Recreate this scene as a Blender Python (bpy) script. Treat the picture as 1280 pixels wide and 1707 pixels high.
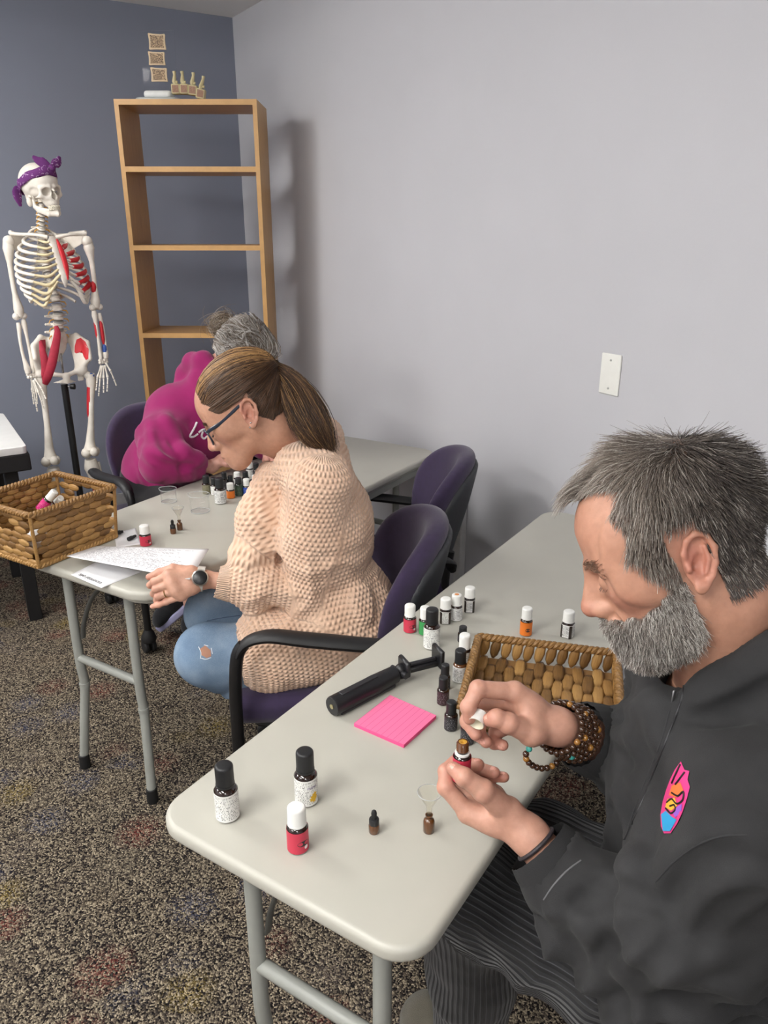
import bpy, math, random
import numpy as np
from mathutils import Matrix, Vector

for _o in list(bpy.data.objects):
    bpy.data.objects.remove(_o)
SC = bpy.context.scene
COL = SC.collection
random.seed(7)
RNG = np.random.default_rng(11)
PI = math.pi

# ------------------------------------------------------------------ camera
FPX, PITCH, ROLL, YAW, CAMH = 1282.6, math.radians(20.306), math.radians(0.044), math.radians(-32.0), 1.543
IMW, IMH = 1280, 1707
def cam_axes():
    F = np.array([-math.sin(YAW)*math.cos(PITCH), math.cos(YAW)*math.cos(PITCH), -math.sin(PITCH)])
    r = np.array([math.cos(YAW), math.sin(YAW), 0.0])
    u = np.cross(r, F)
    c, s = math.cos(ROLL), math.sin(ROLL)
    return c*r+s*u, -s*r+c*u, F
CR, CU, CF = cam_axes()
CP = np.array([0, 0, CAMH])
cam_d = bpy.data.cameras.new('camera')
cam_d.sensor_fit = 'VERTICAL'
cam_d.sensor_height = 36.0
cam_d.lens = 36.0*FPX/IMH
cam_d.clip_start = 0.05
cam = bpy.data.objects.new('camera', cam_d)
COL.objects.link(cam)
cam.matrix_world = Matrix(((CR[0], CU[0], -CF[0], CP[0]), (CR[1], CU[1], -CF[1], CP[1]),
                           (CR[2], CU[2], -CF[2], CP[2]), (0, 0, 0, 1)))
SC.camera = cam

# ------------------------------------------------------------------ world, lights, exposure
wd = bpy.data.worlds.new('world'); SC.world = wd; wd.use_nodes = True
wd.node_tree.nodes['Background'].inputs[0].default_value = (0.7, 0.7, 0.72, 1)
wd.node_tree.nodes['Background'].inputs[1].default_value = 0.0
SC.view_settings.view_transform = 'Standard'
SC.view_settings.look = 'None'
SC.view_settings.gamma = 1.0
SC.view_settings.use_curve_mapping = False
SC.view_settings.exposure = 0.56
CEIL = 2.57
LAMPS = [(-0.6, 2.9), (-0.9, 0.5), (-0.9, -1.6), (-2.3, 2.9), (-2.3, 0.5)]
LAMP_STRENGTH = 24.0

# ------------------------------------------------------------------ pixel -> place helpers
def ray(px, py):
    return (px-IMW/2)/FPX*CR-(py-IMH/2)/FPX*CU+CF
def oz(px, py, z):
    d = ray(px, py); return CP+d*((z-CAMH)/d[2])
def od(px, py, D):
    return CP+ray(px, py)*D
def depth_of(P):
    return float((np.asarray(P)-CP)@CF)
TA = math.radians(-64.755)            # tables run at this angle to the room
def tab(x, y, z=0.0):
    c, s = math.cos(TA), math.sin(TA)
    return np.array([c*x-s*y, s*x+c*y, z])

# ------------------------------------------------------------------ materials
def lin(c):
    return tuple((v/12.92 if v <= 0.04045 else ((v+0.055)/1.055)**2.4) for v in c)
def S(r, g, b):
    return lin((r/255, g/255, b/255))
MATS = {}
class NT:
    def __init__(s, name):
        s.m = bpy.data.materials.new(name); s.m.use_nodes = True
        s.t = s.m.node_tree; s.b = s.t.nodes['Principled BSDF']
    def n(s, kind, **kw):
        nd = s.t.nodes.new(kind)
        for k, v in kw.items(): setattr(nd, k, v)
        return nd
    def l(s, a, b): s.t.links.new(a, b)
    def coord(s, which='Object', scale=None):
        tc = s.n('ShaderNodeTexCoord')
        if scale is None: return tc.outputs[which]
        mp = s.n('ShaderNodeMapping'); mp.inputs['Scale'].default_value = scale
        s.l(tc.outputs[which], mp.inputs['Vector']); return mp.outputs['Vector']
    def attr(s, name):
        a = s.n('ShaderNodeAttribute'); a.attribute_name = name; return a
    def noise(s, vec, scale, detail=4, rough=.55):
        n = s.n('ShaderNodeTexNoise'); n.inputs['Scale'].default_value = scale
        n.inputs['Detail'].default_value = detail; n.inputs['Roughness'].default_value = rough
        if vec is not None: s.l(vec, n.inputs['Vector'])
        return n
    def ramp(s, fac, stops, interp='LINEAR'):
        r = s.n('ShaderNodeValToRGB'); r.color_ramp.interpolation = interp
        els = r.color_ramp.elements
        while len(els) < len(stops): els.new(0.5)
        for e, (p, c) in zip(els, stops):
            e.position = p; e.color = (*c[:3], 1)
        s.l(fac, r.inputs['Fac']); return r.outputs['Color']
    def math(s, op, a, b=None, c=None):
        m = s.n('ShaderNodeMath', operation=op)
        for i, v in enumerate((a, b, c)):
            if v is None: continue
            if isinstance(v, (int, float)): m.inputs[i].default_value = v
            else: s.l(v, m.inputs[i])
        return m.outputs[0]
    def mix(s, fac, a, b, blend='MIX'):
        m = s.n('ShaderNodeMix', data_type='RGBA', blend_type=blend)
        for inp, v in ((m.inputs[0], fac), (m.inputs[6], a), (m.inputs[7], b)):
            if isinstance(v, (int, float)): inp.default_value = v
            elif isinstance(v, tuple): inp.default_value = (*v[:3], 1)
            else: s.l(v, inp)
        return m.outputs[2]
    def bump(s, h, strength=.3, dist=.002):
        b = s.n('ShaderNodeBump'); b.inputs['Strength'].default_value = strength
        b.inputs['Distance'].default_value = dist
        s.l(h, b.inputs['Height']); s.l(b.outputs[0], s.b.inputs['Normal']); return b
    def set(s, **kw):
        for k, v in kw.items():
            i = s.b.inputs[k.replace('_', ' ')]
            if isinstance(v, (int, float)): i.default_value = v
            elif isinstance(v, tuple): i.default_value = (*v[:3], 1) if len(i.default_value) == 4 else v
            else: s.l(v, i)
        return s
def mat(name, col, rough=.5, metal=0., var=.06, vscale=30, bump=0., bscale=200, **kw):
    """plain procedural material: a base colour with slight noise in it and optional fine relief"""
    if name in MATS: return MATS[name]
    t = NT(name)
    c = t.coord()
    n = t.noise(c, vscale, 3)
    lo = tuple(v*(1-var) for v in col); hi = tuple(min(1, v*(1+var)) for v in col)
    t.set(Base_Color=t.ramp(n.outputs['Fac'], [(.3, lo), (.7, hi)]), Roughness=rough, Metallic=metal, **kw)
    if bump:
        n2 = t.noise(c, bscale, 3)
        t.bump(n2.outputs['Fac'], bump, .002)
    MATS[name] = t.m
    return t.m

# ------------------------------------------------------------------ objects
def tag(o, label=None, cat=None, group=None, kind=None):
    if label: o['label'] = label
    if cat: o['category'] = cat
    if group: o['group'] = group
    if kind: o['kind'] = kind
    return o
def thing(name, label, cat, loc=(0, 0, 0), rotz=0., group=None):
    o = bpy.data.objects.new(name, None); COL.objects.link(o)
    o.empty_display_size = .05
    o.location = loc; o.rotation_euler = (0, 0, rotz)
    return tag(o, label, cat, group)
def link_mesh(name, me, m=None, parent=None, loc=None):
    o = bpy.data.objects.new(name, me); COL.objects.link(o)
    if m is not None and not me.materials: me.materials.append(m)
    if parent is not None: o.parent = parent
    if loc is not None: o.location = loc
    return o
def new_mesh(name, V, Fc, smooth=True, flat_angle=None):
    me = bpy.data.meshes.new(name)
    V = np.asarray(V, dtype=np.float64)
    if isinstance(Fc, np.ndarray):
        me.vertices.add(len(V)); me.vertices.foreach_set('co', V.ravel())
        k = Fc.shape[1]
        me.loops.add(Fc.size); me.loops.foreach_set('vertex_index', Fc.ravel().astype(np.int32))
        me.polygons.add(len(Fc))
        me.polygons.foreach_set('loop_start', np.arange(0, Fc.size, k, dtype=np.int32))
        me.update(calc_edges=True); me.validate()
    else:
        me.from_pydata([tuple(v) for v in V], [], Fc); me.update()
    if smooth:
        me.polygons.foreach_set('use_smooth', np.ones(len(me.polygons), bool))
        if flat_angle: me.set_sharp_from_angle(angle=math.radians(flat_angle))
    return me
def copy_tree(o, parent=None):
    c = o.copy(); COL.objects.link(c)
    if parent is not None:
        c.parent = parent; c.matrix_parent_inverse = o.matrix_parent_inverse.copy()
    for ch in list(o.children): copy_tree(ch, c)
    return c

class MB:
    """collects simple shapes; build() links them as ONE mesh object"""
    def __init__(s): s.V = []; s.F = []; s.n = 0
    def add(s, V, Fc):
        V = [tuple(map(float, v)) for v in V]
        s.F += [tuple(i+s.n for i in f) for f in Fc]; s.V += V; s.n += len(V); return s
    def box(s, c, d, R=None, bev=0.):
        c = np.array(c, float); h = np.array(d, float)/2
        if bev <= 0:
            V = [np.array((x, y, z))*h for x in (-1, 1) for y in (-1, 1) for z in (-1, 1)]
            Fc = [(0, 1, 3, 2), (4, 6, 7, 5), (0, 4, 5, 1), (2, 3, 7, 6), (0, 2, 6, 4), (1, 5, 7, 3)]
        else:
            b = min(bev, *(h*.95)); V = []; idx = {}
            for x in (-1, 1):
                for y in (-1, 1):
                    for z in (-1, 1):
                        for a in range(3):
                            v = np.array((x, y, z), float)*(h-b); v[a] = (x, y, z)[a]*h[a]
                            idx[(x, y, z, a)] = len(V); V.append(v)
            Fc = []
            def q(*ks): Fc.append(tuple(idx[k] for k in ks))
            for sgn in (-1, 1):
                ring = [(-1, -1), (1, -1), (1, 1), (-1, 1)]
                if sgn < 0: ring = ring[::-1]
                q(*[(sgn, a, b2, 0) for a, b2 in ring]); q(*[(b2, sgn, a, 1) for a, b2 in ring]); q(*[(a, b2, sgn, 2) for a, b2 in ring])
            for a in range(3):
                o1, o2 = (a+1) % 3, (a+2) % 3
                for s1 in (-1, 1):
                    for s2 in (-1, 1):
                        def K(t, ax):
                            k = [0, 0, 0]; k[a] = t; k[o1] = s1; k[o2] = s2; return (*k, ax)
                        f = [K(-1, o1), K(1, o1), K(1, o2), K(-1, o2)]
                        if s1*s2 > 0: f = f[::-1]
                        q(*f)
            for x in (-1, 1):
                for y in (-1, 1):
                    for z in (-1, 1):
                        f = [(x, y, z, 0), (x, y, z, 1), (x, y, z, 2)]
                        if x*y*z < 0: f = f[::-1]
                        q(*f)
        V = np.array(V)
        if R is not None: V = V@np.array(R).T
        return s.add(V+c, Fc)
    def tube(s, pts, rad, n=10, cap=True, flat=1.0, flat_axis=None, closed=False):
        """swept tube; rad: number or list; flat squeezes the section across flat_axis"""
        P = np.array(pts, float); m = len(P)
        r = np.full(m, rad, float) if np.isscalar(rad) else np.array(rad, float)
        if closed: T = np.roll(P, -1, 0)-np.roll(P, 1, 0)
        else: T = np.gradient(P, axis=0)
        T /= np.linalg.norm(T, axis=1)[:, None]+1e-12
        up = np.array(flat_axis, float) if flat_axis is not None else (np.array([0, 0, 1.]) if abs(T[0][2]) < .9 else np.array([1., 0, 0]))
        N = np.zeros_like(P); u = up-T[0]*(up@T[0]); u /= np.linalg.norm(u)
        for i in range(m):
            if flat_axis is not None:
                w = up-T[i]*(up@T[i])
                if np.linalg.norm(w) > .15: u = w
            u = u-T[i]*(u@T[i]); u /= np.linalg.norm(u); N[i] = u
        B = np.cross(T, N)
        a = np.linspace(0, 2*PI, n, endpoint=False)
        V = (P[:, None]+r[:, None, None]*(np.cos(a)[None, :, None]*N[:, None]*flat+np.sin(a)[None, :, None]*B[:, None])).reshape(-1, 3)
        Fc = []
        for i in range(m if closed else m-1):
            j = (i+1) % m
            for k in range(n):
                k2 = (k+1) % n
                Fc.append((i*n+k, j*n+k, j*n+k2, i*n+k2)[::-1])
        if cap and not closed:
            Fc.append(tuple(range(n))); Fc.append(tuple((m-1)*n+k for k in range(n))[::-1])
        return s.add(V, Fc)
    def lathe(s, prof, n=24, c=(0, 0, 0), rib=None):
        """prof: (r, z) list turned about z; rib=(amount,i0,i1) scallops rings i0..i1"""
        V = []; Fc = []
        for i, (r, z) in enumerate(prof):
            for k in range(n):
                a = 2*PI*k/n; rr = max(r, 1e-5)
                if rib and rib[1] <= i <= rib[2] and k % 2: rr *= 1-rib[0]
                V.append((c[0]+rr*math.cos(a), c[1]+rr*math.sin(a), c[2]+z))
        for i in range(len(prof)-1):
            for k in range(n):
                k2 = (k+1) % n
                Fc.append((i*n+k, i*n+k2, (i+1)*n+k2, (i+1)*n+k))
        return s.add(V, Fc)
    def prism(s, poly, z0, z1, bev=0.):
        """polygon (x, y) extruded from z0 to z1 with a small rounded rim"""
        P = np.array(poly, float); m = len(P)
        if bev > 0:
            c = P.mean(0)
            d1 = np.roll(P, -1, 0)-P; d0 = P-np.roll(P, 1, 0)
            nn = np.stack([d0[:, 1]+d1[:, 1], -(d0[:, 0]+d1[:, 0])], 1); nn /= np.linalg.norm(nn, axis=1)[:, None]+1e-9
            if ((P-c)*nn).sum() < 0: nn = -nn
            L = []
            for k in range(5):
                t = k/4*PI/2; L.append((P-nn*bev*(1-math.sin(t)), z0+bev*(1-math.cos(t))))
            for k in range(5):
                t = k/4*PI/2; L.append((P-nn*bev*(1-math.cos(t)), z1-bev*(1-math.sin(t))))
        else: L = [(P, z0), (P, z1)]
        V = []; Fc = []
        for Q, z in L: V += [(x, y, z) for x, y in Q]
        area = sum(P[i][0]*P[(i+1) % m][1]-P[(i+1) % m][0]*P[i][1] for i in range(m))
        for i in range(len(L)-1):
            for k in range(m):
                k2 = (k+1) % m; f = (i*m+k, i*m+k2, (i+1)*m+k2, (i+1)*m+k); Fc.append(f if area > 0 else f[::-1])
        b, t = tuple(range(m)), tuple((len(L)-1)*m+k for k in range(m))
        Fc += [b[::-1], t] if area > 0 else [b, t[::-1]]
        return s.add(V, Fc)
    def ball(s, c, r, n=10, m=7, R=None):
        r = np.array([r]*3 if np.isscalar(r) else r, float); V = []; Fc = []
        for i in range(m+1):
            th = PI*i/m
            for k in range(n):
                a = 2*PI*k/n; V.append(np.array((math.sin(th)*math.cos(a), math.sin(th)*math.sin(a), math.cos(th)))*r)
        for i in range(m):
            for k in range(n):
                k2 = (k+1) % n; Fc.append((i*n+k, (i+1)*n+k, (i+1)*n+k2, i*n+k2))
        V = np.array(V)
        if R is not None: V = V@np.array(R).T
        return s.add(V+np.array(c, float), Fc)
    def mesh(s, name='mesh', smooth=True, ang=40):
        return new_mesh(name, s.V, s.F, smooth, ang if smooth else None)
    def build(s, name, m, parent=None, smooth=True, ang=40):
        return link_mesh(name, s.mesh(name, smooth, ang), m, parent)

def rotm(ax, a):
    return np.array(Matrix.Rotation(a, 3, ax))
def smooth_path(pts, k=6):
    """Catmull-Rom through the points"""
    P = np.array(pts, float); Q = np.vstack([2*P[0]-P[1], P, 2*P[-1]-P[-2]]); out = []
    for i in range(1, len(Q)-2):
        for t in np.linspace(0, 1, k, endpoint=False):
            a, b, c, d = Q[i-1], Q[i], Q[i+1], Q[i+2]
            out.append(.5*((2*b)+(c-a)*t+(2*a-5*b+4*c-d)*t*t+(3*b-a-3*c+d)*t**3))
    out.append(P[-1]); return np.array(out)
def lerp_r(r, n):
    r = np.array(r, float); return np.interp(np.linspace(0, 1, n), np.linspace(0, 1, len(r)), r)
def rrect(w, h, r, k=6, x=0., y=0.):
    """rounded rectangle outline, counter-clockwise"""
    out = []
    for cx, cy, a0 in ((w/2-r, h/2-r, 0), (-w/2+r, h/2-r, PI/2), (-w/2+r, -h/2+r, PI), (w/2-r, -h/2+r, 1.5*PI)):
        for i in range(k+1):
            a = a0+PI/2*i/k; out.append((x+cx+r*math.cos(a), y+cy+r*math.sin(a)))
    return out

# ------------------------------------------------------------------ soft shapes: distance fields meshed by surface nets
def smin(a, b, k):
    if k <= 0: return np.minimum(a, b)
    h = np.clip(.5+.5*(b-a)/k, 0, 1); return b+(a-b)*h-k*h*(1-h)
class SDF:
    def __init__(s, lo, hi, h):
        s.lo = np.array(lo, float); s.h = h
        s.n = np.ceil((np.array(hi, float)-s.lo)/h).astype(int)+1
        s.D = np.full(s.n, .25, np.float32)
        s.ax = [s.lo[i]+np.arange(s.n[i])*h for i in range(3)]
    def sub(s, lo, hi, m):
        i0 = np.clip(np.floor((np.array(lo)-m-s.lo)/s.h).astype(int), 0, s.n)
        i1 = np.clip(np.ceil((np.array(hi)+m-s.lo)/s.h).astype(int)+1, 0, s.n)
        sl = tuple(slice(a, b) for a, b in zip(i0, i1))
        if any(b <= a for a, b in zip(i0, i1)): return None, None
        g = np.meshgrid(*[s.ax[i][sl[i]].astype(np.float32) for i in range(3)], indexing='ij')
        return sl, np.stack(g, -1)
    def _put(s, sl, d, k, op):
        if op == 'add': s.D[sl] = smin(s.D[sl], d, k)
        elif op == 'cut': s.D[sl] = -smin(-s.D[sl], d, k)
        elif op == 'and': s.D[sl] = -smin(-s.D[sl], -d, k)
    def ell(s, c, r, R=None, k=.01, op='add'):
        c = np.array(c, float); r = np.array([r]*3 if np.isscalar(r) else r, float); m = k+4*s.h
        rm = r.max() if R is not None else r
        sl, P = s.sub(c-rm, c+rm, m)
        if sl is None: return s
        q = P-c.astype(np.float32)
        if R is not None: q = q@np.array(R, np.float32)      # columns of R = local axes
        k0 = np.linalg.norm(q/r, axis=-1); k1 = np.linalg.norm(q/(r*r), axis=-1)+1e-9
        s._put(sl, (k0*(k0-1)/k1).astype(np.float32), k, op); return s
    def cap(s, a, b, ra, rb=None, k=.01, op='add', flat=None):
        """tapered capsule; flat=(axis, factor) makes the section wider/narrower along axis"""
        a = np.array(a, float); b = np.array(b, float); rb = ra if rb is None else rb; m = k+4*s.h
        R = max(ra, rb)*(max(1, 1/flat[1]) if flat else 1)
        sl, P = s.sub(np.minimum(a, b)-R, np.maximum(a, b)+R, m)
        if sl is None: return s
        ab = b-a; L2 = float(ab@ab)+1e-12
        q = P-a.astype(np.float32)
        t = np.clip(q@ab.astype(np.float32)/L2, 0, 1)
        w = q-t[..., None]*ab.astype(np.float32)
        if flat is not None:
            ax = np.array(flat[0], np.float32); ax /= np.linalg.norm(ax)
            p = w@ax; w = w+(p*(flat[1]-1))[..., None]*ax
        d = np.linalg.norm(w, axis=-1)-(ra+(rb-ra)*t)
        s._put(sl, d.astype(np.float32), k, op); return s
    def chain(s, pts, rad, k=.008, op='add', flat=None):
        for i in range(len(pts)-1): s.cap(pts[i], pts[i+1], rad[i], rad[i+1], k, op, flat)
        return s
    def box(s, c, half, R=None, r=.01, k=.01, op='add'):
        c = np.array(c, float); half = np.array(half, float); rm = np.full(3, np.linalg.norm(half)) if R is not None else half
        sl, P = s.sub(c-rm, c+rm, k+4*s.h)
        if sl is None: return s
        q = P-c.astype(np.float32)
        if R is not None: q = q@np.array(R, np.float32)
        q = np.abs(q)-(half-r)
        d = np.linalg.norm(np.maximum(q, 0), axis=-1)+np.minimum(q.max(-1), 0)-r
        s._put(sl, d.astype(np.float32), k, op); return s
    def warp(s, fn, band=.03):
        """adds fn(points) to the field near the surface"""
        I = np.nonzero(np.abs(s.D) < band)
        P = np.stack([s.ax[i][I[i]] for i in range(3)], -1)
        s.D[I] += fn(P).astype(np.float32); return s
    def sample(s, P):
        q = (np.asarray(P)-s.lo)/s.h; q = np.clip(q, 0, s.n-1.001); i = q.astype(int); f = q-i; out = 0
        for dx in (0, 1):
            for dy in (0, 1):
                for dz in (0, 1):
                    w = (f[:, 0] if dx else 1-f[:, 0])*(f[:, 1] if dy else 1-f[:, 1])*(f[:, 2] if dz else 1-f[:, 2])
                    out = out+w*s.D[i[:, 0]+dx, i[:, 1]+dy, i[:, 2]+dz]
        return out
    def grad(s, P):
        P = np.asarray(P); g = []
        for a in range(3):
            e = np.zeros(3); e[a] = s.h; g.append(s.sample(P+e)-s.sample(P-e))
        g = np.stack(g, -1); return g/(np.linalg.norm(g, axis=1)[:, None]+1e-9)
    def net(s):
        D = s.D; inside = D < 0; nx, ny, nz = D.shape
        c = inside[:-1, :-1, :-1].astype(np.int8)
        tot = np.zeros_like(c)
        for dx in (0, 1):
            for dy in (0, 1):
                for dz in (0, 1): tot += inside[dx:nx-1+dx, dy:ny-1+dy, dz:nz-1+dz]
        act = (tot > 0) & (tot < 8); I = np.argwhere(act)
        idx = np.full(act.shape, -1, np.int32); idx[act] = np.arange(len(I))
        acc = np.zeros((len(I), 3)); cnt = np.zeros(len(I))
        corners = [(a, b, c2) for a in (0, 1) for b in (0, 1) for c2 in (0, 1)]
        for a in range(3):
            for cr in corners:
                if cr[a]: continue
                c2 = list(cr); c2[a] = 1
                d0 = D[I[:, 0]+cr[0], I[:, 1]+cr[1], I[:, 2]+cr[2]]; d1 = D[I[:, 0]+c2[0], I[:, 1]+c2[1], I[:, 2]+c2[2]]
                m = (d0 < 0) != (d1 < 0); t = np.where(m, d0/(d0-d1+1e-20), 0)
                p = np.tile(np.array(cr, float), (len(I), 1)); p[:, a] += t
                acc[m] += p[m]; cnt[m] += 1
        V = s.lo+(I+acc/cnt[:, None])*s.h
        Q = []
        for a in range(3):
            b, c2 = (a+1) % 3, (a+2) % 3
            s0 = [slice(None)]*3; s1 = [slice(None)]*3; s0[a] = slice(0, -1); s1[a] = slice(1, None)
            x = inside[tuple(s0)] != inside[tuple(s1)]
            E = np.argwhere(x)
            ok = (E[:, b] > 0) & (E[:, c2] > 0) & (E[:, b] < D.shape[b]-1) & (E[:, c2] < D.shape[c2]-1); E = E[ok]
            ins = inside[E[:, 0], E[:, 1], E[:, 2]]
            def at(db, dc):
                e = E.copy(); e[:, b] += db; e[:, c2] += dc; return idx[e[:, 0], e[:, 1], e[:, 2]]
            q = np.stack([at(-1, -1), at(0, -1), at(0, 0), at(-1, 0)], 1)
            q[~ins] = q[~ins][:, ::-1]; Q.append(q)
        Q = np.concatenate(Q); Q = Q[(Q >= 0).all(1)]
        for _ in range(1):            # two Newton steps pull the net onto the surface, then light smoothing is not needed
            d = s.sample(V); g = s.grad(V); V = V-g*np.clip(d, -.7*s.h, .7*s.h)[:, None]
        return V, Q
def set_col(me, C, name='Col'):
    a = me.color_attributes.new(name, 'FLOAT_COLOR', 'POINT')
    C4 = np.ones((len(C), 4)); C4[:, :3] = C; a.data.foreach_set('color', C4.astype(np.float32).ravel())
def set_vec(me, C, name):
    a = me.attributes.new(name, 'FLOAT_VECTOR', 'POINT'); a.data.foreach_set('vector', np.asarray(C, np.float32).ravel())

def _hash(i, j, k, seed):
    n = (i*374761393+j*668265263+k*2147483647+seed*974711) & 0x7fffffff
    n = ((n ^ (n >> 13))*1274126177) & 0x7fffffff
    return ((n ^ (n >> 16)) & 0xffff)/65535.0
def vnoise(P, scale=1., seed=0):
    """value noise, -1..1"""
    P = np.asarray(P, float)*scale; i = np.floor(P).astype(np.int64); f = P-i; f = f*f*(3-2*f); out = 0
    for dx in (0, 1):
        for dy in (0, 1):
            for dz in (0, 1):
                w = (f[:, 0] if dx else 1-f[:, 0])*(f[:, 1] if dy else 1-f[:, 1])*(f[:, 2] if dz else 1-f[:, 2])
                out = out+w*_hash(i[:, 0]+dx, i[:, 1]+dy, i[:, 2]+dz, seed)
    return out*2-1

def text_mesh(name, body, size, m, parent=None, extrude=.0002):
    """flat lettering as a mesh in the xy plane, centred"""
    cu = bpy.data.curves.new(name, 'FONT'); cu.body = body; cu.size = size; cu.extrude = extrude
    cu.align_x = 'CENTER'; cu.align_y = 'CENTER'; cu.resolution_u = 3
    tmp = bpy.data.objects.new(name, cu); COL.objects.link(tmp)
    dg = bpy.context.evaluated_depsgraph_get(); me = bpy.data.meshes.new_from_object(tmp.evaluated_get(dg))
    bpy.data.objects.remove(tmp); bpy.data.curves.remove(cu)
    me.materials.clear()
    return link_mesh(name, me, m, parent)

# ================================================================== THE ROOM
XR, YB, XL, YF = 1.80, 4.38, -3.1, -2.6
def m_wall(name, col):
    t = NT(name); c = t.coord()
    n = t.noise(c, 3.0, 2); n2 = t.noise(c, 260, 3)
    t.set(Base_Color=t.ramp(n.outputs['Fac'], [(.2, tuple(v*.975 for v in col)), (.8, tuple(v*1.02 for v in col))]), Roughness=.62)
    t.bump(n2.outputs['Fac'], .12, .002); return t.m
M_GREY = m_wall('wall_paint_light_grey', S(198, 198, 203))
M_SLATE = m_wall('wall_paint_slate_blue', S(126, 131, 146))
M_CEIL = m_wall('ceiling_paint', S(236, 235, 232))
def m_carpet():
    t = NT('loop_carpet'); c = t.coord()
    w = t.noise(c, 60, 2); mp = t.n('ShaderNodeVectorMath', operation='MULTIPLY_ADD')
    t.l(w.outputs['Color'], mp.inputs[0]); mp.inputs[1].default_value = (.006, .006, .006); t.l(c, mp.inputs[2])
    v = t.n('ShaderNodeTexVoronoi'); v.inputs['Scale'].default_value = 260; t.l(mp.outputs[0], v.inputs['Vector'])
    sep = t.n('ShaderNodeSeparateColor'); t.l(v.outputs['Color'], sep.inputs[0])
    base = t.ramp(sep.outputs[0], [(0, S(34, 31, 32)), (.24, S(62, 55, 51)), (.42, S(98, 88, 77)), (.62, S(128, 117, 100)), (.82, S(164, 151, 130)), (1, S(120, 108, 98))], 'CONSTANT')
    v2 = t.n('ShaderNodeTexVoronoi'); v2.inputs['Scale'].default_value = 8; v2.inputs['Randomness'].default_value = 1; t.l(c, v2.inputs['Vector'])
    s2 = t.n('ShaderNodeSeparateColor'); t.l(v2.outputs['Color'], s2.inputs[0])
    tint = t.ramp(s2.outputs[1], [(0, S(150, 70, 62)), (.22, S(120, 110, 96)), (.4, S(84, 92, 122)), (.58, S(128, 112, 92)), (.78, S(172, 148, 72)), (.92, S(110, 100, 96))], 'CONSTANT')
    fal = t.ramp(v2.outputs['Distance'], [(.1, (1, 1, 1)), (.6, (0, 0, 0))])
    amt = t.math('MULTIPLY', t.math('GREATER_THAN', sep.outputs[1], .45), t.math('MULTIPLY', fal, .38))
    col = t.mix(amt, base, tint)
    t.set(Base_Color=col, Roughness=.95, Specular_IOR_Level=.1)
    inv = t.math('SUBTRACT', 1.0, v.outputs['Distance']); t.bump(inv, .9, .006); return t.m
def slab(name, c, d, m, kind='structure'):
    o = MB().box(c, d).build(name, m, smooth=False); o['kind'] = kind; return o
cxm, cym = (XL+XR)/2, (YB+YF)/2
slab('floor', (cxm, cym, -.05), (XR-XL+.2, YB-YF+.2, .1), m_carpet())
slab('ceiling', (cxm, cym, CEIL+.05), (XR-XL+.2, YB-YF+.2, .1), M_CEIL)
slab('wall_right', (XR+.05, cym, CEIL/2), (.1, YB-YF+.2, CEIL), M_GREY)
slab('wall_back', (cxm, YB+.05, CEIL/2), (XR-XL+.2, .1, CEIL), M_SLATE)
slab('wall_left', (XL-.05, cym, CEIL/2), (.1, YB-YF+.2, CEIL), M_GREY)
slab('wall_front', (cxm, YF-.05, CEIL/2), (XR-XL+.2, .1, CEIL), M_GREY)
M_BASE = mat('vinyl_baseboard', S(150, 150, 152), .5)
slab('baseboard_back', (cxm-.01, YB-.006, .05), (XR-XL-.02, .012, .1), M_BASE)
slab('baseboard_right', (XR-.006, cym, .05), (.012, YB-YF-.03, .1), M_BASE)

# ceiling lights (all above the frame): surface-mounted wraparound fixtures, the glowing cover is the lamp
M_HOUS = mat('fixture_white_metal', S(225, 225, 222), .4)
def m_diff():
    t = NT('fixture_diffuser'); t.set(Base_Color=(.8, .8, .8), Emission_Color=(1, .985, .955), Emission_Strength=LAMP_STRENGTH, Roughness=.4); return t.m
M_DIFF = m_diff()
_where = ['over the seat of the magenta hoodie woman', 'over the end of the bottle table', 'near the wall behind the camera', 'over the skeleton side of the far wall', 'over the open floor by the side wall']
for (x, y), w_, side in zip(LAMPS, _where, ('back_right', 'middle_right', 'front_right', 'back_left', 'middle_left')):
    t = thing('ceiling_light_'+side+'_offscreen', 'long white fluorescent ceiling fixture '+w_, 'ceiling light', (x, y, CEIL), 0, 'fluorescent ceiling fixtures')
    mb = MB(); mb.box((0, 0, -.012), (.34, 1.24, .024)); mb.box((0, -.612, -.045), (.30, .016, .07)); mb.box((0, .612, -.045), (.30, .016, .07)); mb.build('housing', M_HOUS, t, smooth=False)
    pr_ = MB().prism([(-.15, -.024), (-.13, -.07), (-.09, -.095), (.09, -.095), (.13, -.07), (.15, -.024)], -.604, .604); pr_.V = [(a, c, b) for a, b, c in pr_.V]; pr_.F = [f[::-1] for f in pr_.F]
    pr_.build('diffuser_'+side+'_offscreen', M_DIFF, t, smooth=False)

# cable cover running up the light wall behind the empty chair
def on_wall(px, py): d = ray(px, py); return CP+d*(XR/d[0])
_r0, _r1 = on_wall(775, 808), on_wall(781, 946)
o = MB().box((XR-.014, _r0[1], .10+(_r0[2]-.10)/2), (.028, .045, _r0[2]-.10), None, .004).build('trim_1', mat('cable_cover_plastic', S(206, 206, 206), .5)); o['kind'] = 'structure'
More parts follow.
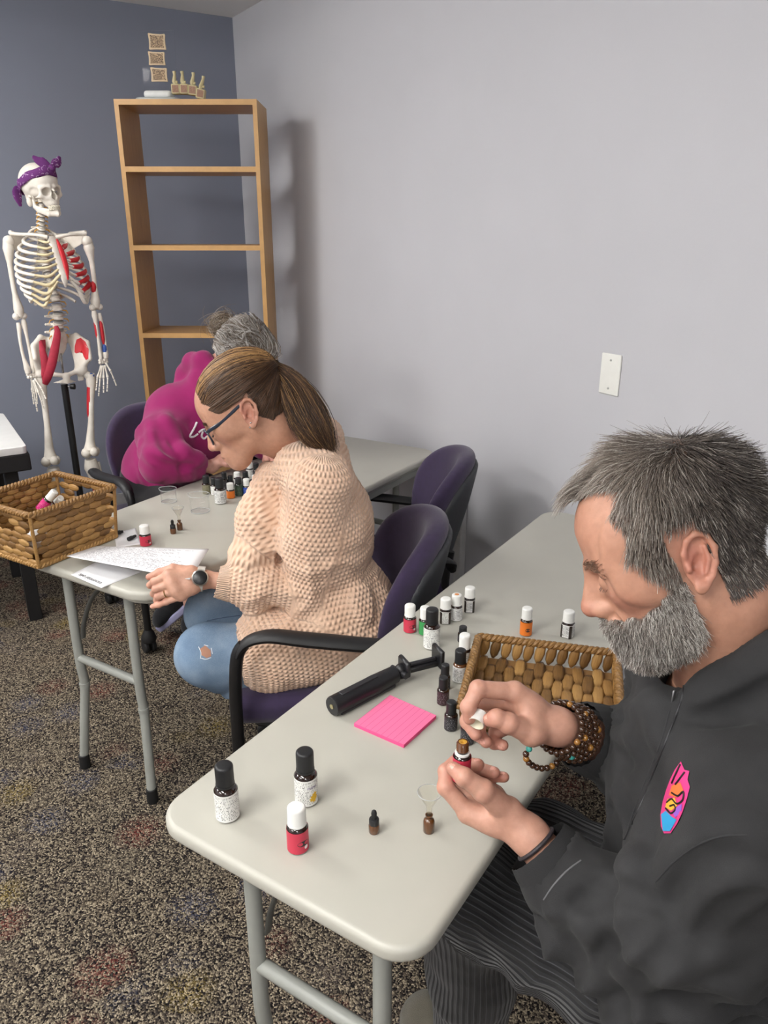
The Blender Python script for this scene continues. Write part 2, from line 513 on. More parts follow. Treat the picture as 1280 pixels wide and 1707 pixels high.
# blank plate on the light wall
M_PLATE = mat('plate_ivory_plastic', S(236, 236, 230), .35, var=.02)
pl0 = np.array([XR, 1.597, 1.13])
t = thing('wall_plate', 'blank white plastic cover plate with two screws on the grey wall', 'wall plate', tuple(pl0), 0)
MB().prism(rrect(.076, .122, .004), 0, .006, .003).build('plate', M_PLATE, t)
M_SCREW = mat('plate_screw', S(176, 176, 172), .3, .4)
for sz in (-.042, .042):
    mb = MB(); mb.lathe([(0, .0078), (.003, .0075), (.0034, .006), (.0034, .0055)], 12, (0, sz, 0)); mb.build('screw', M_SCREW, t)
t.rotation_euler = Matrix(((0, 0, -1), (-1, 0, 0), (0, 1, 0))).to_euler()

# ================================================================== BOOKSHELF
def m_oak(name, c0, c1, axis=(1, 1, 12)):
    t = NT(name); c = t.coord('Object', axis)
    n = t.noise(c, 6, 6, .6); n2 = t.noise(c, 40, 3)
    f = t.math('ADD', t.math('MULTIPLY', n.outputs['Fac'], .75), t.math('MULTIPLY', n2.outputs['Fac'], .25))
    t.set(Base_Color=t.ramp(f, [(.3, c0), (.7, c1)]), Roughness=.42)
    t.bump(n2.outputs['Fac'], .08, .001); return t.m
M_OAKV = m_oak('oak_veneer_upright', S(168, 128, 80), S(194, 152, 97), (18, 18, 1))
M_OAKH = m_oak('oak_veneer_shelf', S(168, 128, 80), S(194, 152, 97), (1, 18, 18))
M_EDGE = mat('oak_edge_banding', S(196, 152, 94), .4, var=.08, vscale=20)
D0 = 3.3
p0, p1 = od(189, 165, D0), od(427.5, 165, D0)
bw = float(np.linalg.norm((p1-p0)[:2])); bx = (p1-p0)/np.linalg.norm(p1-p0)
bang = math.atan2(bx[1], bx[0]); bc = (p0+p1)/2; BH = float(bc[2]); BD = .30
by = np.array([-math.sin(bang), math.cos(bang), 0])
shelf_root = thing('bookshelf', 'tall oak bookcase with empty shelves standing across the room corner', 'bookcase', (bc[0], bc[1], 0), bang)
SH_MID = bc                                   # front middle of the top
def z_front(px, py):                          # height of a pixel on the bookcase's front plane
    d = ray(px, py); n = by; tt = ((bc-CP)@n)/(d@n); return float((CP+d*tt)[2])
th = .019
for sx in (-1, 1):
    o = MB().box((sx*(bw/2-th/2), BD/2, BH/2), (th, BD-.004, BH)).build('side_panel', M_OAKV, shelf_root, smooth=False)
    MB().box((sx*(bw/2-th/2), .001, BH/2), (th, .002, BH)).build('edge_strip', M_EDGE, o, smooth=False)
zs = [z_front(310, y) for y in (165, 277.5, 409, 555.5)]
zs += [zs[3]-.36, zs[3]-.72, .09]
for i, z in enumerate(zs):
    if z < .06: continue
    o = MB().box((0, BD/2, z-.011), (bw-2*th, BD-.004, .022)).build('shelf', M_OAKH, shelf_root, smooth=False)
    MB().box((0, .001, z-.011), (bw-2*th, .002, .022)).build('edge_strip', M_EDGE, o, smooth=False)
MB().box((0, .04, .034), (bw-2*th, .016, .068)).build('plinth', M_OAKH, shelf_root, smooth=False)

# ================================================================== FOLDING TABLES
M_TOP = mat('table_plastic_grey', S(178, 176, 166), .42, var=.025, vscale=9, bump=.02, bscale=500)
M_LEG = mat('table_leg_paint', S(150, 152, 146), .38, var=.05, vscale=14)
M_RUB = mat('black_rubber', S(20, 20, 21), .7)
M_STEEL = mat('table_brace_steel', S(120, 121, 118), .35, .5)
def leg_frame(root, xa, xb, y, ztop, sgn, cross_z=.30, kink=.03, kinkb=None):
    """two tubular legs with rubber tips, a cross bar between them and a folding strap to the underside"""
    for x, s in ((xa, -1), (xb, 1)):
        kink = kinkb if (s > 0 and kinkb is not None) else kink
        pts = smooth_path([(x, y, ztop), (x, y, .36), (x, y+sgn*.004, .28), (x+s*kink*.5, y-sgn*.012, .16), (x+s*kink, y-sgn*.03, .028)], 5)
        lg = MB().tube(pts, .0135, 12).build('leg', M_LEG, root)
        MB().tube([(x, y+sgn*.003, .285), (x, y+sgn*.004, .272)], .0152, 12).build('collar', M_LEG, lg)
        MB().lathe([(0, 0), (.0155, 0), (.0165, .004), (.0155, .045), (.0125, .047)], 14, (x+s*kink, y-sgn*.03, 0)).build('foot_cap', M_RUB, lg)
    MB().tube([(xa, y, cross_z), (xb, y, cross_z)], .0125, 12).build('crossbar', M_LEG, root)
    dz = ztop-cross_z-.06; st = smooth_path([(xa+.012, y+sgn*.014, cross_z+.06), (xa+.020, y+sgn*.020, cross_z+.06+dz*.25), (xa+.045, y+sgn*.05, cross_z+.06+dz*.62), (xa+.12, y+sgn*.12, ztop)], 5)
    MB().tube(st, .009, 8, flat=.3, flat_axis=(1, 0, 0)).build('folding_strap', M_STEEL, root)
# near table
T1W, T1L, T1Z = .4495, 1.55, .74
c1 = tab(-.5483, .5696+T1L/2)
table1 = thing('folding_table', 'grey folding table carrying the pink note pad and most loose bottles', 'table', (c1[0], c1[1], 0), TA)
MB().prism(rrect(T1W, T1L, .055, 8), T1Z-.026, T1Z, .009).build('tabletop', M_TOP, table1)
mb = MB()
for sx in (-1, 1): mb.box((sx*.175, 0, T1Z-.042), (.02, T1L-.16, .034))
for sy in (-1, 1): mb.box((0, sy*(T1L/2-.08), T1Z-.042), (.33, .02, .034))
mb.build('apron', M_LEG, table1)
for sy in (-1, 1):
    leg_frame(table1, -.112, .125, sy*(T1L/2-.085), T1Z-.026, -sy, .435, kink=.02)
# far table
T2W, T2L, T2Z = .56, 1.54, .70
TA2 = TA+math.radians(1.5)
c2 = tab(-1.688, 1.09+T2L/2)
table2 = thing('folding_table', 'grey folding table with cut corners carrying beakers and the tall basket', 'table', (c2[0], c2[1], 0), TA2)
ch = .07
w2, l2 = T2W/2, T2L/2
def chamf(w, l, c, k=3):
    pts = []
    for cx, cy, sx, sy in ((w, l, -1, -1), (-w, l, 1, -1), (-w, -l, 1, 1), (w, -l, -1, 1)):
        a = (cx, cy+sy*c); b = (cx+sx*c, cy)
        seq = [a, (cx+sx*c*.22, cy+sy*c*.45), (cx+sx*c*.45, cy+sy*c*.22), b]
        if sx*sy < 0: seq = seq[::-1]
        pts += seq
    return pts
MB().prism(chamf(w2, l2, ch), T2Z-.028, T2Z, .010).build('tabletop', M_TOP, table2)
MB().prism(chamf(w2-.03, l2-.03, ch*.8), T2Z-.05, T2Z-.028, .006).build('underside', M_TOP, table2)
mb = MB()
for sx in (-1, 1): mb.box((sx*(w2-.05), .06, T2Z-.062), (.022, T2L-.34, .03))
mb.build('side_rail', M_LEG, table2)
for sy in (-1, 1):
    leg_frame(table2, -.13, .118, sy*(l2-.075), T2Z-.05, -sy, .37, kink=.01, kinkb=.032)
def on_table(root, px, py, z):
    """a pixel on a table's plane"""
    return oz(px, py, z)

# ================================================================== CHAIRS
M_PURP = mat('purple_upholstery', S(50, 36, 68), .85, var=.12, vscale=60, bump=.25, bscale=900, Sheen_Weight=.25)
M_SHELL = mat('chair_shell_plastic', S(52, 54, 58), .55, var=.05)
M_BLK = mat('chair_black_frame', S(19, 19, 21), .42, var=.1)
M_PAD = mat('chair_arm_pad', S(26, 26, 28), .5, var=.1, bump=.1, bscale=400)
_cb = {}
def chair_back(front=True):
    """oval curved back: upholstered pad or the plastic shell behind it"""
    if front in _cb: return _cb[front]
    g = SDF((-.27, -.37, .40), (.27, -.03, .91), .0085); P = np.stack(np.meshgrid(*[a.astype(np.float32) for a in g.ax], indexing='ij'), -1)
    x, y, z = P[..., 0], P[..., 1], P[..., 2]; v = np.clip((z-.47)/.42, 0, 1)
    ys = -.205-.10*v**1.4+2.3*x*x-.02*np.sin(v*PI)
    aw = .185+.045*np.sin(np.clip(v*1.2, 0, 1)*PI/2); zc, hz = .645, .212
    th = .026
    if not front: ys = ys-.032; aw = aw*.93; hz = .192; zc = .63; th = .010
    dx = ((np.abs(x)/aw)**2.5+(np.abs(z-zc)/hz)**2.5)**(1/2.5)
    q1 = (dx-1)*.19; q2 = np.abs(y-ys)*.86-th; r = th*.9; a1, a2 = np.maximum(q1+r, 0), np.maximum(q2+r, 0)
    g.D = (np.sqrt(a1*a1+a2*a2)+np.minimum(np.maximum(q1, q2)+r, 0)-r).astype(np.float32)
    V, Q = g.net(); _cb[front] = new_mesh('backrest' if front else 'back_shell', V, Q); return _cb[front]
def make_chair(label, loc, rz, group='purple armchairs on casters', adz=0.):
    t = thing('armchair', label, 'chair', (loc[0], loc[1], 0), rz, group)
    # seat
    s = SDFseat()
    link_mesh('seat', s, M_PURP, t)
    MB().prism(rrect(.42, .40, .06, 5, 0, 0), .375, .405, .01).build('seat_pan', M_SHELL, t)
    link_mesh('backrest', chair_back(True), M_PURP, t)
    link_mesh('back_shell', chair_back(False), M_SHELL, t)
    for s in (-1, 1):
        x = s*.275
        pts = smooth_path([(s*.20, -.235, .56), (s*.262, -.215, .625), (x, -.12, .635), (x, .03, .655), (x, .13, .668), (x, .188, .640), (x, .205, .56), (x, .21, .40), (x, .212, .10)], 6)
        pts[:, 2] += adz*np.clip((pts[:, 2]-.3)/.3, 0, 1); n = len(pts); i0 = int(n*.68)
        o = MB().tube(pts[i0-4:], .0138, 10, flat=1.1, flat_axis=(0, 1, 0)).build('front_leg', M_BLK, t)
        rr = lerp_r([.016, .021, .024, .026, .025, .020, .0145], i0)
        MB().tube(pts[:i0], rr, 12, flat=.62, flat_axis=(0, 0, 1)).build('arm', M_PAD, t)
        MB().tube(smooth_path([(s*.205, -.23, .58), (s*.215, -.215, .45), (s*.225, -.25, .22), (s*.235, -.285, .085)], 5), .0135, 10).build('rear_leg', M_BLK, t)
        MB().tube([(s*.235, -.235, .36), (x, .208, .36)], .011, 8).build('side_rail', M_BLK, t)
        for (cx, cy) in ((x, .212), (s*.235, -.287)):
            cmb = MB()
            for dx in (-.014, .014):
                prof = [(0, -.009), (.022, -.009), (.027, -.004), (.027, .004), (.022, .009), (0, .009)]
                w = MB().lathe(prof, 16); V = np.array(w.V)@np.array(((0, 0, 1), (0, 1, 0), (-1, 0, 0))).T
                cmb.add(V+np.array((cx+dx, cy-.008, .027)), w.F)
            cmb.lathe([(.0, .05), (.026, .05), (.03, .062), (.022, .085), (.014, .10), (0, .10)], 14, (cx, cy, 0))
            cmb.build('caster', M_RUB, t)
    return t
_seat = []
def SDFseat():
    if not _seat:
        s = SDF((-.27, -.27, .36), (.27, .28, .52), .012)
        s.box((0, .005, .432), (.235, .232, .042), r=.036, k=.01)
        s.ell((0, -.02, .53), (.20, .2, .055), k=.05, op='cut')
        V, Q = s.net(); _seat.append(new_mesh('seat', V, Q))
    return _seat[0]
def heading(dx, dy):             # chair-local +y looks along (dx, dy)
    return math.atan2(dy, dx)-PI/2
chairA_rz = heading(-.88, .47)
def chair_at(arm_rear_px, z, heading_vec, side):   # not used for placing; kept simple
    pass
A_c = np.array([.835, 1.635])
chairA = make_chair('purple armchair on casters in which the woman in the peach cardigan sits', A_c, chairA_rz)
B_c = np.array([1.275, 2.085])
chairB = make_chair('empty purple armchair on casters close to the grey wall', B_c, heading(-.86, .51), adz=-.055)
chairM = make_chair('purple armchair on casters in which the woman in the magenta hoodie sits', (.862, 2.93), heading(.12, -.99))
chairN = make_chair('purple armchair on casters in which the bearded man sits', (.90, .40), heading(-.62, .78))

# ================================================================== PEOPLE
def m_skin(name, rough=.5):
    t = NT(name); a = t.attr('Col'); c = t.coord()
    n = t.noise(c, 90, 4); n2 = t.noise(c, 420, 3)
    f = t.ramp(n.outputs['Fac'], [(.3, (.90, .87, .86)), (.7, (1.06, 1.05, 1.05))])
    t.set(Base_Color=t.mix(1.0, a.outputs['Color'], f, 'MULTIPLY'), Roughness=rough, Subsurface_Weight=.10, Subsurface_Radius=(.012, .004, .002), Subsurface_Scale=.4)
    t.bump(n2.outputs['Fac'], .12, .0015); return t.m
M_SKIN = m_skin('skin')
def m_hair(name, rough=.42):
    t = NT(name); a = t.attr('Col'); t.set(Base_Color=a.outputs['Color'], Roughness=rough, Specular_IOR_Level=.45); return t.m
M_HAIR = m_hair('hair_strand')
def m_cloth(name, col, bump=.3, bscale=700, var=.12, vscale=25, rough=.9, sheen=.2, wash=None):
    t = NT(name); c = t.coord(); n = t.noise(c, vscale, 5); n2 = t.noise(c, bscale, 3)
    hi = wash or tuple(v*(1+var) for v in col)
    t.set(Base_Color=t.ramp(n.outputs['Fac'], [(.3, tuple(v*(1-var) for v in col)), (.72, hi)]), Roughness=rough, Sheen_Weight=sheen, Specular_IOR_Level=.25)
    t.bump(n2.outputs['Fac'], bump, .002); return t.m

def basis(yaw, pitch, roll):
    f = np.array([math.cos(yaw)*math.cos(pitch), math.sin(yaw)*math.cos(pitch), -math.sin(pitch)])
    l = np.array([-math.sin(yaw), math.cos(yaw), 0.]); u = np.cross(f, l); c, s = math.cos(roll), math.sin(roll)
    return np.stack([f, c*l+s*u, -s*l+c*u], 1)
class Pose:
    """head frame: x forward, y left, z up, origin between the ears"""
    def __init__(s, px, py, D, yaw, pitch, roll, scale=1.):
        s.o = od(px, py, D); s.R = basis(*map(math.radians, (yaw, pitch, roll))); s.s = scale
    def w(s, L): return (np.asarray(L, float)*s.s)@s.R.T+s.o
    def l(s, W): return ((np.asarray(W, float)-s.o)@s.R)/s.s
def head_sdf(neck, h=.0022, male=True, brow=1., ear=True, nose=1., jaw=1., eyes='down'):
    s = SDF((-.135, -.105, -.235), (.15, .105, .155), h)
    s.ell((-.012, 0, .046), (.101, .076, .086), k=0)
    s.ell((.035, 0, .045), (.062, .066, .062), k=.03)
    s.ell((.045, 0, -.025), (.048, .056, .062), k=.03)
    for y in (-1, 1):
        s.cap((-.002, y*.050, -.045), (.066, y*.018, -.088), .018*jaw, .019*jaw, k=.03)
        s.ell((.052, y*.046, -.014), (.028, .020, .020), k=.025)
        s.ell((.02, y*.058, .02), (.05, .012, .04), k=.03)
    s.ell((.080 if male else .084, 0, -.091), (.021, .024, .020), k=.025)
    s.ell((.086, 0, -.062), (.022, .030, .022), k=.02)            # muzzle
    # brow, sockets, lids
    for y in (-1, 1):
        s.cap((.092, y*.010, .019), (.074, y*.048, .021), .0095*brow, .008*brow, k=.016)
    for y in (-1, 1):
        s.ell((.100, y*.031, .001), (.017, .017, .0125), k=.014, op='cut')
        s.ell((.0775, y*.031, .000), (.0165, .0165, .0145), k=.004)
        s.cap((.0945, y*.020, -.0055), (.083, y*.043, -.005), .0011, .0010, k=.003, op='cut')    # lid line
        s.cap((.091, y*.018, -.013), (.079, y*.043, -.012), .004, .003, k=.008)                   # under-eye fold
        if male: s.cap((.100, y*.016, -.036), (.082, y*.030, -.062), .0022, .0015, k=.010, op='cut')        # naso-labial line
    # nose
    s.cap((.086, 0, .014), (.100, 0, -.032), .0105*nose, .014*nose, k=.012)
    s.cap((.095, 0, .014), (.1150, 0, -.026), .0085*nose, .0105*nose, k=.010)
    s.ell((.1150, 0, -.031), (.0125*nose, .0125*nose, .011*nose), k=.006)
    for y in (-1, 1):
        s.ell((.1030, y*.0125, -.0355), (.0125, .008, .0090), k=.006)
        s.ell((.1080, y*.0062, -.0435), (.006, .0036, .005), k=.003, op='cut')
    # lips
    s.ell((.1005, 0, -.0605), (.010, .021, .0058), k=.006)
    s.ell((.0985, 0, -.0725), (.010, .019, .0065), k=.006)
    s.cap((.112, -.020, -.0665), (.112, .020, -.0665), .0018, k=.003, op='cut')
    s.cap((.106, 0, -.0665), (.102, .022, -.0675), .0014, k=.003, op='cut'); s.cap((.106, 0, -.0665), (.102, -.022, -.0675), .0014, k=.003, op='cut')
    # neck
    s.chain([(-.022, 0, -.02), (-.028, 0, -.07), neck], [.060, .058 if male else .050, .064 if male else .052], k=.03)
    if male: s.ell((.012, 0, -.118), (.014, .012, .014), k=.02)
    if ear:
        for y in (-1, 1):
            c = np.array((-.014, y*.0735, -.004)); rot = rotm('Z', y*math.radians(22))@rotm('Y', math.radians(-14))
            def E(p): return c+rot@(np.array((p[0], y*p[2], p[1])))
            s.ell(E((0, .002, .006)), (.0175, .006, .029), R=rot, k=.005)
            rim = [(.013, -.004, .008), (.0165, .012, .010), (.012, .026, .012), (.001, .033, .013), (-.011, .029, .014), (-.0175, .015, .015), (-.0165, -.002, .014), (-.0115, -.016, .012), (-.003, -.026, .010)]
            s.chain([E(p) for p in rim], [.0026, .0034, .0036, .0036, .0036, .0036, .0034, .0036, .005], k=.003)
            s.ell(E((.002, -.027, .009)), (.0075, .0048, .0085), R=rot, k=.004)
            s.ell(E((.001, -.001, .0145)), (.0085, .0075, .0125), R=rot, k=.003, op='cut')
            s.chain([E((-.007, .018, .0135)), E((-.010, .004, .0135)), E((-.005, -.012, .012))], [.0026, .0028, .0026], k=.0025)
            s.ell(E((-.002, .023, .0145)), (.0075, .003, .0035), R=rot, k=.003, op='cut')
            s.ell(E((.0135, -.004, .011)), (.0036, .0030, .0055), R=rot, k=.003)
            s.ell(E((.0065, -.003, .009)), (.003, .006, .004), R=rot, k=.002, op='cut')
    return s
def skin_col(V, base, red, scalp=None, scalp_col=None):
    """skin tone with ruddier nose, cheeks, ears and lips (local head coordinates)"""
    C = np.tile(np.array(base), (len(V), 1)); red = np.array(red)
    def blob(c, r, a):
        d = np.linalg.norm((V-np.array(c))/np.array(r), axis=1); return (a*np.clip(1-d, 0, 1))[:, None]
    for c, r, a in (((.118, 0, -.032), (.022, .022, .02), .75), ((.07, .05, -.025), (.035, .03, .028), .5), ((.07, -.05, -.025), (.035, .03, .028), .5),
                    ((-.016, .088, .0), (.03, .022, .045), .8), ((-.016, -.088, .0), (.03, .022, .045), .8), ((.104, 0, -.067), (.018, .028, .013), 1.0), ((.08, 0, .06), (.04, .06, .05), .25)):
        w = blob(c, r, a); C = C*(1-w)+red*w
    if scalp is not None:
        w = np.clip(scalp, 0, 1)[:, None]; C = C*(1-w)+np.array(scalp_col)*w
    return C

def strands(name, s, roots, nrm, dirfn, length, seg, rad, cols, pose, parent, base, off=.001, lift=.25, jit=.15, m=None, tipr=.35):
    """hair as thin three-sided tapered strands that follow dirfn over the surface of the field s (local head coordinates)"""
    n = len(roots); P = [roots+nrm*off*.3]; p = P[0].copy(); J = RNG.normal(0, jit, (n, 3)); L = length/seg
    fld = nrm.copy()
    for k in range(seg):
        d = dirfn(p, k/seg, J); d = d/(np.linalg.norm(d, axis=1)[:, None]+1e-9)
        if s is not None:
            g = s.grad(p); dist = s.sample(p)
            d = d-g*np.minimum((d*g).sum(1), 0)[:, None]*.9+g*(lift*(1-k/seg))[:, None] if not np.isscalar(lift) else d-g*np.minimum((d*g).sum(1), 0)[:, None]*.9+g*lift*(1-k/seg)
            d /= np.linalg.norm(d, axis=1)[:, None]+1e-9
        p = p+d*(L[:, None] if not np.isscalar(L) else L)
        if s is not None:
            g = s.grad(p); dist = s.sample(p); push = np.clip(off-dist, 0, .01); p = p+g*push[:, None]
        P.append(p)
    P = np.stack(P, 1)                      # n, seg+1, 3
    W = pose.w(P.reshape(-1, 3)).reshape(n, seg+1, 3) if pose else P
    return strand_mesh(name, W, rad, cols, parent, base, m, tipr)
def strand_mesh(name, W, rad, cols, parent, base, m=None, tipr=.35):
    n, k1, _ = W.shape
    T = np.gradient(W, axis=1); T /= np.linalg.norm(T, axis=2)[:, :, None]+1e-12
    ref = np.array([.31, .77, .55]); N = np.cross(T, ref); N /= np.linalg.norm(N, axis=2)[:, :, None]+1e-9; B = np.cross(T, N)
    rr = (np.asarray(rad).reshape(-1, 1) if not np.isscalar(rad) else rad)*np.linspace(1, tipr, k1)[None, :]
    rr = np.broadcast_to(rr, (n, k1))
    V = np.stack([W+rr[..., None]*(math.cos(a)*N+math.sin(a)*B) for a in (0, 2*PI/3, 4*PI/3)], 2)     # n,k1,3,3
    idx = np.arange(n*k1*3).reshape(n, k1, 3); Q = []
    for j in range(3):
        a, b = idx[:, :-1, j], idx[:, :-1, (j+1) % 3]; c, d = idx[:, 1:, (j+1) % 3], idx[:, 1:, j]
        Q.append(np.stack([a, b, c, d], -1).reshape(-1, 4))
    me = new_mesh(name, V.reshape(-1, 3)-base, np.concatenate(Q))
    C = np.repeat(cols, k1*3, axis=0); set_col(me, C)
    return link_mesh(name, me, m or M_HAIR, parent)
def scatter(V, Q, mask, n, s):
    """random roots on the faces whose corners lie in mask"""
    m = mask[Q].mean(1); A = np.linalg.norm(np.cross(V[Q[:, 1]]-V[Q[:, 0]], V[Q[:, 3]]-V[Q[:, 0]]), axis=1)*m
    f = RNG.choice(len(Q), n, p=A/A.sum()); u, v = RNG.random((2, n))[:, :, None]
    q = V[Q[f]]; P = (q[:, 0]*(1-u)+q[:, 1]*u)*(1-v)+(q[:, 3]*(1-u)+q[:, 2]*u)*v
    return P, s.grad(P)
def sstep(x, a, b):
    t = np.clip((x-a)/(b-a), 0, 1); return t*t*(3-2*t)

def hand_chain(s, fingers, wrist, palm, k=.006, wr=.021, thenar=None, flatn=None):
    """fingers: lists of (point, radius); the palm is webbed between the knuckles and the wrist"""
    kn = [f[0][0] for f in fingers[1:]]
    for a in kn: s.cap(wrist, a, wr*.78, .0125, k=.012)
    for i in range(len(kn)-1):
        s.cap(kn[i], kn[i+1], .0125, .0118, k=.010)
        s.cap((np.array(wrist)*.45+np.array(kn[i])*.55), (np.array(wrist)*.45+np.array(kn[i+1])*.55), .0145, .014, k=.012)
    t0 = fingers[0][0][0]; s.cap(wrist, t0, wr*.85, fingers[0][0][1], k=.014)
    s.cap(t0, np.array(kn[0])*.75+np.array(wrist)*.25, fingers[0][0][1]*.85, .012, k=.014)
    for f in fingers:
        s.chain([p for p, r in f], [r for p, r in f], k=k*.55)
        for (p, r) in f[1:-1]: s.ell(p, r*1.06, k=.003)
def nails(fingers, normals, M, parent, base):
    for f, nv in zip(fingers, normals):
        if nv is None: continue
        a, b = np.array(f[-2][0]), np.array(f[-1][0]); d = (b-a)/np.linalg.norm(b-a); nv = np.array(nv, float); nv -= d*(nv@d); nv /= np.linalg.norm(nv)
        w = np.cross(d, nv); r = f[-1][1]; R = np.stack([d, w, nv], 1)
        mb = MB(); mb.ball(b+nv*r*.60-d*r*.15-base, (r*.85, r*.66, r*.44), 12, 6, R); mb.build('fingernail', M, parent)
M_NAIL = mat('nail', S(222, 164, 146), .35, var=.04)

def sdf_obj(name, s, m, parent, base, col=None, pattern=None, uv=None):
    V, Q = s.net(); me = new_mesh(name, V-base, Q)
    if col is not None: set_col(me, col(V) if callable(col) else np.tile(np.array(col), (len(V), 1)))
    if uv is not None: set_vec(me, uv(V), 'kuv')
    return link_mesh(name, me, m, parent), V, Q
def march(s, px, py, d0=.3, d1=3.5):
    """first hit of the pixel's ray on a field -> point and normal"""
    r = ray(px, py); ts = np.arange(d0, d1, s.h*.8); P = CP+ts[:, None]*r
    ok = ((P >= s.lo+s.h) & (P <= s.lo+(s.n-2)*s.h)).all(1)
    if not ok.any(): return None, None
    P = P[ok]; v = s.sample(P); i = np.argmax(v < 0)
    if v[i] >= 0: return None, None
    p = P[i-1]+(P[i]-P[i-1])*(v[i-1]/(v[i-1]-v[i]+1e-12)) if i > 0 else P[0]
    return p, s.grad(p[None])[0]
def decal(name, s, poly, m, parent, base, off=.0012, n=14, thick=.0012):
    """a patch that lies on a garment: poly is an outline in pixels, laid on the surface"""
    poly = np.array(poly, float); c = poly.mean(0); rings = 4; V = []; Fc = []; k = len(poly); N = []
    for ri in range(rings+1):
        for q in poly:
            w = c+(q-c)*(ri/rings if ri else .02)
            p, nn = march(s, *w)
            if p is None: p, nn = V[-1] if V else (CP, CU), CU
            V.append(p); N.append(nn)
    V = np.array(V); N = np.array(N); V = V+N*off
    for ri in range(rings):
        for i in range(k):
            j = (i+1) % k; Fc.append((ri*k+i, ri*k+j, (ri+1)*k+j, (ri+1)*k+i))
    me = new_mesh(name, V-base, Fc); return link_mesh(name, me, m, parent)
def ropeline(name, s, pix, rad, m, parent, base, off=.0, n=8, k=6, flat=1.):
    """a cord or seam laid along pixels on a garment"""
    P = []
    for q in smooth_path([(a, b, 0) for a, b in pix], k):
        p, nn = march(s, q[0], q[1])
        if p is not None: P.append(p+nn*off)
    if len(P) < 2: return None
    return MB().tube(np.array(P)-base, rad, n).build(name, m, parent)
def ridge(s, pix, r, k=.02, inset=.0, op='add', steps=5):
    """a cloth fold: a soft roll (or with op='cut' a furrow) laid along pixels on a garment"""
    P = []
    for q in smooth_path([(a, b, 0) for a, b in pix], steps):
        p, nn = march(s, q[0], q[1])
        if p is not None: P.append(p-nn*inset if op == 'add' else p+nn*inset)
    if len(P) < 2: return
    R = [r*(.35+.65*math.sin(PI*min(1, max(0, (i+.5)/len(P))))) for i in range(len(P))]
    s.chain(P, R, k=k, op=op)
def folds(P, a, b, amp, lam, seed, t0=0., t1=1., soft=.12, tilt=0.6):
    """crosswise creases round a sleeve or trouser leg between a and b"""
    a = np.array(a, float); ab = np.array(b, float)-a; L = np.linalg.norm(ab); d = ab/L; q = P-a; t = q@d/L
    w = sstep(t, t0-soft, t0+soft)*(1-sstep(t, t1-soft, t1+soft))
    n = vnoise(P, 14, seed)*1.1+vnoise(P, 6, seed+3)*tilt*2
    x = t*L/lam+n; r = np.abs((x % 2)-1); r = r*r*(3-2*r); r = r**.6            # rounded ridges with tight valleys
    rad = np.linalg.norm(q-np.outer(q@d, d), axis=1)
    return .85*amp*w*(r-.6)*2*(rad < .16)

# ------------------------------------------------------------------ the bearded man
MAN_BASE = np.array([.82, .36, 0.])
man = thing('person', 'bearded man with short grey hair in a charcoal zip hoodie, pouring from a red-labelled bottle', 'person', tuple(MAN_BASE))
MP = Pose(1122, 919, .9105, 139.6, 27, 13, .978)
m_neck_w = np.array([.80, .475, 1.015])
mh = head_sdf(tuple(MP.l(m_neck_w)), h=.0021, male=True, nose=1.06, brow=1.1, jaw=1.08)
Vh, Qh = mh.net()
X, Y, Z = Vh[:, 0], np.abs(Vh[:, 1]), Vh[:, 2]
def man_hair_mask(V):
    x, y, z = V[:, 0], np.abs(V[:, 1]), V[:, 2]
    top = .076-2.6*np.clip(y-.014, 0, .026)*np.clip((.112-z)/.03, 0, 1)*(1-sstep(y, .052, .068))-.5*np.clip(y-.016, 0, .04)
    midz = .034+.016*np.clip((.062-z)/.03, 0, 1); low = np.interp(z, [-.03, -.01, .03], [.016, .030, .052])
    wt_ = sstep(z, .045, .085); xb = np.where(z > .03, top*wt_+np.minimum(midz, np.maximum(top, .026))*(1-wt_), low)+.003*vnoise(V, 90, 12)
    m = (x < xb) & (((x < -.034) & (z > -.060)) | (z > .032) | ((x > .006) & (z > -.034)))
    return m & ~((y > .0775) & (z < .045) & (x > -.045) & (x < .008))
def man_beard_mask(V):
    x, y, z = V[:, 0], np.abs(V[:, 1]), V[:, 2]
    zb = np.interp(x, [.0, .014, .035, .06, .08, .10, .12], [-.020, -.022, -.036, -.050, -.050, -.0475, -.048])
    zb = zb-.004*np.clip(vnoise(V, 120, 31), -1, 1)
    m = (z < zb) & (x > .004) & (z > np.interp(x, [.0, .02, .05, .09], [-.075, -.10, -.122, -.125]))
    lip = (y < .017) & (z > -.0775) & (z < -.0605) & (x > .090)
    return m & ~lip & ~((y > .0765) & (z > -.04) & (x < .01))
hm, bm_ = man_hair_mask(Vh).astype(float), man_beard_mask(Vh).astype(float)
Ch = skin_col(Vh, S(184, 137, 114), S(176, 102, 88), hm*.85, S(120, 104, 96))
Ch = Ch*(1-.7*bm_[:, None])+np.array(S(122, 112, 106))*.7*bm_[:, None]
body_parts = [(MP.w(Vh), Qh, Ch)]
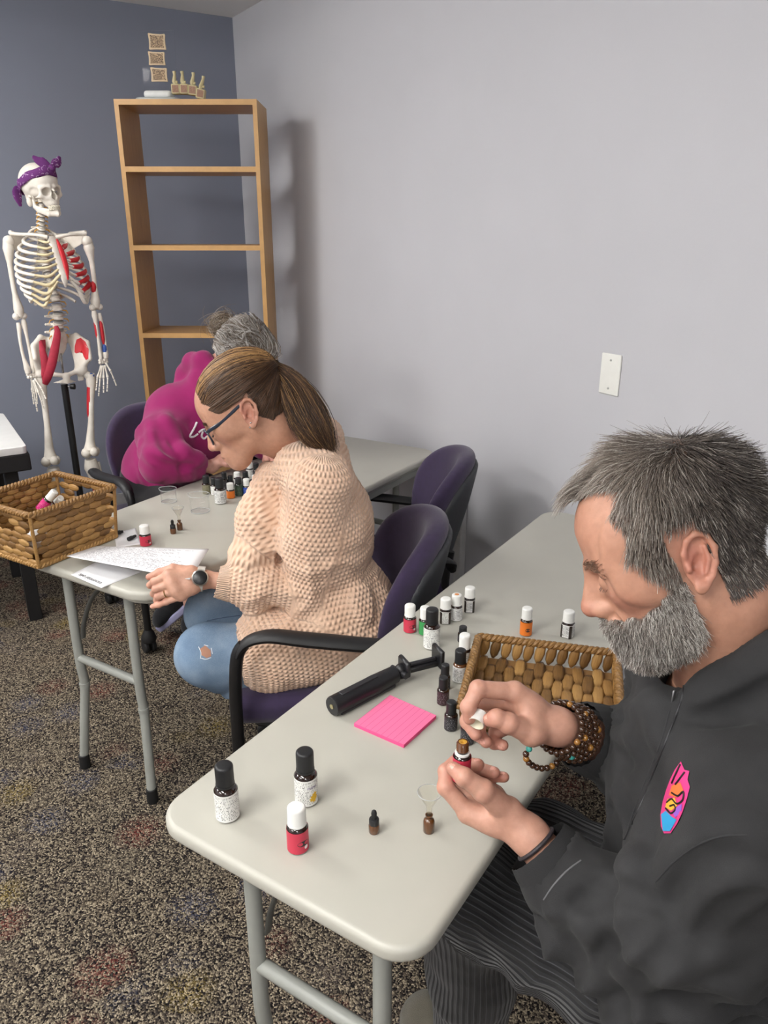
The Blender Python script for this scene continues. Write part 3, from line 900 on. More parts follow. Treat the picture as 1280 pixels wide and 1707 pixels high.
# hands and forearms
def Z4(x, y, D): return od(700+x/3.556, 1100+y/3.556, D)
ML_w = Z4(650, 1045, .985); ML_e = od(1095, 1650, .93)
MR_w = Z4(815, 395, 1.035); MR_e = od(1128, 1285, 1.20)
left_f = [[(Z4(520, 900, .985), .0175), (Z4(375, 775, .962), .0135), (Z4(262, 695, .958), .0112), (Z4(196, 645, .966), .0088)],
          [(Z4(285, 905, 1.0), .0122), (Z4(152, 755, 1.002), .0105), (Z4(150, 660, 1.012), .0090), (Z4(205, 600, 1.022), .0080)],
          [(Z4(320, 850, 1.025), .0122), (Z4(190, 690, 1.04), .0105), (Z4(250, 615, 1.044), .0092), (Z4(345, 622, 1.030), .0083)],
          [(Z4(375, 825, 1.045), .0118), (Z4(265, 690, 1.062), .0100), (Z4(350, 645, 1.062), .0088), (Z4(440, 668, 1.044), .0080)],
          [(Z4(440, 800, 1.06), .0108), (Z4(350, 725, 1.072), .0088), (Z4(425, 690, 1.066), .0080), (Z4(498, 695, 1.050), .0072)]]
right_f = [[(Z4(660, 430, 1.008), .0165), (Z4(525, 375, .992), .0128), (Z4(455, 345, .990), .0112), (Z4(412, 355, .993), .0090)],
           [(Z4(560, 190, 1.020), .0125), (Z4(345, 172, 1.004), .0110), (Z4(285, 280, 1.000), .0096), (Z4(292, 345, 1.004), .0086)],
           [(Z4(560, 240, 1.040), .0122), (Z4(310, 255, 1.034), .0108), (Z4(282, 365, 1.030), .0096), (Z4(330, 440, 1.022), .0086)],
           [(Z4(580, 300, 1.052), .0118), (Z4(360, 350, 1.052), .0102), (Z4(345, 440, 1.044), .0090), (Z4(392, 486, 1.030), .0082)],
           [(Z4(620, 360, 1.060), .0108), (Z4(450, 430, 1.060), .0090), (Z4(440, 492, 1.050), .0082), (Z4(492, 506, 1.036), .0074)]]
def hand_mesh(fingers, wrist, elbow, h=.0017, wr=.023, fr=.034, skin=S(194, 148, 128), red=S(184, 116, 102)):
    pts = np.array([p for f in fingers for p, r in f]+[wrist]); arm = np.array(wrist)+(np.array(elbow)-wrist)*.42
    lo = np.minimum(pts.min(0), arm)-.035; hi = np.maximum(pts.max(0), arm)+.035
    s = SDF(lo, hi, h)
    s.cap(wrist, arm, wr, fr, k=.01)
    hand_chain(s, fingers, wrist, None, wr=wr)
    V, Q = s.net(); C = np.tile(np.array(skin), (len(V), 1))
    for f in fingers:
        for i, (p, r) in enumerate(f):
            w = np.clip(1-np.linalg.norm(V-p, axis=1)/(.019 if i else .012), 0, 1)[:, None]*(.65 if i == len(f)-1 else .4)
            C = C*(1-w)+np.array(red)*w
    return V, Q, C, s
for f_, w_, e_ in ((left_f, ML_w, ML_e), (right_f, MR_w, MR_e)):
    V, Q, C, _s = hand_mesh(f_, w_, e_); body_parts.append((V, Q, C))
# trunk and limbs under the clothes
MJ = dict(neck=m_neck_w, Ls=np.array([.672, .335, .965]), Rs=np.array([.905, .615, .965]), chest=np.array([.775, .455, .86]), belly=np.array([.80, .40, .68]), pel=np.array([.845, .355, .555]),
          Lh=np.array([.785, .30, .525]), Rh=np.array([.92, .43, .525]), Lk=od(790, 1487, 1.24), Rk=od(905, 1420, 1.34), Lf=np.array([.70, .80, .06]), Rf=np.array([.92, .93, .06]))
def trunk(h=.016):
    s = SDF((.4, .1, 0), (1.15, 1.05, 1.15), h); J = MJ
    s.chain([J['neck'], J['chest'], J['belly'], J['pel']], [.055, .10, .105, .11], k=.05)
    s.cap(J['Ls'], J['Rs'], .045, k=.04)
    for a in 'LR':
        s.chain([J[a+'s'], ML_e if a == 'L' else MR_e, (ML_w if a == 'L' else MR_w)*.55+(ML_e if a == 'L' else MR_e)*.45], [.045, .036, .03], k=.02)
        s.chain([J[a+'h'], J[a+'k'], J[a+'f']], [.075, .05, .032], k=.03)
    return s.net()
V, Q = trunk(); body_parts.append((V, Q, np.tile(np.array(S(216, 160, 132)), (len(V), 1))))
def join_parts(name, parts, m, parent, base):
    Vs, Qs, Cs, n = [], [], [], 0
    for V, Q, C in parts: Vs.append(V); Qs.append(Q+n); Cs.append(C); n += len(V)
    me = new_mesh(name, np.concatenate(Vs)-base, np.concatenate(Qs)); set_col(me, np.concatenate(Cs)); return link_mesh(name, me, m, parent)
man_body = join_parts('body', body_parts, M_SKIN, man, MAN_BASE)
nails(left_f, [-CF+CU*.6, None, -CF*.5+CR*.3+CU, -CF*.6+CU, -CF*.6+CU], M_NAIL, man, MAN_BASE)
nails(right_f, [-CF+CU*.9-CR*.2, None, None, -CF-CU*.2, -CF-CU*.2], M_NAIL, man, MAN_BASE)

# hair, brows and beard
def man_dir(p, t, J):
    wh = np.array([-.058, .012, .128]); d = p-wh; d[:, 2] *= .8
    d /= np.linalg.norm(d, axis=1)[:, None]+1e-6
    fr = sstep(p[:, 0], .0, .07)*sstep(p[:, 2], .05, .09)
    d[:, 0] += fr*.45; d[:, 2] += fr*(.45-2.0*t)+sstep(p[:, 2], .1, .14)*(.25-.2*t)
    side = sstep(np.abs(p[:, 1]), .05, .07)
    d[:, 2] -= side*.35; d[:, 0] -= side*.15
    return d+J*1.15+np.stack([vnoise(p, 38, 5), vnoise(p, 38, 6), vnoise(p, 38, 7)], 1)*.35
n = 24000
hm = hm*(vnoise(Vh, 160, 77) > -.75)
Pr, Nr = scatter(Vh, Qh, hm, n, mh)
Lh = np.interp(Pr[:, 2], [-.06, 0, .05, .09, .13], [.008, .013, .021, .034, .046])*(1+.05*sstep(Pr[:, 0], .03, .075)*sstep(Pr[:, 2], .05, .08))*RNG.uniform(.6, 1.2, n)*(1-.6*((np.abs(Pr[:, 1]) > .016) & (Pr[:, 0] > .018) & (Pr[:, 2] > .055)))
dk, md, lt, wt = map(np.array, (S(74, 67, 64), S(116, 105, 97), S(148, 137, 127), S(196, 190, 182)))
wfr = sstep(Pr[:, 0]+.25*Pr[:, 2]+.012*vnoise(Pr, 30, 2), -.06, .05)[:, None]
Cn = dk*(1-wfr)+md*wfr
u = RNG.random(n)[:, None]; Cn = np.where(u < .30+.25*wfr, lt*(.55+.45*wfr), Cn); Cn = np.where(u > .93-.05*wfr, wt, Cn)*RNG.uniform(.8, 1.15, (n, 1))
strands('hair', mh, Pr, Nr, man_dir, Lh, 5, .00042, Cn, MP, man, MAN_BASE, off=.0015, lift=.26, jit=.12)
def beard_dir(p, t, J):
    d = np.zeros_like(p); d[:, 2] = -1; d[:, 0] = .12+.2*t*sstep(p[:, 0], .06, .1)
    mo = (p[:, 2] > -.062) & (p[:, 0] > .085); d[mo, 1] = np.sign(p[mo, 1])*.75; d[mo, 2] = -.7
    side = sstep(-p[:, 0], -.05, -.01); d[:, 0] -= side*.35
    return d+J*1.6+np.stack([vnoise(p, 55, 15), vnoise(p, 55, 16), vnoise(p, 55, 17)], 1)*.45
n = 16000
Pr, Nr = scatter(Vh, Qh, bm_, n, mh)
Lb = np.interp(Pr[:, 2], [-.13, -.09, -.06, -.045, -.02], [.016, .020, .015, .008, .008])*RNG.uniform(.6, 1.25, n)*(1-.35*sstep(Pr[:, 0], .07, .10))
u = RNG.random(n)[:, None]; wv = (.5+.5*vnoise(Pr, 26, 9))[:, None]
Cn = np.where(u < .38, np.array(S(122, 113, 106)), np.where(u < .72, np.array(S(172, 164, 156)), np.array(S(224, 219, 212))))*(.7+.4*wv)*RNG.uniform(.85, 1.1, (n, 1))
strands('beard', mh, Pr, Nr, beard_dir, Lb, 4, .00042, Cn, MP, man, MAN_BASE, off=.0022, lift=.55, jit=.17)
def brow(head, pose, parent, base, col, n=260, ln=.010, thick=1., z0=.0235):
    def dr(p, t, J):
        d = np.zeros_like(p); d[:, 1] = np.sign(p[:, 1])*1.; d[:, 0] = -.5; d[:, 2] = .15; return d+J
    for sgn in (-1, 1):
        t = RNG.random(n); r = np.stack([.104-.030*t, sgn*(.010+.040*t), z0+.005*np.sin(t*PI)-.003*t+RNG.normal(0, .0020*thick, n)], 1)
        for _ in range(4): r -= head.grad(r)*head.sample(r)[:, None]
        strands('eyebrow', head, r, head.grad(r), dr, np.full(n, ln), 3, .00045, np.tile(np.array(col), (n, 1))*RNG.uniform(.7, 1.3, (n, 1)), pose, parent, base, off=.0008, lift=.08, jit=.12)
brow(mh, MP, man, MAN_BASE, S(136, 106, 88), n=170, thick=1.1, ln=.010)
def lashes(head, pose, parent, base, col=S(40, 30, 28), n=60):
    def dr(p, t, J):
        d = np.zeros_like(p); d[:, 0] = .9; d[:, 1] = np.sign(p[:, 1])*.5; d[:, 2] = -.6; return d+J
    for sgn in (-1, 1):
        t = RNG.random(n); r = np.stack([.0955-.0115*t, sgn*(.019+.025*t), -.0035-.0008*np.sin(t*PI)], 1)
        for _ in range(4): r -= head.grad(r)*head.sample(r)[:, None]
        strands('eyelashes', head, r, head.grad(r), dr, np.full(n, .006), 3, .00032, np.tile(np.array(col), (n, 1)), pose, parent, base, off=.0006, lift=.2, jit=.12)
lashes(mh, MP, man, MAN_BASE, S(110, 80, 66), 26)

# hoodie
M_HOOD = m_cloth('charcoal_washed_cotton', S(40, 40, 41), .35, 900, .14, 10, sheen=.04, wash=S(54, 54, 55))
hd = SDF((.43, .1, .46), (1.2, 1.0, 1.2), .0062)
J = MJ; lr = (J['Rs']-J['Ls'])/np.linalg.norm(J['Rs']-J['Ls']); fwd = np.cross(lr, [0, 0, 1.]); fwd = -fwd if fwd@np.array([-.76, .65, 0]) < 0 else fwd
hd.ell(J['chest'], (.155, .125, .17), R=np.stack([lr, fwd, [0, 0, 1.]], 1), k=.03)
hd.ell(J['belly']+fwd*.02, (.165, .145, .15), R=np.stack([lr, fwd, [0, 0, 1.]], 1), k=.06)
hd.ell(J['pel']+np.array([0, 0, .02]), (.175, .15, .12), R=np.stack([lr, fwd, [0, 0, 1.]], 1), k=.06)
hd.cap(J['Ls']+lr*.03, J['Rs']-lr*.03, .075, k=.05)
hd.chain([J['neck']-fwd*.03, J['chest']], [.075, .10], k=.05)
mLu = (J['Ls']+ML_e)/2
cuffL = ML_w*.92+ML_e*.08; cuffR = MR_w*.84+MR_e*.16
hd.chain([J['Ls'], mLu+fwd*.005, ML_e], [.082, .078, .066], k=.03)
hd.chain([ML_e, ML_e*.5+cuffL*.5, ML_e*.2+cuffL*.8, cuffL], [.066, .060, .048, .036], k=.022)
hd.chain([J['Rs'], MR_e], [.08, .066], k=.03)
hd.chain([MR_e, MR_e*.5+cuffR*.5, MR_e*.22+cuffR*.78, cuffR], [.066, .060, .049, .037], k=.022)
def hood_fold(P):
    d = folds(P, ML_e, cuffL, .012, .030, 3, .02, .60)+folds(P, J['Ls'], ML_e, .012, .042, 9, .35, 1.05)+folds(P, MR_e, cuffR, .011, .026, 21, .15, .55)
    d += .0045*vnoise(P, 11, 31)+.003*vnoise(P, 23, 33)
    ax = np.array([.3, .2, .9]); d += folds(P, J['chest']+fwd*.08, J['pel']+fwd*.1, .006, .055, 40, .25, .95)*.8
    return d
hd.warp(hood_fold, .03)
# hood lying on the back and the open collar
hoodc = J['neck']-fwd*.075+np.array([0, 0, .0])
ring = [J['neck']+fwd*(.055*math.cos(a))+lr*(.088*math.sin(a))+np.array([0, 0, .040-.060*math.cos(a)])-fwd*.035 for a in np.linspace(.45, 2*PI-.45, 13)]
hd.chain(ring, [.022+.024*math.sin(i/12*PI) for i in range(13)], k=.012)
hd.ell(hoodc-fwd*.045+np.array([0, 0, -.01]), (.10, .06, .065), R=np.stack([lr, fwd, [0, 0, 1.]], 1), k=.03)
ridge(hd, [(1150, 1172), (1185, 1162), (1225, 1140), (1262, 1115), (1300, 1085), (1340, 1060)], .034, .012, .004)
ridge(hd, [(1150, 1200), (1195, 1196), (1240, 1176), (1285, 1148), (1340, 1110)], .014, .008, .004, 'cut')
for pix, r_ in (([(985, 1432), (1012, 1452), (1045, 1462), (1075, 1478)], .020), ([(935, 1490), (960, 1478), (1000, 1480), (1030, 1500)], .017), ([(985, 1560), (1010, 1525), (1045, 1515), (1080, 1520)], .018), ([(1020, 1625), (1050, 1595), (1080, 1570), (1115, 1530)], .022),
                ([(1105, 1485), (1130, 1445), (1175, 1415), (1230, 1400), (1290, 1395)], .022), ([(1150, 1560), (1190, 1500), (1240, 1470), (1300, 1455)], .020), ([(1040, 1470), (1066, 1420), (1085, 1370), (1096, 1330)], .014), ([(985, 1190), (1015, 1215), (1040, 1245)], .013), ([(1030, 1170), (1060, 1205), (1070, 1250)], .015), ([(1075, 1165), (1100, 1190), (1100, 1235)], .015), ([(1090, 1640), (1120, 1600), (1160, 1580), (1210, 1585)], .018)):
    ridge(hd, pix, r_, .022, r_*.55)
for pix, r_ in (([(1000, 1470), (1030, 1482), (1062, 1500)], .008), ([(960, 1505), (990, 1500), (1018, 1512)], .007), ([(1010, 1590), (1040, 1560), (1072, 1548)], .008), ([(1110, 1510), (1140, 1465), (1185, 1435), (1240, 1420)], .009), ([(1060, 1640), (1090, 1605), (1130, 1560)], .009), ([(1010, 1235), (1030, 1262), (1050, 1275)], .007), ([(1000, 1180), (1030, 1195), (1052, 1225)], .007), ([(1160, 1590), (1200, 1530), (1260, 1495)], .009)):
    ridge(hd, pix, r_, .014, .002, 'cut')
# neck opening, cuff openings
hd.chain([J['neck']+fwd*.012+np.array([0, 0, .12]), J['neck']+fwd*.022+np.array([0, 0, -.02])], [.072, .058], k=.008, op='cut')
for w_, e_, c_ in ((ML_w, ML_e, cuffL), (MR_w, MR_e, cuffR)):
    d = (w_-e_)/np.linalg.norm(w_-e_); hd.cap(c_+d*.02, c_+d*.09, .055, .06, k=.002, op='cut'); hd.cap(c_-d*.012, c_+d*.05, .030, .034, k=.004, op='cut')
hood_o, HV, HQ = sdf_obj('hoodie', hd, M_HOOD, man, MAN_BASE)
# ribbed cuffs
M_RIB = m_cloth('charcoal_rib', S(42, 42, 43), .4, 900, .1, 12, sheen=.03)
for w_, e_, c_ in ((ML_w, ML_e, cuffL), (MR_w, MR_e, cuffR)):
    d = (e_-w_)/np.linalg.norm(e_-w_)
    pts = [c_-d*.003, c_+d*.010, c_+d*.03, c_+d*.046]; up = np.array([0, 0, 1.])
    mbq = MB().tube(np.array(pts)-MAN_BASE, [.0435, .0475, .0505, .0520], 48, cap=False)
    Vq = np.array(mbq.V); c0 = (Vq.reshape(4, 48, 3)).mean(1, keepdims=True); wv_ = 1+.018*np.cos(np.arange(48)*PI)[None, :, None]; Vq = (c0+(Vq.reshape(4, 48, 3)-c0)*wv_).reshape(-1, 3)
    mbq.V = [tuple(v) for v in Vq]; mbq.build('cuff', M_RIB, hood_o)
# zip, seams, drawcord and chest emblem laid on the cloth
M_ZIP = mat('zip_metal', S(58, 58, 60), .4, .6); M_SEAM = mat('hoodie_seam', S(44, 44, 46), .9)
ropeline('zip', hd, [(1141, 1128), (1136, 1165), (1118, 1215), (1092, 1280), (1066, 1345), (1040, 1400)], .0016, M_ZIP, hood_o, MAN_BASE, -.0004)
_zp, _zn = march(hd, 1126, 1165)
if _zp is not None: MB().box(_zp+_zn*.003-MAN_BASE, (.006, .002, .020), None, .001).build('zip_pull', mat('zip_pull_steel', S(170, 170, 172), .3, .9), hood_o)
ropeline('seam', hd, [(1092, 1470), (1120, 1440), (1158, 1412), (1200, 1395), (1245, 1392)], .0012, M_SEAM, hood_o, MAN_BASE, -.0007)
ropeline('cuff_seam', hd, [(906, 1500), (922, 1476), (944, 1452), (968, 1434)], .0011, mat('cuff_stitch', S(104, 104, 106), .8), hood_o, MAN_BASE, -.0003)
ropeline('placket_seam', hd, [(1116, 1185), (1100, 1240), (1072, 1310), (1046, 1380)], .0012, M_SEAM, hood_o, MAN_BASE, -.0006)
def flat(name, c, r=.6): return mat(name, S(*c), r, var=.03)
E_PINK, E_OR, E_YE, E_BLUE, E_BLK, E_PUR = flat('emblem_pink', (226, 60, 132)), flat('emblem_orange', (238, 120, 60)), flat('emblem_yellow', (246, 186, 58)), flat('emblem_blue', (46, 160, 216)), flat('emblem_black', (22, 20, 22)), flat('emblem_purple', (150, 92, 200))
em = decal('emblem', hd, [(1136, 1270), (1142, 1284), (1150, 1286), (1147, 1300), (1151, 1312), (1146, 1332), (1139, 1354), (1130, 1374), (1119, 1390), (1108, 1390), (1103, 1378), (1102, 1358), (1106, 1336), (1112, 1316), (1119, 1298), (1126, 1284)], E_PINK, hood_o, MAN_BASE, .0010)
for poly, mm in (([(1122, 1310), (1136, 1305), (1141, 1318), (1130, 1330), (1117, 1326)], E_OR), ([(1115, 1332), (1127, 1330), (1131, 1343), (1121, 1352), (1111, 1346)], E_YE),
                 ([(1104, 1358), (1112, 1352), (1122, 1362), (1130, 1368), (1119, 1387), (1107, 1386)], E_BLUE), ([(1131, 1345), (1139, 1340), (1138, 1354), (1128, 1364), (1124, 1356)], E_PUR)):
    decal('emblem_patch', hd, poly, mm, em, MAN_BASE, .0016)
for ln in ([(1122, 1322), (1132, 1327), (1141, 1320), (1140, 1334), (1130, 1340), (1122, 1332), (1114, 1338)], [(1136, 1275), (1128, 1292), (1122, 1306)], [(1143, 1288), (1134, 1300), (1128, 1308)], [(1112, 1348), (1120, 1356), (1128, 1350), (1126, 1342), (1119, 1344)]):
    ropeline('emblem_line', hd, ln, .0010, E_BLK, em, MAN_BASE, .0016, 6, 4)

# trousers with woven pin stripes
def m_pants():
    t = NT('black_pleated_trousers'); a = t.attr('kuv'); sp = t.n('ShaderNodeSeparateXYZ'); t.l(a.outputs['Vector'], sp.inputs[0])
    nz = t.noise(t.coord(), 14, 2)
    v = t.math('ADD', t.math('MULTIPLY', sp.outputs[1], 1.0), t.math('MULTIPLY', nz.outputs['Fac'], .5))
    w = t.math('ABSOLUTE', t.math('SUBTRACT', t.math('FRACT', v), .5)); n1 = t.noise(t.coord(), 60, 3)
    wave = t.math('MULTIPLY', w, 2.0)
    t.set(Base_Color=t.ramp(wave, [(.45, S(17, 17, 20)), (.80, S(22, 22, 25)), (.92, S(66, 66, 70))]), Roughness=.75, Sheen_Weight=.15)
    t.bump(wave, .7, .004); return t.m
M_PANTS = m_pants()
pt = SDF((.42, .1, .03), (1.2, 1.1, .72), .0075)
pt.ell(J['pel']-np.array([0, 0, .01]), (.175, .155, .115), R=np.stack([lr, fwd, [0, 0, 1.]], 1), k=.04)
for a in 'LR':
    ank = J[a+'f']+np.array([0, 0, .02])
    pt.chain([J[a+'h'], J[a+'k']], [.095, .082], k=.04); pt.chain([J[a+'k'], J[a+'k']*.5+ank*.5, ank], [.082, .078, .068], k=.025)
    pt.cap(ank-np.array([0, 0, .01]), ank-np.array([0, 0, .08]), .052, .05, k=.004, op='cut')
pt.warp(lambda P: .005*vnoise(P, 12, 51)+.004*vnoise(P, 24, 53)+folds(P, J['Lh'], J['Lk'], .006, .05, 55, .1, .9), .03)
def pants_uv(V):
    o = np.zeros((len(V), 3)); best = np.full(len(V), 9.)
    for a in 'LR':
        for p, q, e in ((J[a+'h'], J[a+'k'], 0), (J[a+'k'], J[a+'f'], 1)):
            ab = q-p; L2 = ab@ab; t = np.clip((V-p)@ab/L2, 0, 1); w = V-p-np.outer(t, ab); d = np.linalg.norm(w, axis=1); m = d < best; best[m] = d[m]
            ref = np.array([0, 0, 1.]) if e == 0 else fwd; x = ab/np.sqrt(L2); ref = ref-x*(ref@x); ref /= np.linalg.norm(ref); bi = np.cross(x, ref)
            ang = np.arctan2(w@bi, w@ref); o[m, 1] = (ang*.085/.0105)[m]; o[m, 0] = (t*np.sqrt(L2))[m]
    return o
sdf_obj('trousers', pt, M_PANTS, man, MAN_BASE, uv=pants_uv)
# shoes
M_CANV = m_cloth('olive_canvas', S(88, 84, 74), .6, 600, .12, 40); M_SOLE = mat('shoe_sole', S(150, 144, 132), .7)
for a, toe in (('L', oz(675, 1690, .03)), ('R', np.array([.93, 1.16, .03]))):
    heel = MJ[a+'f']*np.array([1, 1, 0])+np.array([.02, -.03, 0]); dv = toe-heel; dv[2] = 0; Ls_ = np.linalg.norm(dv); d = dv/Ls_; sd = np.array([-d[1], d[0], 0])
    if Ls_ > .27: heel = toe-d*.27; heel[2] = 0; Ls_ = .27
    s = SDF(np.minimum(heel, toe)-.08-np.array([0, 0, -.06]), np.maximum(heel, toe)+np.array([.08, .08, .14]), .006)
    s.chain([heel+d*.04+[0, 0, .055], heel+d*.13+[0, 0, .05], toe*[1, 1, 0]-d*.05+[0, 0, .042]], [.042, .044, .038], k=.03)
    s.ell(toe*[1, 1, 0]-d*.045+[0, 0, .038], (.050, .045, .032), R=np.stack([d, sd, [0, 0, 1.]], 1), k=.02)
    s.box((heel+toe)*[.5, .5, 0]-[0, 0, .045], (.3, .3, .06), r=.001, k=.003, op='cut')
    so, _, _ = sdf_obj('shoe', s, M_CANV, man, MAN_BASE)
    out = []
    for i in range(25):
        q = i/24*2*PI; r1 = .5*Ls_+.002; out.append(((heel+toe)/2+d*math.cos(q)*r1+sd*math.sin(q)*(.046-.006*math.cos(q)))[:2])
    MB().prism([tuple(np.array(p)-MAN_BASE[:2]) for p in out[:-1]], .002, .024, .004).build('sole', M_SOLE, so)

# bracelets
M_BEAD = mat('tiger_eye_bead', S(62, 40, 26), .12, var=.5, vscale=120, Coat_Weight=.6); M_BEADG = mat('golden_bead', S(150, 104, 48), .15, var=.3, vscale=140, Coat_Weight=.6); M_TURQ = mat('turquoise_bead', S(64, 156, 146), .3, var=.2, vscale=150)
_bd = {}
def bead_mesh(m, r):
    if (m.name, r) not in _bd:
        me = MB().ball((0, 0, 0), r, 12, 8).mesh('bead'); me.materials.append(m); _bd[(m.name, r)] = me
    return _bd[(m.name, r)]
def bracelet(pts, r, pick, name='bead_bracelet', closed=True):
    root = bpy.data.objects.new(name, None); COL.objects.link(root); root.parent = man; root.empty_display_size = .02
    P = np.array(pts); P2 = np.vstack([P, P[:1]]) if closed else P; L = np.r_[0, np.cumsum(np.linalg.norm(np.diff(P2, axis=0), axis=1))]
    nb = int(L[-1]/(2*r*.985)); tt = np.arange(nb)/nb*L[-1]; Q = np.stack([np.interp(tt, L, P2[:, i]) for i in range(3)], 1)
    for i, q in enumerate(Q):
        o = link_mesh('bead', bead_mesh(pick(i), r), None, root); o.location = tuple(q-MAN_BASE)
    return root
axr = (MR_e-MR_w)/np.linalg.norm(MR_e-MR_w); n1 = np.cross(axr, [0, 0, 1.]); n1 /= np.linalg.norm(n1); n2 = np.cross(axr, n1)
for k in range(5):
    cc = MR_w+axr*(.004+.0085*k); rr = .0335+.0008*k; tilt = (-.10, .06, -.04, .10, .02)[k]
    loop = [cc+n1*rr*math.cos(a)*1.08+n2*rr*math.sin(a)+axr*tilt*rr*math.sin(a+k) for a in np.linspace(0, 2*PI, 60, endpoint=False)]
    bracelet(loop, .0044, lambda i, k=k: M_TURQ if (i == 3 and k == 2) else (M_BEADG if (i*7+k*3) % 9 == 0 else M_BEAD))
dang = smooth_path([od(905, 1225, 1.0), od(882, 1248, 1.005), od(876, 1262, 1.01), od(886, 1275, 1.02), od(905, 1281, 1.03), od(925, 1274, 1.04), od(938, 1255, 1.05), od(947, 1235, 1.05)], 8)
bracelet(dang, .0044, lambda i: M_TURQ if i == 3 else (M_BEADG if i % 6 == 5 else M_BEAD), closed=False)
axl = (ML_e-ML_w)/np.linalg.norm(ML_e-ML_w); n1 = np.cross(axl, [0, 0, 1.]); n1 /= np.linalg.norm(n1); n2 = np.cross(axl, n1)
cc = ML_w+axl*.012
MB().tube([cc+n1*.0275*math.cos(a)+n2*.0275*math.sin(a)-MAN_BASE for a in np.linspace(0, 2*PI, 40, endpoint=False)], .0028, 8, closed=True).build('cord_bracelet', mat('braided_cord', S(46, 40, 44), .6, var=.5, vscale=400), man)

# ------------------------------------------------------------------ the woman in the peach cardigan
WB = np.array([.80, 1.60, 0.])
woman = thing('person', 'woman with a brown ponytail, dark glasses and chunky peach cardigan, holding a printed sheet', 'person', tuple(WB))
WP = Pose(411, 686, 1.80, 153.8, 30, 6, .985)
WJ = dict(neck=np.array([.775, 1.648, 1.035]), mid=np.array([.815, 1.638, 1.0]), Ls=np.array([.765, 1.502, .995]), Rs=np.array([.90, 1.77, 1.01]), chest=np.array([.835, 1.622, .80]), hip=np.array([.875, 1.60, .56]),
          Lh=np.array([.83, 1.52, .53]), Rh=np.array([.90, 1.69, .53]), Lk=oz(345, 1092, .545), Rk=oz(352, 1022, .545), La=od(560, 1212, 2.2), Ra=np.array([.90, 1.84, .12]), Le=oz(512, 985, .705), Re=np.array([.93, 1.98, .77]))
def ZW(x, y, D): return od(220+x/2.783, 920+y/2.783, D)
WLw = ZW(345, 128, 1.845)
WRw = oz(466, 850, .755)
wl_f = [[(ZW(275, 92, 1.83), .0135), (ZW(190, 76, 1.822), .0105), (ZW(125, 95, 1.822), .0090), (ZW(78, 117, 1.826), .0075)],
        [(ZW(170, 108, 1.806), .0110), (ZW(102, 138, 1.808), .0088), (ZW(84, 154, 1.83), .0078), (ZW(112, 160, 1.852), .0070)],
        [(ZW(184, 146, 1.803), .0110), (ZW(110, 172, 1.806), .0088), (ZW(100, 194, 1.832), .0078), (ZW(132, 197, 1.85), .0070)],
        [(ZW(203, 178, 1.805), .0105), (ZW(122, 205, 1.812), .0084), (ZW(115, 224, 1.834), .0075), (ZW(142, 226, 1.848), .0068)],
        [(ZW(228, 203, 1.812), .0098), (ZW(158, 232, 1.815), .0076), (ZW(124, 246, 1.82), .0068), (ZW(95, 253, 1.83), .0060)]]
rb = WRw
def _o(a, b, c): return rb+np.array([a, b, c])
wr_f = [[(_o(-.02, -.01, -.005), .012), (_o(-.045, .0, -.012), .0095), (_o(-.062, .012, -.018), .0085), (_o(-.072, .022, -.022), .007)],
        [(_o(-.045, .045, -.005), .0105), (_o(-.08, .05, -.008), .0085), (_o(-.09, .035, -.022), .0075), (_o(-.08, .022, -.028), .0068)],
        [(_o(-.04, .06, -.008), .0105), (_o(-.077, .068, -.012), .0085), (_o(-.086, .052, -.024), .0075), (_o(-.074, .04, -.028), .0068)],
        [(_o(-.032, .072, -.010), .010), (_o(-.066, .082, -.014), .008), (_o(-.074, .068, -.025), .007), (_o(-.062, .056, -.028), .0065)],
        [(_o(-.022, .080, -.012), .009), (_o(-.05, .094, -.017), .0072), (_o(-.058, .083, -.025), .0065), (_o(-.048, .072, -.028), .006)]]
wh = head_sdf(tuple(WP.l(WJ['neck'])), h=.0026, male=False, nose=.9, brow=.75, jaw=.92)
Vw, Qw = wh.net()
def wmask(V):
    x, y, z = V[:, 0], np.abs(V[:, 1]), V[:, 2]
    xb = np.interp(z, [-.05, -.02, .02, .045, .07, .10], [-.036, -.022, .034, .056, .074, .070])-.25*np.clip(y-.03, 0, .05)*(z > .05)
    m = (x < xb) & (z > np.interp(x, [-.12, -.05, -.03, .0, .03], [-.035, -.045, -.02, .034, .03]))
    return m & ~((y > .0765) & (z < .042) & (x > -.045) & (x < .008))
wm = wmask(Vw).astype(float)
Cw = skin_col(Vw, S(190, 144, 120), S(182, 112, 97), wm*.95, S(70, 52, 40))
wparts = [(WP.w(Vw), Qw, Cw)]
for f_, w_, e_, fr_ in ((wl_f, WLw, WJ['Le'], .028), (wr_f, WRw, WJ['Re'], .028)):
    V, Q, C, _s = hand_mesh(f_, w_, e_, h=.0021, wr=.0185, fr=fr_, skin=S(206, 160, 138), red=S(196, 130, 114)); wparts.append((V, Q, C))
s = SDF((.3, 1.2, 0), (1.2, 2.2, 1.1), .018); J = WJ
s.chain([J['neck'], J['mid'], J['chest'], J['hip']], [.045, .08, .095, .11], k=.05); s.cap(J['Ls'], J['Rs'], .04, k=.03)
for a, w_ in (('L', WLw), ('R', WRw)):
    s.chain([J[a+'s'], J[a+'e'], J[a+'e']*.5+w_*.5], [.04, .032, .028], k=.02); s.chain([J[a+'h'], J[a+'k'], J[a+'a']], [.07, .045, .03], k=.03)
V, Q = s.net(); wparts.append((V, Q, np.tile(np.array(S(222, 172, 146)), (len(V), 1))))
join_parts('body', wparts, M_SKIN, woman, WB)
nails(wl_f, [CU-CF*.3, None, None, None, -CF], M_NAIL, woman, WB)

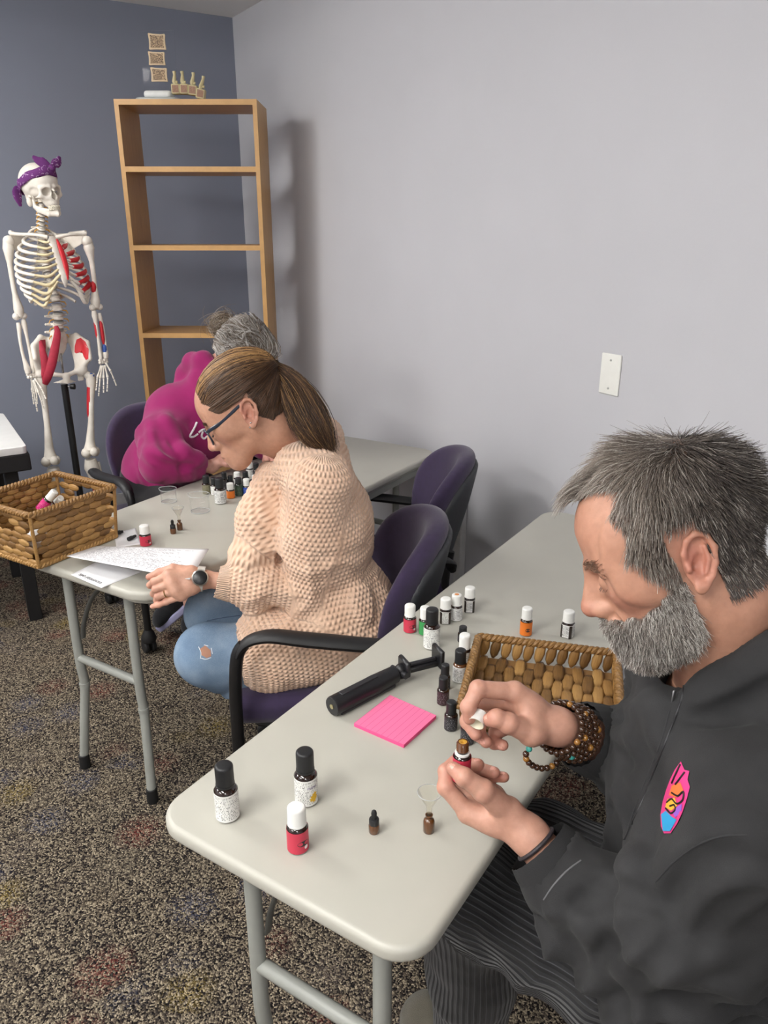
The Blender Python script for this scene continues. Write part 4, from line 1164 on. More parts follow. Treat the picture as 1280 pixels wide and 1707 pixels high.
# hair combed back into a tie, and the ponytail
TIE = np.array([-.104, 0, .055])
def wdir(p, t, Jt):
    d = TIE-p; d /= np.linalg.norm(d, axis=1)[:, None]+1e-6; return d+Jt*.35+np.stack([vnoise(p, 30, 61), vnoise(p, 30, 62), vnoise(p, 30, 63)], 1)*.08
n = 14000
Pr, Nr = scatter(Vw, Qw, wm, n, wh)
Ln = np.linalg.norm(TIE-Pr, axis=1)*1.12+.006
br, bd_, hl = map(np.array, (S(92, 66, 46), S(58, 42, 32), S(176, 136, 88)))
u = RNG.random(n)[:, None]; topw = (sstep(Pr[:, 2], .05, .11)*sstep(Pr[:, 0], -.07, .05))[:, None]
Cn = np.where(u < .45, br, np.where(u < .8-.25*topw, bd_, br*(1-topw)+hl*topw))*RNG.uniform(.75, 1.2, (n, 1))
strands('hair', wh, Pr, Nr, wdir, Ln, 9, .00062, Cn, WP, woman, WB, off=.0035, lift=.10, jit=.10, tipr=.9)
tie_w = WP.w(TIE+np.array([-.006, 0, .003]))
def bundle(name, path, R, n, cols, parent, base, rad=.0008, seg=10, wob=.006, squash=(1, 1)):
    """a lock of hair: strands that share a centre line"""
    c = smooth_path(path, 6); t = np.linspace(0, 1, len(c)); tt = np.linspace(0, 1, seg+1)
    c = np.stack([np.interp(tt, t, c[:, i]) for i in range(3)], 1); T = np.gradient(c, axis=0); T /= np.linalg.norm(T, axis=1)[:, None]
    N = np.cross(T, CF); N /= np.linalg.norm(N, axis=1)[:, None]; B = np.cross(T, N); Rr = np.interp(tt, np.linspace(0, 1, len(R)), R)
    a = RNG.uniform(0, 2*PI, n); q = np.sqrt(RNG.random(n)); off = np.stack([q*np.cos(a)*squash[0], q*np.sin(a)*squash[1]], 1)
    W = c[None]+Rr[None, :, None]*(off[:, None, :1]*N[None]+off[:, None, 1:]*B[None])
    wv = RNG.normal(0, wob, (n, 1, 3))*np.linspace(0, 1, seg+1)[None, :, None]+np.sin(np.linspace(0, 7, seg+1)[None, :, None]+RNG.uniform(0, 6, (n, 1, 1)))*RNG.normal(0, wob*.4, (n, 1, 3))
    ln = RNG.uniform(.82, 1.0, n)[:, None, None]; W = W+wv
    W = W[:, :1]+(W-W[:, :1])*ln
    return strand_mesh(name, W, rad, cols, parent, base)
n = 4200; u = RNG.random((n, 1)); Cn = np.where(u < .5, bd_, np.where(u < .86, br, hl*.8))*RNG.uniform(.7, 1.15, (n, 1))
Dp = depth_of(tie_w)
bundle('ponytail', [tie_w, od(478, 632, Dp), od(500, 665, Dp), od(518, 700, Dp-.01), od(534, 728, Dp-.015), od(551, 752, Dp-.01)], [.009, .026, .042, .046, .038, .012], n, Cn, woman, WB, .00065, 12, .006, (1, .7))
tl = WP.R[:, 0]*.9-WP.R[:, 2]*.25; tl /= np.linalg.norm(tl); e1 = WP.R[:, 1]; e2 = np.cross(tl, e1)
MB().tube([tie_w+(e1*math.cos(a)+e2*math.sin(a))*.0155-WB for a in np.linspace(0, 2*PI, 24, endpoint=False)], .0065, 8, closed=True).build('hair_tie', mat('brown_hair_tie', S(120, 74, 52), .6), woman)
brow(wh, WP, woman, WB, S(96, 72, 54), n=160, ln=.008, thick=.7); lashes(wh, WP, woman, WB, n=40)
# glasses
M_FRAME = mat('navy_glasses_frame', S(34, 42, 58), .35)
def m_lens():
    t = NT('lens_glass'); t.set(Base_Color=(1, 1, 1), Roughness=.02, Transmission_Weight=1., IOR=1.08, Alpha=.25); return t.m
gl = bpy.data.objects.new('glasses', None); COL.objects.link(gl); gl.parent = woman; gl.empty_display_size = .03
def wl(L): return WP.w(np.array(L, float))-WB
mb = MB()
for sy in (-1, 1):
    rim = []
    for x, z in rrect(.050, .038, .015, 4): rim.append((.1035-.16*max(0, abs(x+.034)-.02)**1.2, sy*(.034+x*1.0), -.004+z-.0))
    rim = [(.106-.9*(abs(r[1])-.012)**2*6, r[1], r[2]) for r in rim]
    mb2 = MB().tube(wl(rim), .0022, 8, closed=True, flat=1.); mb2.build('rim', M_FRAME, gl)
    MB().add(list(wl(rim)), [tuple(range(len(rim)))]).build('lens', m_lens() if sy < 0 else bpy.data.materials['lens_glass'], gl, smooth=False)
    MB().tube(wl(smooth_path([(.092, sy*.061, .008), (.082, sy*.070, .010), (.05, sy*.0745, .012), (.0, sy*.0795, .022), (-.014, sy*.0805, .020), (-.026, sy*.0775, .0)], 4)), [.0042]*12+[.0034]*9, 8, flat=.55, flat_axis=WP.R[:, 1]).build('temple_arm', M_FRAME, gl)
MB().tube(wl([(.106, -.011, .004), (.110, 0, .007), (.106, .011, .004)]), .0022, 8).build('bridge', M_FRAME, gl)
for q in ((-.006, .087, -.030), (-.010, .0885, -.022)):
    p = np.array(q); 
    for _ in range(5): p = p-wh.grad(p[None])[0]*wh.sample(p[None])[0]*.8
    MB().ball(WP.w(p+wh.grad(p[None])[0]*.0012)-WB, .0021, 8, 6).build('ear_stud', mat('stud_silver', S(215, 215, 215), .15, 1.), woman)
# watch and ring
M_SILV = mat('watch_silver', S(190, 188, 182), .28, .9); M_WBLK = mat('watch_black_glass', S(14, 14, 16), .35)
wa = bpy.data.objects.new('wristwatch', None); COL.objects.link(wa); wa.parent = woman; wa.empty_display_size = .02
axw = (WJ['Le']-WLw)/np.linalg.norm(WJ['Le']-WLw); wc = ZW(312, 150, 1.82)
nv = (-CF*1.0+CU*.25-CR*.1); nv -= axw*(nv@axw); nv /= np.linalg.norm(nv); sd = np.cross(axw, nv); Rw = np.stack([axw, sd, nv], 1)
cw = WLw-axw*.014
pr_ = MB().lathe([(0, .0), (.0185, 0), (.0195, .003), (.0195, .007), (.017, .0095), (.0165, .0088)], 28); V = np.array(pr_.V)@Rw.T+cw+nv*.0275-WB+sd*.002
MB().add(V, pr_.F).build('watch_case', M_SILV, wa)
pr_ = MB().lathe([(.0168, .0088), (.0150, .0098), (0, .0101)], 28); V = np.array(pr_.V)@Rw.T+cw+nv*.0275-WB+sd*.002
MB().add(V, pr_.F).build('watch_face', M_WBLK, wa)
pr_ = MB().lathe([(.0285, -.009), (.0305, -.0085), (.0305, .0085), (.0285, .009)], 32); Rb_ = np.stack([nv, sd*1.0, np.cross(nv, sd)], 1)
MB().add(np.array(pr_.V)@Rb_.T+cw-WB, pr_.F).build('watch_band', mat('watch_band_pale', S(196, 192, 184), .4), wa)
rp = (np.array(wl_f[3][0][0])*.45+np.array(wl_f[3][1][0])*.55); rd = np.array(wl_f[3][1][0])-wl_f[3][0][0]; rd /= np.linalg.norm(rd); q1 = np.cross(rd, [0, 0, 1.]); q1 /= np.linalg.norm(q1); q2 = np.cross(rd, q1)
rg = MB().tube([rp+(q1*math.cos(a)+q2*math.sin(a))*.0098-WB for a in np.linspace(0, 2*PI, 24, endpoint=False)], .0014, 6, closed=True).build('finger_ring', mat('ring_gold', S(220, 190, 130), .2, 1.), woman)

# cardigan: knit stitches as relief on the mesh and in the material
def m_knit():
    t = NT('peach_chunky_knit'); a = t.attr('kuv'); sp = t.n('ShaderNodeSeparateXYZ'); t.l(a.outputs['Vector'], sp.inputs[0])
    uu, vv, rib = sp.outputs
    row = t.math('FLOOR', vv); odd = t.math('MULTIPLY', t.math('MODULO', t.math('ABSOLUTE', row), 2.0), .5)
    fu = t.math('SUBTRACT', t.math('FRACT', t.math('ADD', uu, odd)), .5); fv = t.math('SUBTRACT', t.math('FRACT', vv), .5)
    cu_ = t.math('COSINE', t.math('MULTIPLY', fu, 6.2832)); cv_ = t.math('COSINE', t.math('MULTIPLY', fv, 6.2832))
    knit = t.math('MULTIPLY', t.math('ADD', t.math('MULTIPLY', cu_, .5), .5), t.math('ADD', t.math('MULTIPLY', cv_, .42), .58))
    ribw = t.math('MULTIPLY', t.math('ABSOLUTE', t.math('SUBTRACT', t.math('FRACT', t.math('MULTIPLY', uu, 1.6)), .5)), 2.0)
    h = t.math('ADD', t.math('MULTIPLY', knit, t.math('SUBTRACT', 1.0, rib)), t.math('MULTIPLY', ribw, rib))
    fz = t.noise(t.coord(), 500, 4); n1 = t.noise(t.coord(), 16, 3)
    kf = t.n('ShaderNodeSeparateXYZ'); t.l(t.attr('kfade').outputs['Vector'], kf.inputs[0]); h = t.math('MULTIPLY', h, kf.outputs[0])
    h2 = t.math('ADD', h, t.math('MULTIPLY', fz.outputs['Fac'], .35))
    t.set(Base_Color=t.ramp(n1.outputs['Fac'], [(.3, S(226, 188, 160)), (.7, S(238, 204, 178))]), Roughness=.95, Sheen_Weight=.35, Specular_IOR_Level=.15)
    t.bump(h2, .8, .006); return t.m
M_KNIT = m_knit(); STI = .0122
cuffW = WLw+(WJ['Le']-WLw)/np.linalg.norm(WJ['Le']-WLw)*.004
ws = SDF((.40, 1.18, .40), (1.16, 2.10, 1.10), .0046)
flr = (J['Rs']-J['Ls'])/np.linalg.norm(J['Rs']-J['Ls']); ff = np.array([-.897, .441, 0]); spine = (J['mid']-J['hip'])/np.linalg.norm(J['mid']-J['hip'])
Rt = np.stack([flr, np.cross(spine, flr), spine], 1)
ws.ell(J['chest']+np.array([0, 0, .03]), (.175, .125, .19), R=Rt, k=.03)
ws.ell(J['hip']+np.array([-.01, 0, .03]), (.18, .138, .17), R=Rt, k=.06)
ws.cap(J['Ls']+flr*.03, J['Rs']-flr*.03, .066, k=.05)
ws.cap(J['neck']+np.array([.012, -.006, -.030]), J['mid'], .070, .085, k=.03)
ws.ell(od(522, 772, 1.88), (.075, .075, .062), k=.03); ws.ell(od(500, 775, 1.80), (.06, .06, .055), k=.03)
ws.chain([od(455, 795, 1.87), od(428, 865, 1.86), od(420, 930, 1.87), od(425, 990, 1.88)], [.045, .052, .052, .05], k=.03)
ws.chain([J['hip']+np.array([-.02, -.03, 0]), J['Lh']*.5+J['Lk']*.5+np.array([.0, 0, .01])], [.14, .118], k=.04)
ws.chain([J['hip']+np.array([0, .05, 0]), J['Rh']*.6+J['Rk']*.4], [.13, .11], k=.04)
ws.chain([J['Ls'], J['Ls']*.5+J['Le']*.5, J['Le']], [.070, .064, .057], k=.03)
ws.chain([J['Le'], J['Le']*.5+cuffW*.5, cuffW], [.057, .050, .038], k=.02)
ws.chain([J['Rs'], J['Re'], J['Re']*.05+WRw*.95], [.070, .060, .042], k=.025)
ws.warp(lambda P: .006*vnoise(P, 9, 71)+.003*vnoise(P, 20, 72)+folds(P, J['Le'], cuffW, .005, .045, 73, -.1, .5)+folds(P, J['chest']+np.array([0, -.1, .05]), J['hip'], .007, .07, 75, .3, 1.0)+folds(P, J['Ls'], J['Le'], .005, .06, 77, .5, 1.1), .03)
ws.chain([J['neck']+np.array([-.05, .02, .10]), J['neck']+np.array([-.028, .010, .0])], [.056, .046], k=.006, op='cut')
d = (WLw-J['Le'])/np.linalg.norm(WLw-J['Le']); ws.cap(cuffW+d*.02, cuffW+d*.08, .055, k=.002, op='cut'); ws.cap(cuffW-d*.015, cuffW+d*.04, .030, k=.003, op='cut')
d2 = (WRw-J['Re'])/np.linalg.norm(WRw-J['Re']); cR = J['Re']*.05+WRw*.95; ws.cap(cR+d2*.02, cR+d2*.09, .055, k=.002, op='cut'); ws.cap(cR-d2*.015, cR+d2*.04, .030, k=.003, op='cut')
ws.box((.78, 1.64, .31), (.6, .6, .115), r=.001, k=.004, op='cut')
bones = [(J['hip'], J['mid'], .17, flr), (J['hip']+np.array([-.02, -.03, 0]), J['Lh']*.5+J['Lk']*.5, .128, np.array([0, 0, -1.])), (J['Ls'], J['Le'], .070, -flr), (J['Le'], cuffW, .062, -flr), (J['Rs'], J['Re'], .07, flr), (J['Re'], WRw, .06, flr)]
def knit_uv(V):
    global KF
    o = np.zeros((len(V), 3)); best = np.full(len(V), 9.); second = np.full(len(V), 9.)
    for i, (p, q, r, ref) in enumerate(bones):
        ab = q-p; L = np.linalg.norm(ab); x = ab/L; t = (V-p)@x; tc = np.clip(t, 0, L); w = V-p-np.outer(tc, x); dd = np.linalg.norm(w, axis=1)-r; m = dd < best; second = np.where(m, best, np.minimum(second, dd)); best[m] = dd[m]
        rf = ref-x*(ref@x); rf /= np.linalg.norm(rf); bi = np.cross(x, rf); ang = np.arctan2(w@bi, w@rf)
        if i == 0: ang = np.arctan2(-(w@rf), w@bi)       # seam away from the camera side
        o[m, 0] = (ang*round(2*PI*r/STI)/(2*PI))[m]; o[m, 1] = (t/STI+20)[m]
        o[m, 2] = 0
    KF = np.clip((second-best)/.010, 0, 1)
    hem = V[:, 2] < .468; o[hem, 2] = 1.
    dcu = (V-cuffW)@d; nearc = np.linalg.norm(V-cuffW, axis=1) < .075; o[nearc & (dcu > -.05), 2] = 1.
    return o
Vk, Qk = ws.net(); K = knit_uv(Vk); Nk = ws.grad(Vk)
fu = ((K[:, 0]+.5*(np.floor(K[:, 1]) % 2)) % 1)-.5; fv = (K[:, 1] % 1)-.5
hh = ((.5+.5*np.cos(2*PI*fu))*(.58+.42*np.cos(2*PI*fv))*2-.7)*(1-K[:, 2])+K[:, 2]*(np.abs(((K[:, 0]*1.6) % 1)-.5)*2-.4)*.7
Vk2 = Vk+Nk*(hh*.0016*KF)[:, None]
me = new_mesh('cardigan', Vk2-WB, Qk); set_vec(me, K, 'kuv'); set_vec(me, np.stack([KF, KF, KF], 1), 'kfade'); link_mesh('cardigan', me, M_KNIT, woman)

# jeans
def m_denim():
    t = NT('light_denim'); c = t.coord(); n = t.noise(c, 7, 4); n2 = t.noise(t.coord('Object', (1, 1, 5)), 380, 3)
    f = t.math('ADD', t.math('MULTIPLY', n.outputs['Fac'], .7), t.math('MULTIPLY', n2.outputs['Fac'], .3))
    t.set(Base_Color=t.ramp(f, [(.3, S(82, 104, 130)), (.5, S(116, 138, 162)), (.72, S(158, 176, 194))]), Roughness=.85, Specular_IOR_Level=.2); t.bump(n2.outputs['Fac'], .3, .002); return t.m
jn = SDF((.35, 1.3, .1), (1.15, 2.15, .72), .0075)
jn.ell(J['hip']-np.array([0, 0, .02]), (.145, .115, .10), R=Rt, k=.04)
jn.chain([J['Lh'], J['Lk']], [.085, .074], k=.03); jn.chain([J['Lk'], J['La']], [.072, .058], k=.035)
jn.chain([J['Rh'], J['Rk']], [.085, .070], k=.03); jn.chain([J['Rk'], J['Ra']], [.068, .05], k=.025)
jn.warp(lambda P: .003*vnoise(P, 14, 81)+folds(P, J['Lk'], J['La'], .005, .03, 83, .15, .6)+folds(P, J['Lh'], J['Lk'], .002, .05, 85, .6, .9), .03)
jo, _, _ = sdf_obj('jeans', jn, m_denim(), woman, WB)
decal('ripped_hole', jn, [(333, 1082), (342, 1076), (351, 1084), (352, 1094), (344, 1097), (336, 1092)], mat('knee_skin', S(170, 122, 98), .6), jo, WB, .0008)
M_THR = mat('denim_thread', S(224, 228, 232), .8)
for ln in ([(331, 1078), (335, 1088), (334, 1098)], [(340, 1075), (347, 1077)], [(335, 1097), (343, 1099), (352, 1096)], [(352, 1080), (354, 1090)]): ropeline('frayed_thread', jn, ln, .0009, M_THR, jo, WB, .0005, 6, 3)
ropeline('side_seam', jn, [(345, 1035), (370, 1030), (400, 1026)], .0012, mat('denim_seam', S(70, 90, 118), .8), jo, WB, .0003, 6, 4)
M_WSH = m_cloth('grey_sneaker', S(70, 72, 78), .3, 500)
for a in ('L', 'R'):
    ank = J[a+'a']; dv = -ff if a == 'L' else ff; dn = np.array([0, 0, -1.])
    toe = ank+np.array([.0, .0, -.10])+ff*.12 if a == 'R' else np.array([ank[0]+.10, ank[1]-.02, max(.04, ank[2]-.16)])
    toe[2] = max(toe[2], .035)
    s = SDF(np.minimum(ank, toe)-.09, np.maximum(ank, toe)+.09, .008); s.chain([ank-[0, 0, .02], (ank+toe)/2-[0, 0, .01], toe], [.042, .042, .034], k=.03)
    if toe[2] < .06: s.box((*((ank+toe)/2)[:2], -.1), (.4, .4, .10), r=.001, k=.003, op='cut')
    sdf_obj('sneaker', s, M_WSH, woman, WB)

# ------------------------------------------------------------------ the woman in the magenta hoodie
GB = np.array([.76, 2.95, 0.])
lady = thing('person', 'woman in a magenta hoodie with grey hair in a messy bun, bent over bottles', 'person', tuple(GB))
GP = Pose(402, 601, 2.80, -36, 50, -6, .96)
GJ = dict(neck=od(345, 640, 2.80), Rs=od(288, 688, 2.82), Ls=od(400, 640, 3.02), chest=od(314, 730, 2.92), hip=np.array([.83, 3.0, .58]), Re=oz(266, 772, .785), Rh=np.array([.75, 2.97, .53]), Lh=np.array([.92, 3.0, .53]),
          Rk=np.array([.76, 2.62, .53]), Lk=np.array([1.0, 2.66, .53]), Ra=oz(322, 1012, .16), La=oz(345, 990, .16), Le=np.array([1.12, 2.82, .76]))
GRw = oz(352, 778, .735); GLw = np.array([1.13, 2.64, .74])
gh = head_sdf(tuple(GP.l(GJ['neck'])), h=.0034, male=False, nose=.95)
Vg, Qg = gh.net()
def gmask(V):
    x, y, z = V[:, 0], np.abs(V[:, 1]), V[:, 2]
    xb = np.interp(z, [-.05, -.02, .02, .045, .07, .10], [-.036, -.015, .040, .060, .078, .074])
    return (x < xb) & (z > np.interp(x, [-.12, -.05, -.03, .0, .03], [-.05, -.05, -.02, .034, .03])) & ~((y > .0765) & (z < .042) & (x > -.045) & (x < .008))
gm = gmask(Vg).astype(float); Cg = skin_col(Vg, S(204, 156, 138), S(196, 128, 116), gm*.6, S(170, 140, 132))
def ZG(x, y, D): return od(180+x/4, 500+y/4, D)
gd = depth_of(GRw)
gr_f = [[(ZG(740, 1085, gd-.01), .013), (ZG(790, 1095, gd-.01), .0105), (ZG(830, 1105, gd), .009), (ZG(865, 1110, gd), .0078)],
        [(ZG(800, 1050, gd+.01), .0115), (ZG(850, 1075, gd), .009), (ZG(885, 1090, gd), .008), (ZG(912, 1100, gd), .007)],
        [(ZG(808, 1035, gd+.03), .0115), (ZG(865, 1062, gd+.02), .009), (ZG(902, 1078, gd+.02), .008), (ZG(930, 1090, gd+.02), .007)],
        [(ZG(812, 1025, gd+.05), .011), (ZG(872, 1048, gd+.045), .0086), (ZG(910, 1064, gd+.04), .0076), (ZG(938, 1076, gd+.04), .0068)],
        [(ZG(810, 1018, gd+.07), .010), (ZG(868, 1036, gd+.065), .0078), (ZG(905, 1050, gd+.06), .007), (ZG(930, 1062, gd+.06), .0062)]]
gparts = [(GP.w(Vg), Qg, Cg)]
V, Q, C, _s = hand_mesh(gr_f, GRw, GJ['Re'], h=.0028, wr=.021, fr=.032, skin=S(206, 156, 140), red=S(194, 128, 116)); gparts.append((V, Q, C))
lf = [[(GLw+np.array(o), r) for o, r in f] for f in ([((.0, -.03, .0), .012), ((-.02, -.05, -.005), .010), ((-.035, -.06, -.01), .009), ((-.05, -.066, -.012), .0075)],) ]
for k in range(4): lf.append([(GLw+np.array((-.04+.022*k, -.07-.004*k, -.004)), .011), (GLw+np.array((-.052+.022*k, -.105-.004*k, -.008)), .0088), (GLw+np.array((-.058+.022*k, -.125-.004*k, -.014)), .008), (GLw+np.array((-.06+.022*k, -.14-.004*k, -.018)), .007)])
V, Q, C, _s = hand_mesh(lf, GLw, GJ['Le'], h=.0032, wr=.02, fr=.03, skin=S(206, 156, 140), red=S(194, 128, 116)); gparts.append((V, Q, C))
s = SDF((.3, 2.4, 0), (1.35, 3.35, 1.3), .02); J = GJ
s.chain([J['neck'], J['chest'], J['hip']], [.05, .10, .115], k=.05); s.cap(J['Ls'], J['Rs'], .045, k=.03)
for a, w_ in (('L', GLw), ('R', GRw)):
    s.chain([J[a+'s'], J[a+'e'], J[a+'e']*.5+w_*.5], [.045, .036, .03], k=.02); s.chain([J[a+'h'], J[a+'k'], J[a+'a']], [.075, .05, .036], k=.03)
V, Q = s.net(); gparts.append((V, Q, np.tile(np.array(S(224, 172, 152)), (len(V), 1))))
join_parts('body', gparts, M_SKIN, lady, GB)
BUN = GP.l(od(380, 560, 2.86))
def gdir(p, t, Jt):
    d = BUN-p; d /= np.linalg.norm(d, axis=1)[:, None]+1e-6; return d+Jt*.9+np.stack([vnoise(p, 34, 91), vnoise(p, 34, 92), vnoise(p, 34, 93)], 1)*.35
n = 7000; Pr, Nr = scatter(Vg, Qg, gm, n, gh); Ln = np.minimum(np.linalg.norm(BUN-Pr, axis=1)*1.1+.01, .16)
u = RNG.random((n, 1)); Cn = np.where(u < .4, np.array(S(150, 143, 136)), np.where(u < .75, np.array(S(192, 188, 184)), np.array(S(112, 98, 84))))*RNG.uniform(.75, 1.15, (n, 1))
strands('hair', gh, Pr, Nr, gdir, Ln, 7, .0011, Cn, GP, lady, GB, off=.004, lift=.22, jit=.14, tipr=.8)
# the bun: curled loose strands round a core
n = 2600; bw_ = od(373, 543, 2.86); ph = RNG.uniform(0, 2*PI, n); th_ = np.arccos(RNG.uniform(-1, 1, n)); r0 = RNG.uniform(.020, .046, n)
ax1 = RNG.normal(0, 1, (n, 3)); ax1 /= np.linalg.norm(ax1, axis=1)[:, None]; ax2 = np.cross(ax1, RNG.normal(0, 1, (n, 3))); ax2 /= np.linalg.norm(ax2, axis=1)[:, None]
tt = np.linspace(0, 1, 9)[None, :, None]; span = RNG.uniform(1.2, 3.2, (n, 1, 1))
W = bw_+r0[:, None, None]*(np.cos(tt*span)*ax1[:, None]+np.sin(tt*span)*ax2[:, None])*(1+RNG.exponential(.28, (n, 1, 1))*tt)*np.array([1.0, 1.0, .85])
_c = SDF(bw_-.06, bw_+.06, .004); _c.ell(bw_, (.034, .034, .030)); _c.warp(lambda P: .006*vnoise(P, 70, 8)); _V, _Q = _c.net(); _m = new_mesh('bun_core', _V-GB, _Q); set_col(_m, np.tile(np.array(S(120, 104, 88)), (len(_V), 1))); link_mesh('bun_core', _m, M_HAIR, lady)
u = RNG.random((n, 1)); Cn = np.where(u < .4, np.array(S(150, 132, 112)), np.where(u < .7, np.array(S(176, 166, 154)), np.array(S(98, 80, 64))))*RNG.uniform(.75, 1.15, (n, 1))
strand_mesh('hair_bun', W, .0011, Cn, lady, GB)
# magenta hoodie
M_MAG = m_cloth('magenta_fleece', S(142, 30, 92), .35, 800, .1, 12)
gs = SDF((.38, 2.32, .48), (1.36, 3.40, 1.28), .0085)
gl_ = (J['Ls']-J['Rs'])/np.linalg.norm(J['Ls']-J['Rs']); sp_ = (J['neck']-J['hip'])/np.linalg.norm(J['neck']-J['hip']); gl_ = gl_-sp_*(gl_@sp_); gl_ /= np.linalg.norm(gl_); Rg = np.stack([gl_, np.cross(sp_, gl_), sp_], 1)
gs.ell(J['chest'], (.19, .145, .21), R=Rg, k=.04); gs.ell(J['hip']+np.array([0, 0, .05]), (.175, .16, .16), R=Rg, k=.07); gs.cap(J['Rs'], J['Ls'], .085, k=.06)
gs.cap(J['neck'], J['chest'], .075, .12, k=.04)
cG = GRw*.88+J['Re']*.12
gs.chain([J['Rs'], J['Rs']*.5+J['Re']*.5+np.array([-.015, 0, 0]), J['Re']], [.086, .080, .066], k=.04); gs.chain([J['Re'], J['Re']*.5+cG*.5, cG], [.066, .058, .044], k=.03)
gs.chain([J['Ls'], J['Le'], J['Le']*.15+GLw*.85], [.09, .07, .046], k=.03)
hn = J['neck']
gs.chain([od(355, 612, 2.74), od(338, 600, 2.76), od(322, 604, 2.82), od(310, 624, 2.87), od(303, 650, 2.90)], [.022, .028, .031, .034, .034], k=.03)
gs.warp(lambda P: .006*vnoise(P, 10, 101)+.003*vnoise(P, 22, 103)+folds(P, J['Re'], cG, .005, .03, 105, -.1, .8)+folds(P, J['Rs'], J['Re'], .006, .04, 107, .5, 1.1)+folds(P, J['chest'], J['hip'], .005, .06, 109, .2, 1.), .03)
for pix, r_ in (([(250, 700), (262, 735), (285, 765)], .018), ([(275, 690), (290, 725), (310, 755)], .016), ([(240, 745), (262, 765), (300, 772)], .016), ([(300, 745), (318, 762), (340, 765)], .014)): ridge(gs, pix, r_, .03, r_*.6)
for pix, r_ in (([(262, 715), (275, 745), (300, 765)], .010), ([(248, 762), (280, 778), (320, 776)], .010)): ridge(gs, pix, r_, .02, .003, 'cut')
d = (GRw-J['Re'])/np.linalg.norm(GRw-J['Re']); gs.cap(cG+d*.03, cG+d*.1, .06, k=.002, op='cut'); gs.cap(cG-d*.01, cG+d*.05, .034, k=.003, op='cut')
go, _, _ = sdf_obj('hoodie', gs, M_MAG, lady, GB)
M_WHT = mat('hoodie_print_white', S(232, 228, 232), .7)
for ln in ([(328, 704), (322, 716), (316, 727), (322, 728), (330, 723)], [(331, 721), (336, 717), (341, 716)], [(338, 719), (336, 727), (340, 731), (345, 727)], [(345, 716), (351, 714), (349, 726)]): ropeline('lettering', gs, ln, .0038, M_WHT, go, GB, .001, 6, 4)
# black trousers and sneakers under the table
M_BP = m_cloth('black_leggings', S(24, 24, 27), .2, 600)
bp = SDF((.38, 2.4, .05), (1.3, 3.35, .68), .011); bp.ell(J['hip'], (.19, .17, .11), R=Rg, k=.04)
for a in 'LR': bp.chain([J[a+'h'], J[a+'k']], [.09, .072], k=.03); bp.chain([J[a+'k'], J[a+'k']*.3+J[a+'a']*.7], [.068, .052], k=.02)
sdf_obj('leggings', bp, M_BP, lady, GB)
M_SNK = m_cloth('black_sneaker_mesh', S(28, 28, 32), .4, 500); M_LAV = mat('lavender_sole', S(176, 176, 214), .6); M_SNW = mat('sneaker_white_trim', S(214, 216, 224), .6)
def sneaker(heel, toe, parent, base):
    """shoe built along heel -> toe with its sole on the underside"""
    d = (toe-heel)/np.linalg.norm(toe-heel); sd = np.cross([0, 0, 1.], d); sd /= np.linalg.norm(sd); up = np.cross(d, sd); R = np.stack([d, sd, up], 1); o = toe-d*.25
    s = SDF((-.06, -.07, -.01), (.32, .07, .16), .005)
    s.chain([(.03, 0, .085), (.04, 0, .05), (.12, 0, .050), (.20, 0, .040)], [.038, .040, .041, .036], k=.02); s.ell((.205, 0, .036), (.05, .043, .030), k=.02)
    s.box((.12, 0, -.03), (.3, .2, .05), r=.001, k=.003, op='cut'); s.cap((.03, 0, .10), (.03, 0, .16), .030, k=.004, op='cut')
    V, Q = s.net(); so = link_mesh('sneaker', new_mesh('sneaker', V@R.T+o-base, Q), M_SNK, parent)
    out = [(.118+.145*math.cos(q), (.045-.004*math.cos(q))*math.sin(q)) for q in np.linspace(0, 2*PI, 28, endpoint=False)]
    pr_ = MB().prism(out, -.002, .026, .007); MB().add(np.array(pr_.V)@R.T+o-base, pr_.F).build('sole', M_LAV, so)
    for k in range(4):
        c = np.array((.10+.026*k, 0, .093-.009*k)); MB().tube([(c+q)@R.T+o-base for q in (np.array((-.006, -.026, -.014)), np.array((0, 0, .0)), np.array((.006, .026, -.014)))], .0028, 6).build('lace', M_SNW, so)
    tr_ = smooth_path([(.02, -.040, .04), (.08, -.046, .06), (.14, -.043, .045), (.20, -.040, .03)], 4)@R.T+o-base; MB().tube(tr_, .003, 6).build('side_stripe', M_SNW, so)
for hl_, toe in ((oz(316, 1008, .14), oz(270, 1050, .035)), (oz(338, 1010, .12), oz(320, 1064, .03))): sneaker(hl_, toe, lady, GB)

# ================================================================== ANATOMICAL SKELETON
def m_bone(name, c0, c1):
    t = NT(name); c = t.coord(); n = t.noise(c, 26, 4); n2 = t.noise(c, 160, 3)
    t.set(Base_Color=t.ramp(n.outputs['Fac'], [(.3, c0), (.7, c1)]), Roughness=.45); t.bump(n2.outputs['Fac'], .15, .002); return t.m
M_BONE = m_bone('bone_white', S(214, 206, 194), S(232, 226, 216)); M_CART = m_bone('cartilage_cream', S(206, 190, 150), S(222, 208, 172)); M_DISC = m_bone('disc_grey', S(150, 148, 144), S(176, 172, 166))
M_MRED = mat('painted_muscle_red', S(190, 26, 38), .5, var=.08); M_BAND = mat('muscle_band_crimson', S(156, 28, 52), .7, var=.15, vscale=60); M_MBLUE = mat('painted_muscle_blue', S(52, 86, 160), .5); M_NERVE = mat('nerve_yellow', S(216, 160, 60), .5)
SKD = 3.4
SKO = od(97, 560, SKD)
vdir = np.array([SKO[0], SKO[1], 0.]); vdir /= np.linalg.norm(vdir)          # away from the camera
skb = np.array([SKO[0], SKO[1], 0.])
sk = thing('skeleton_model', 'life-size white anatomical skeleton with red painted muscles beside the bookcase', 'skeleton', tuple(skb))
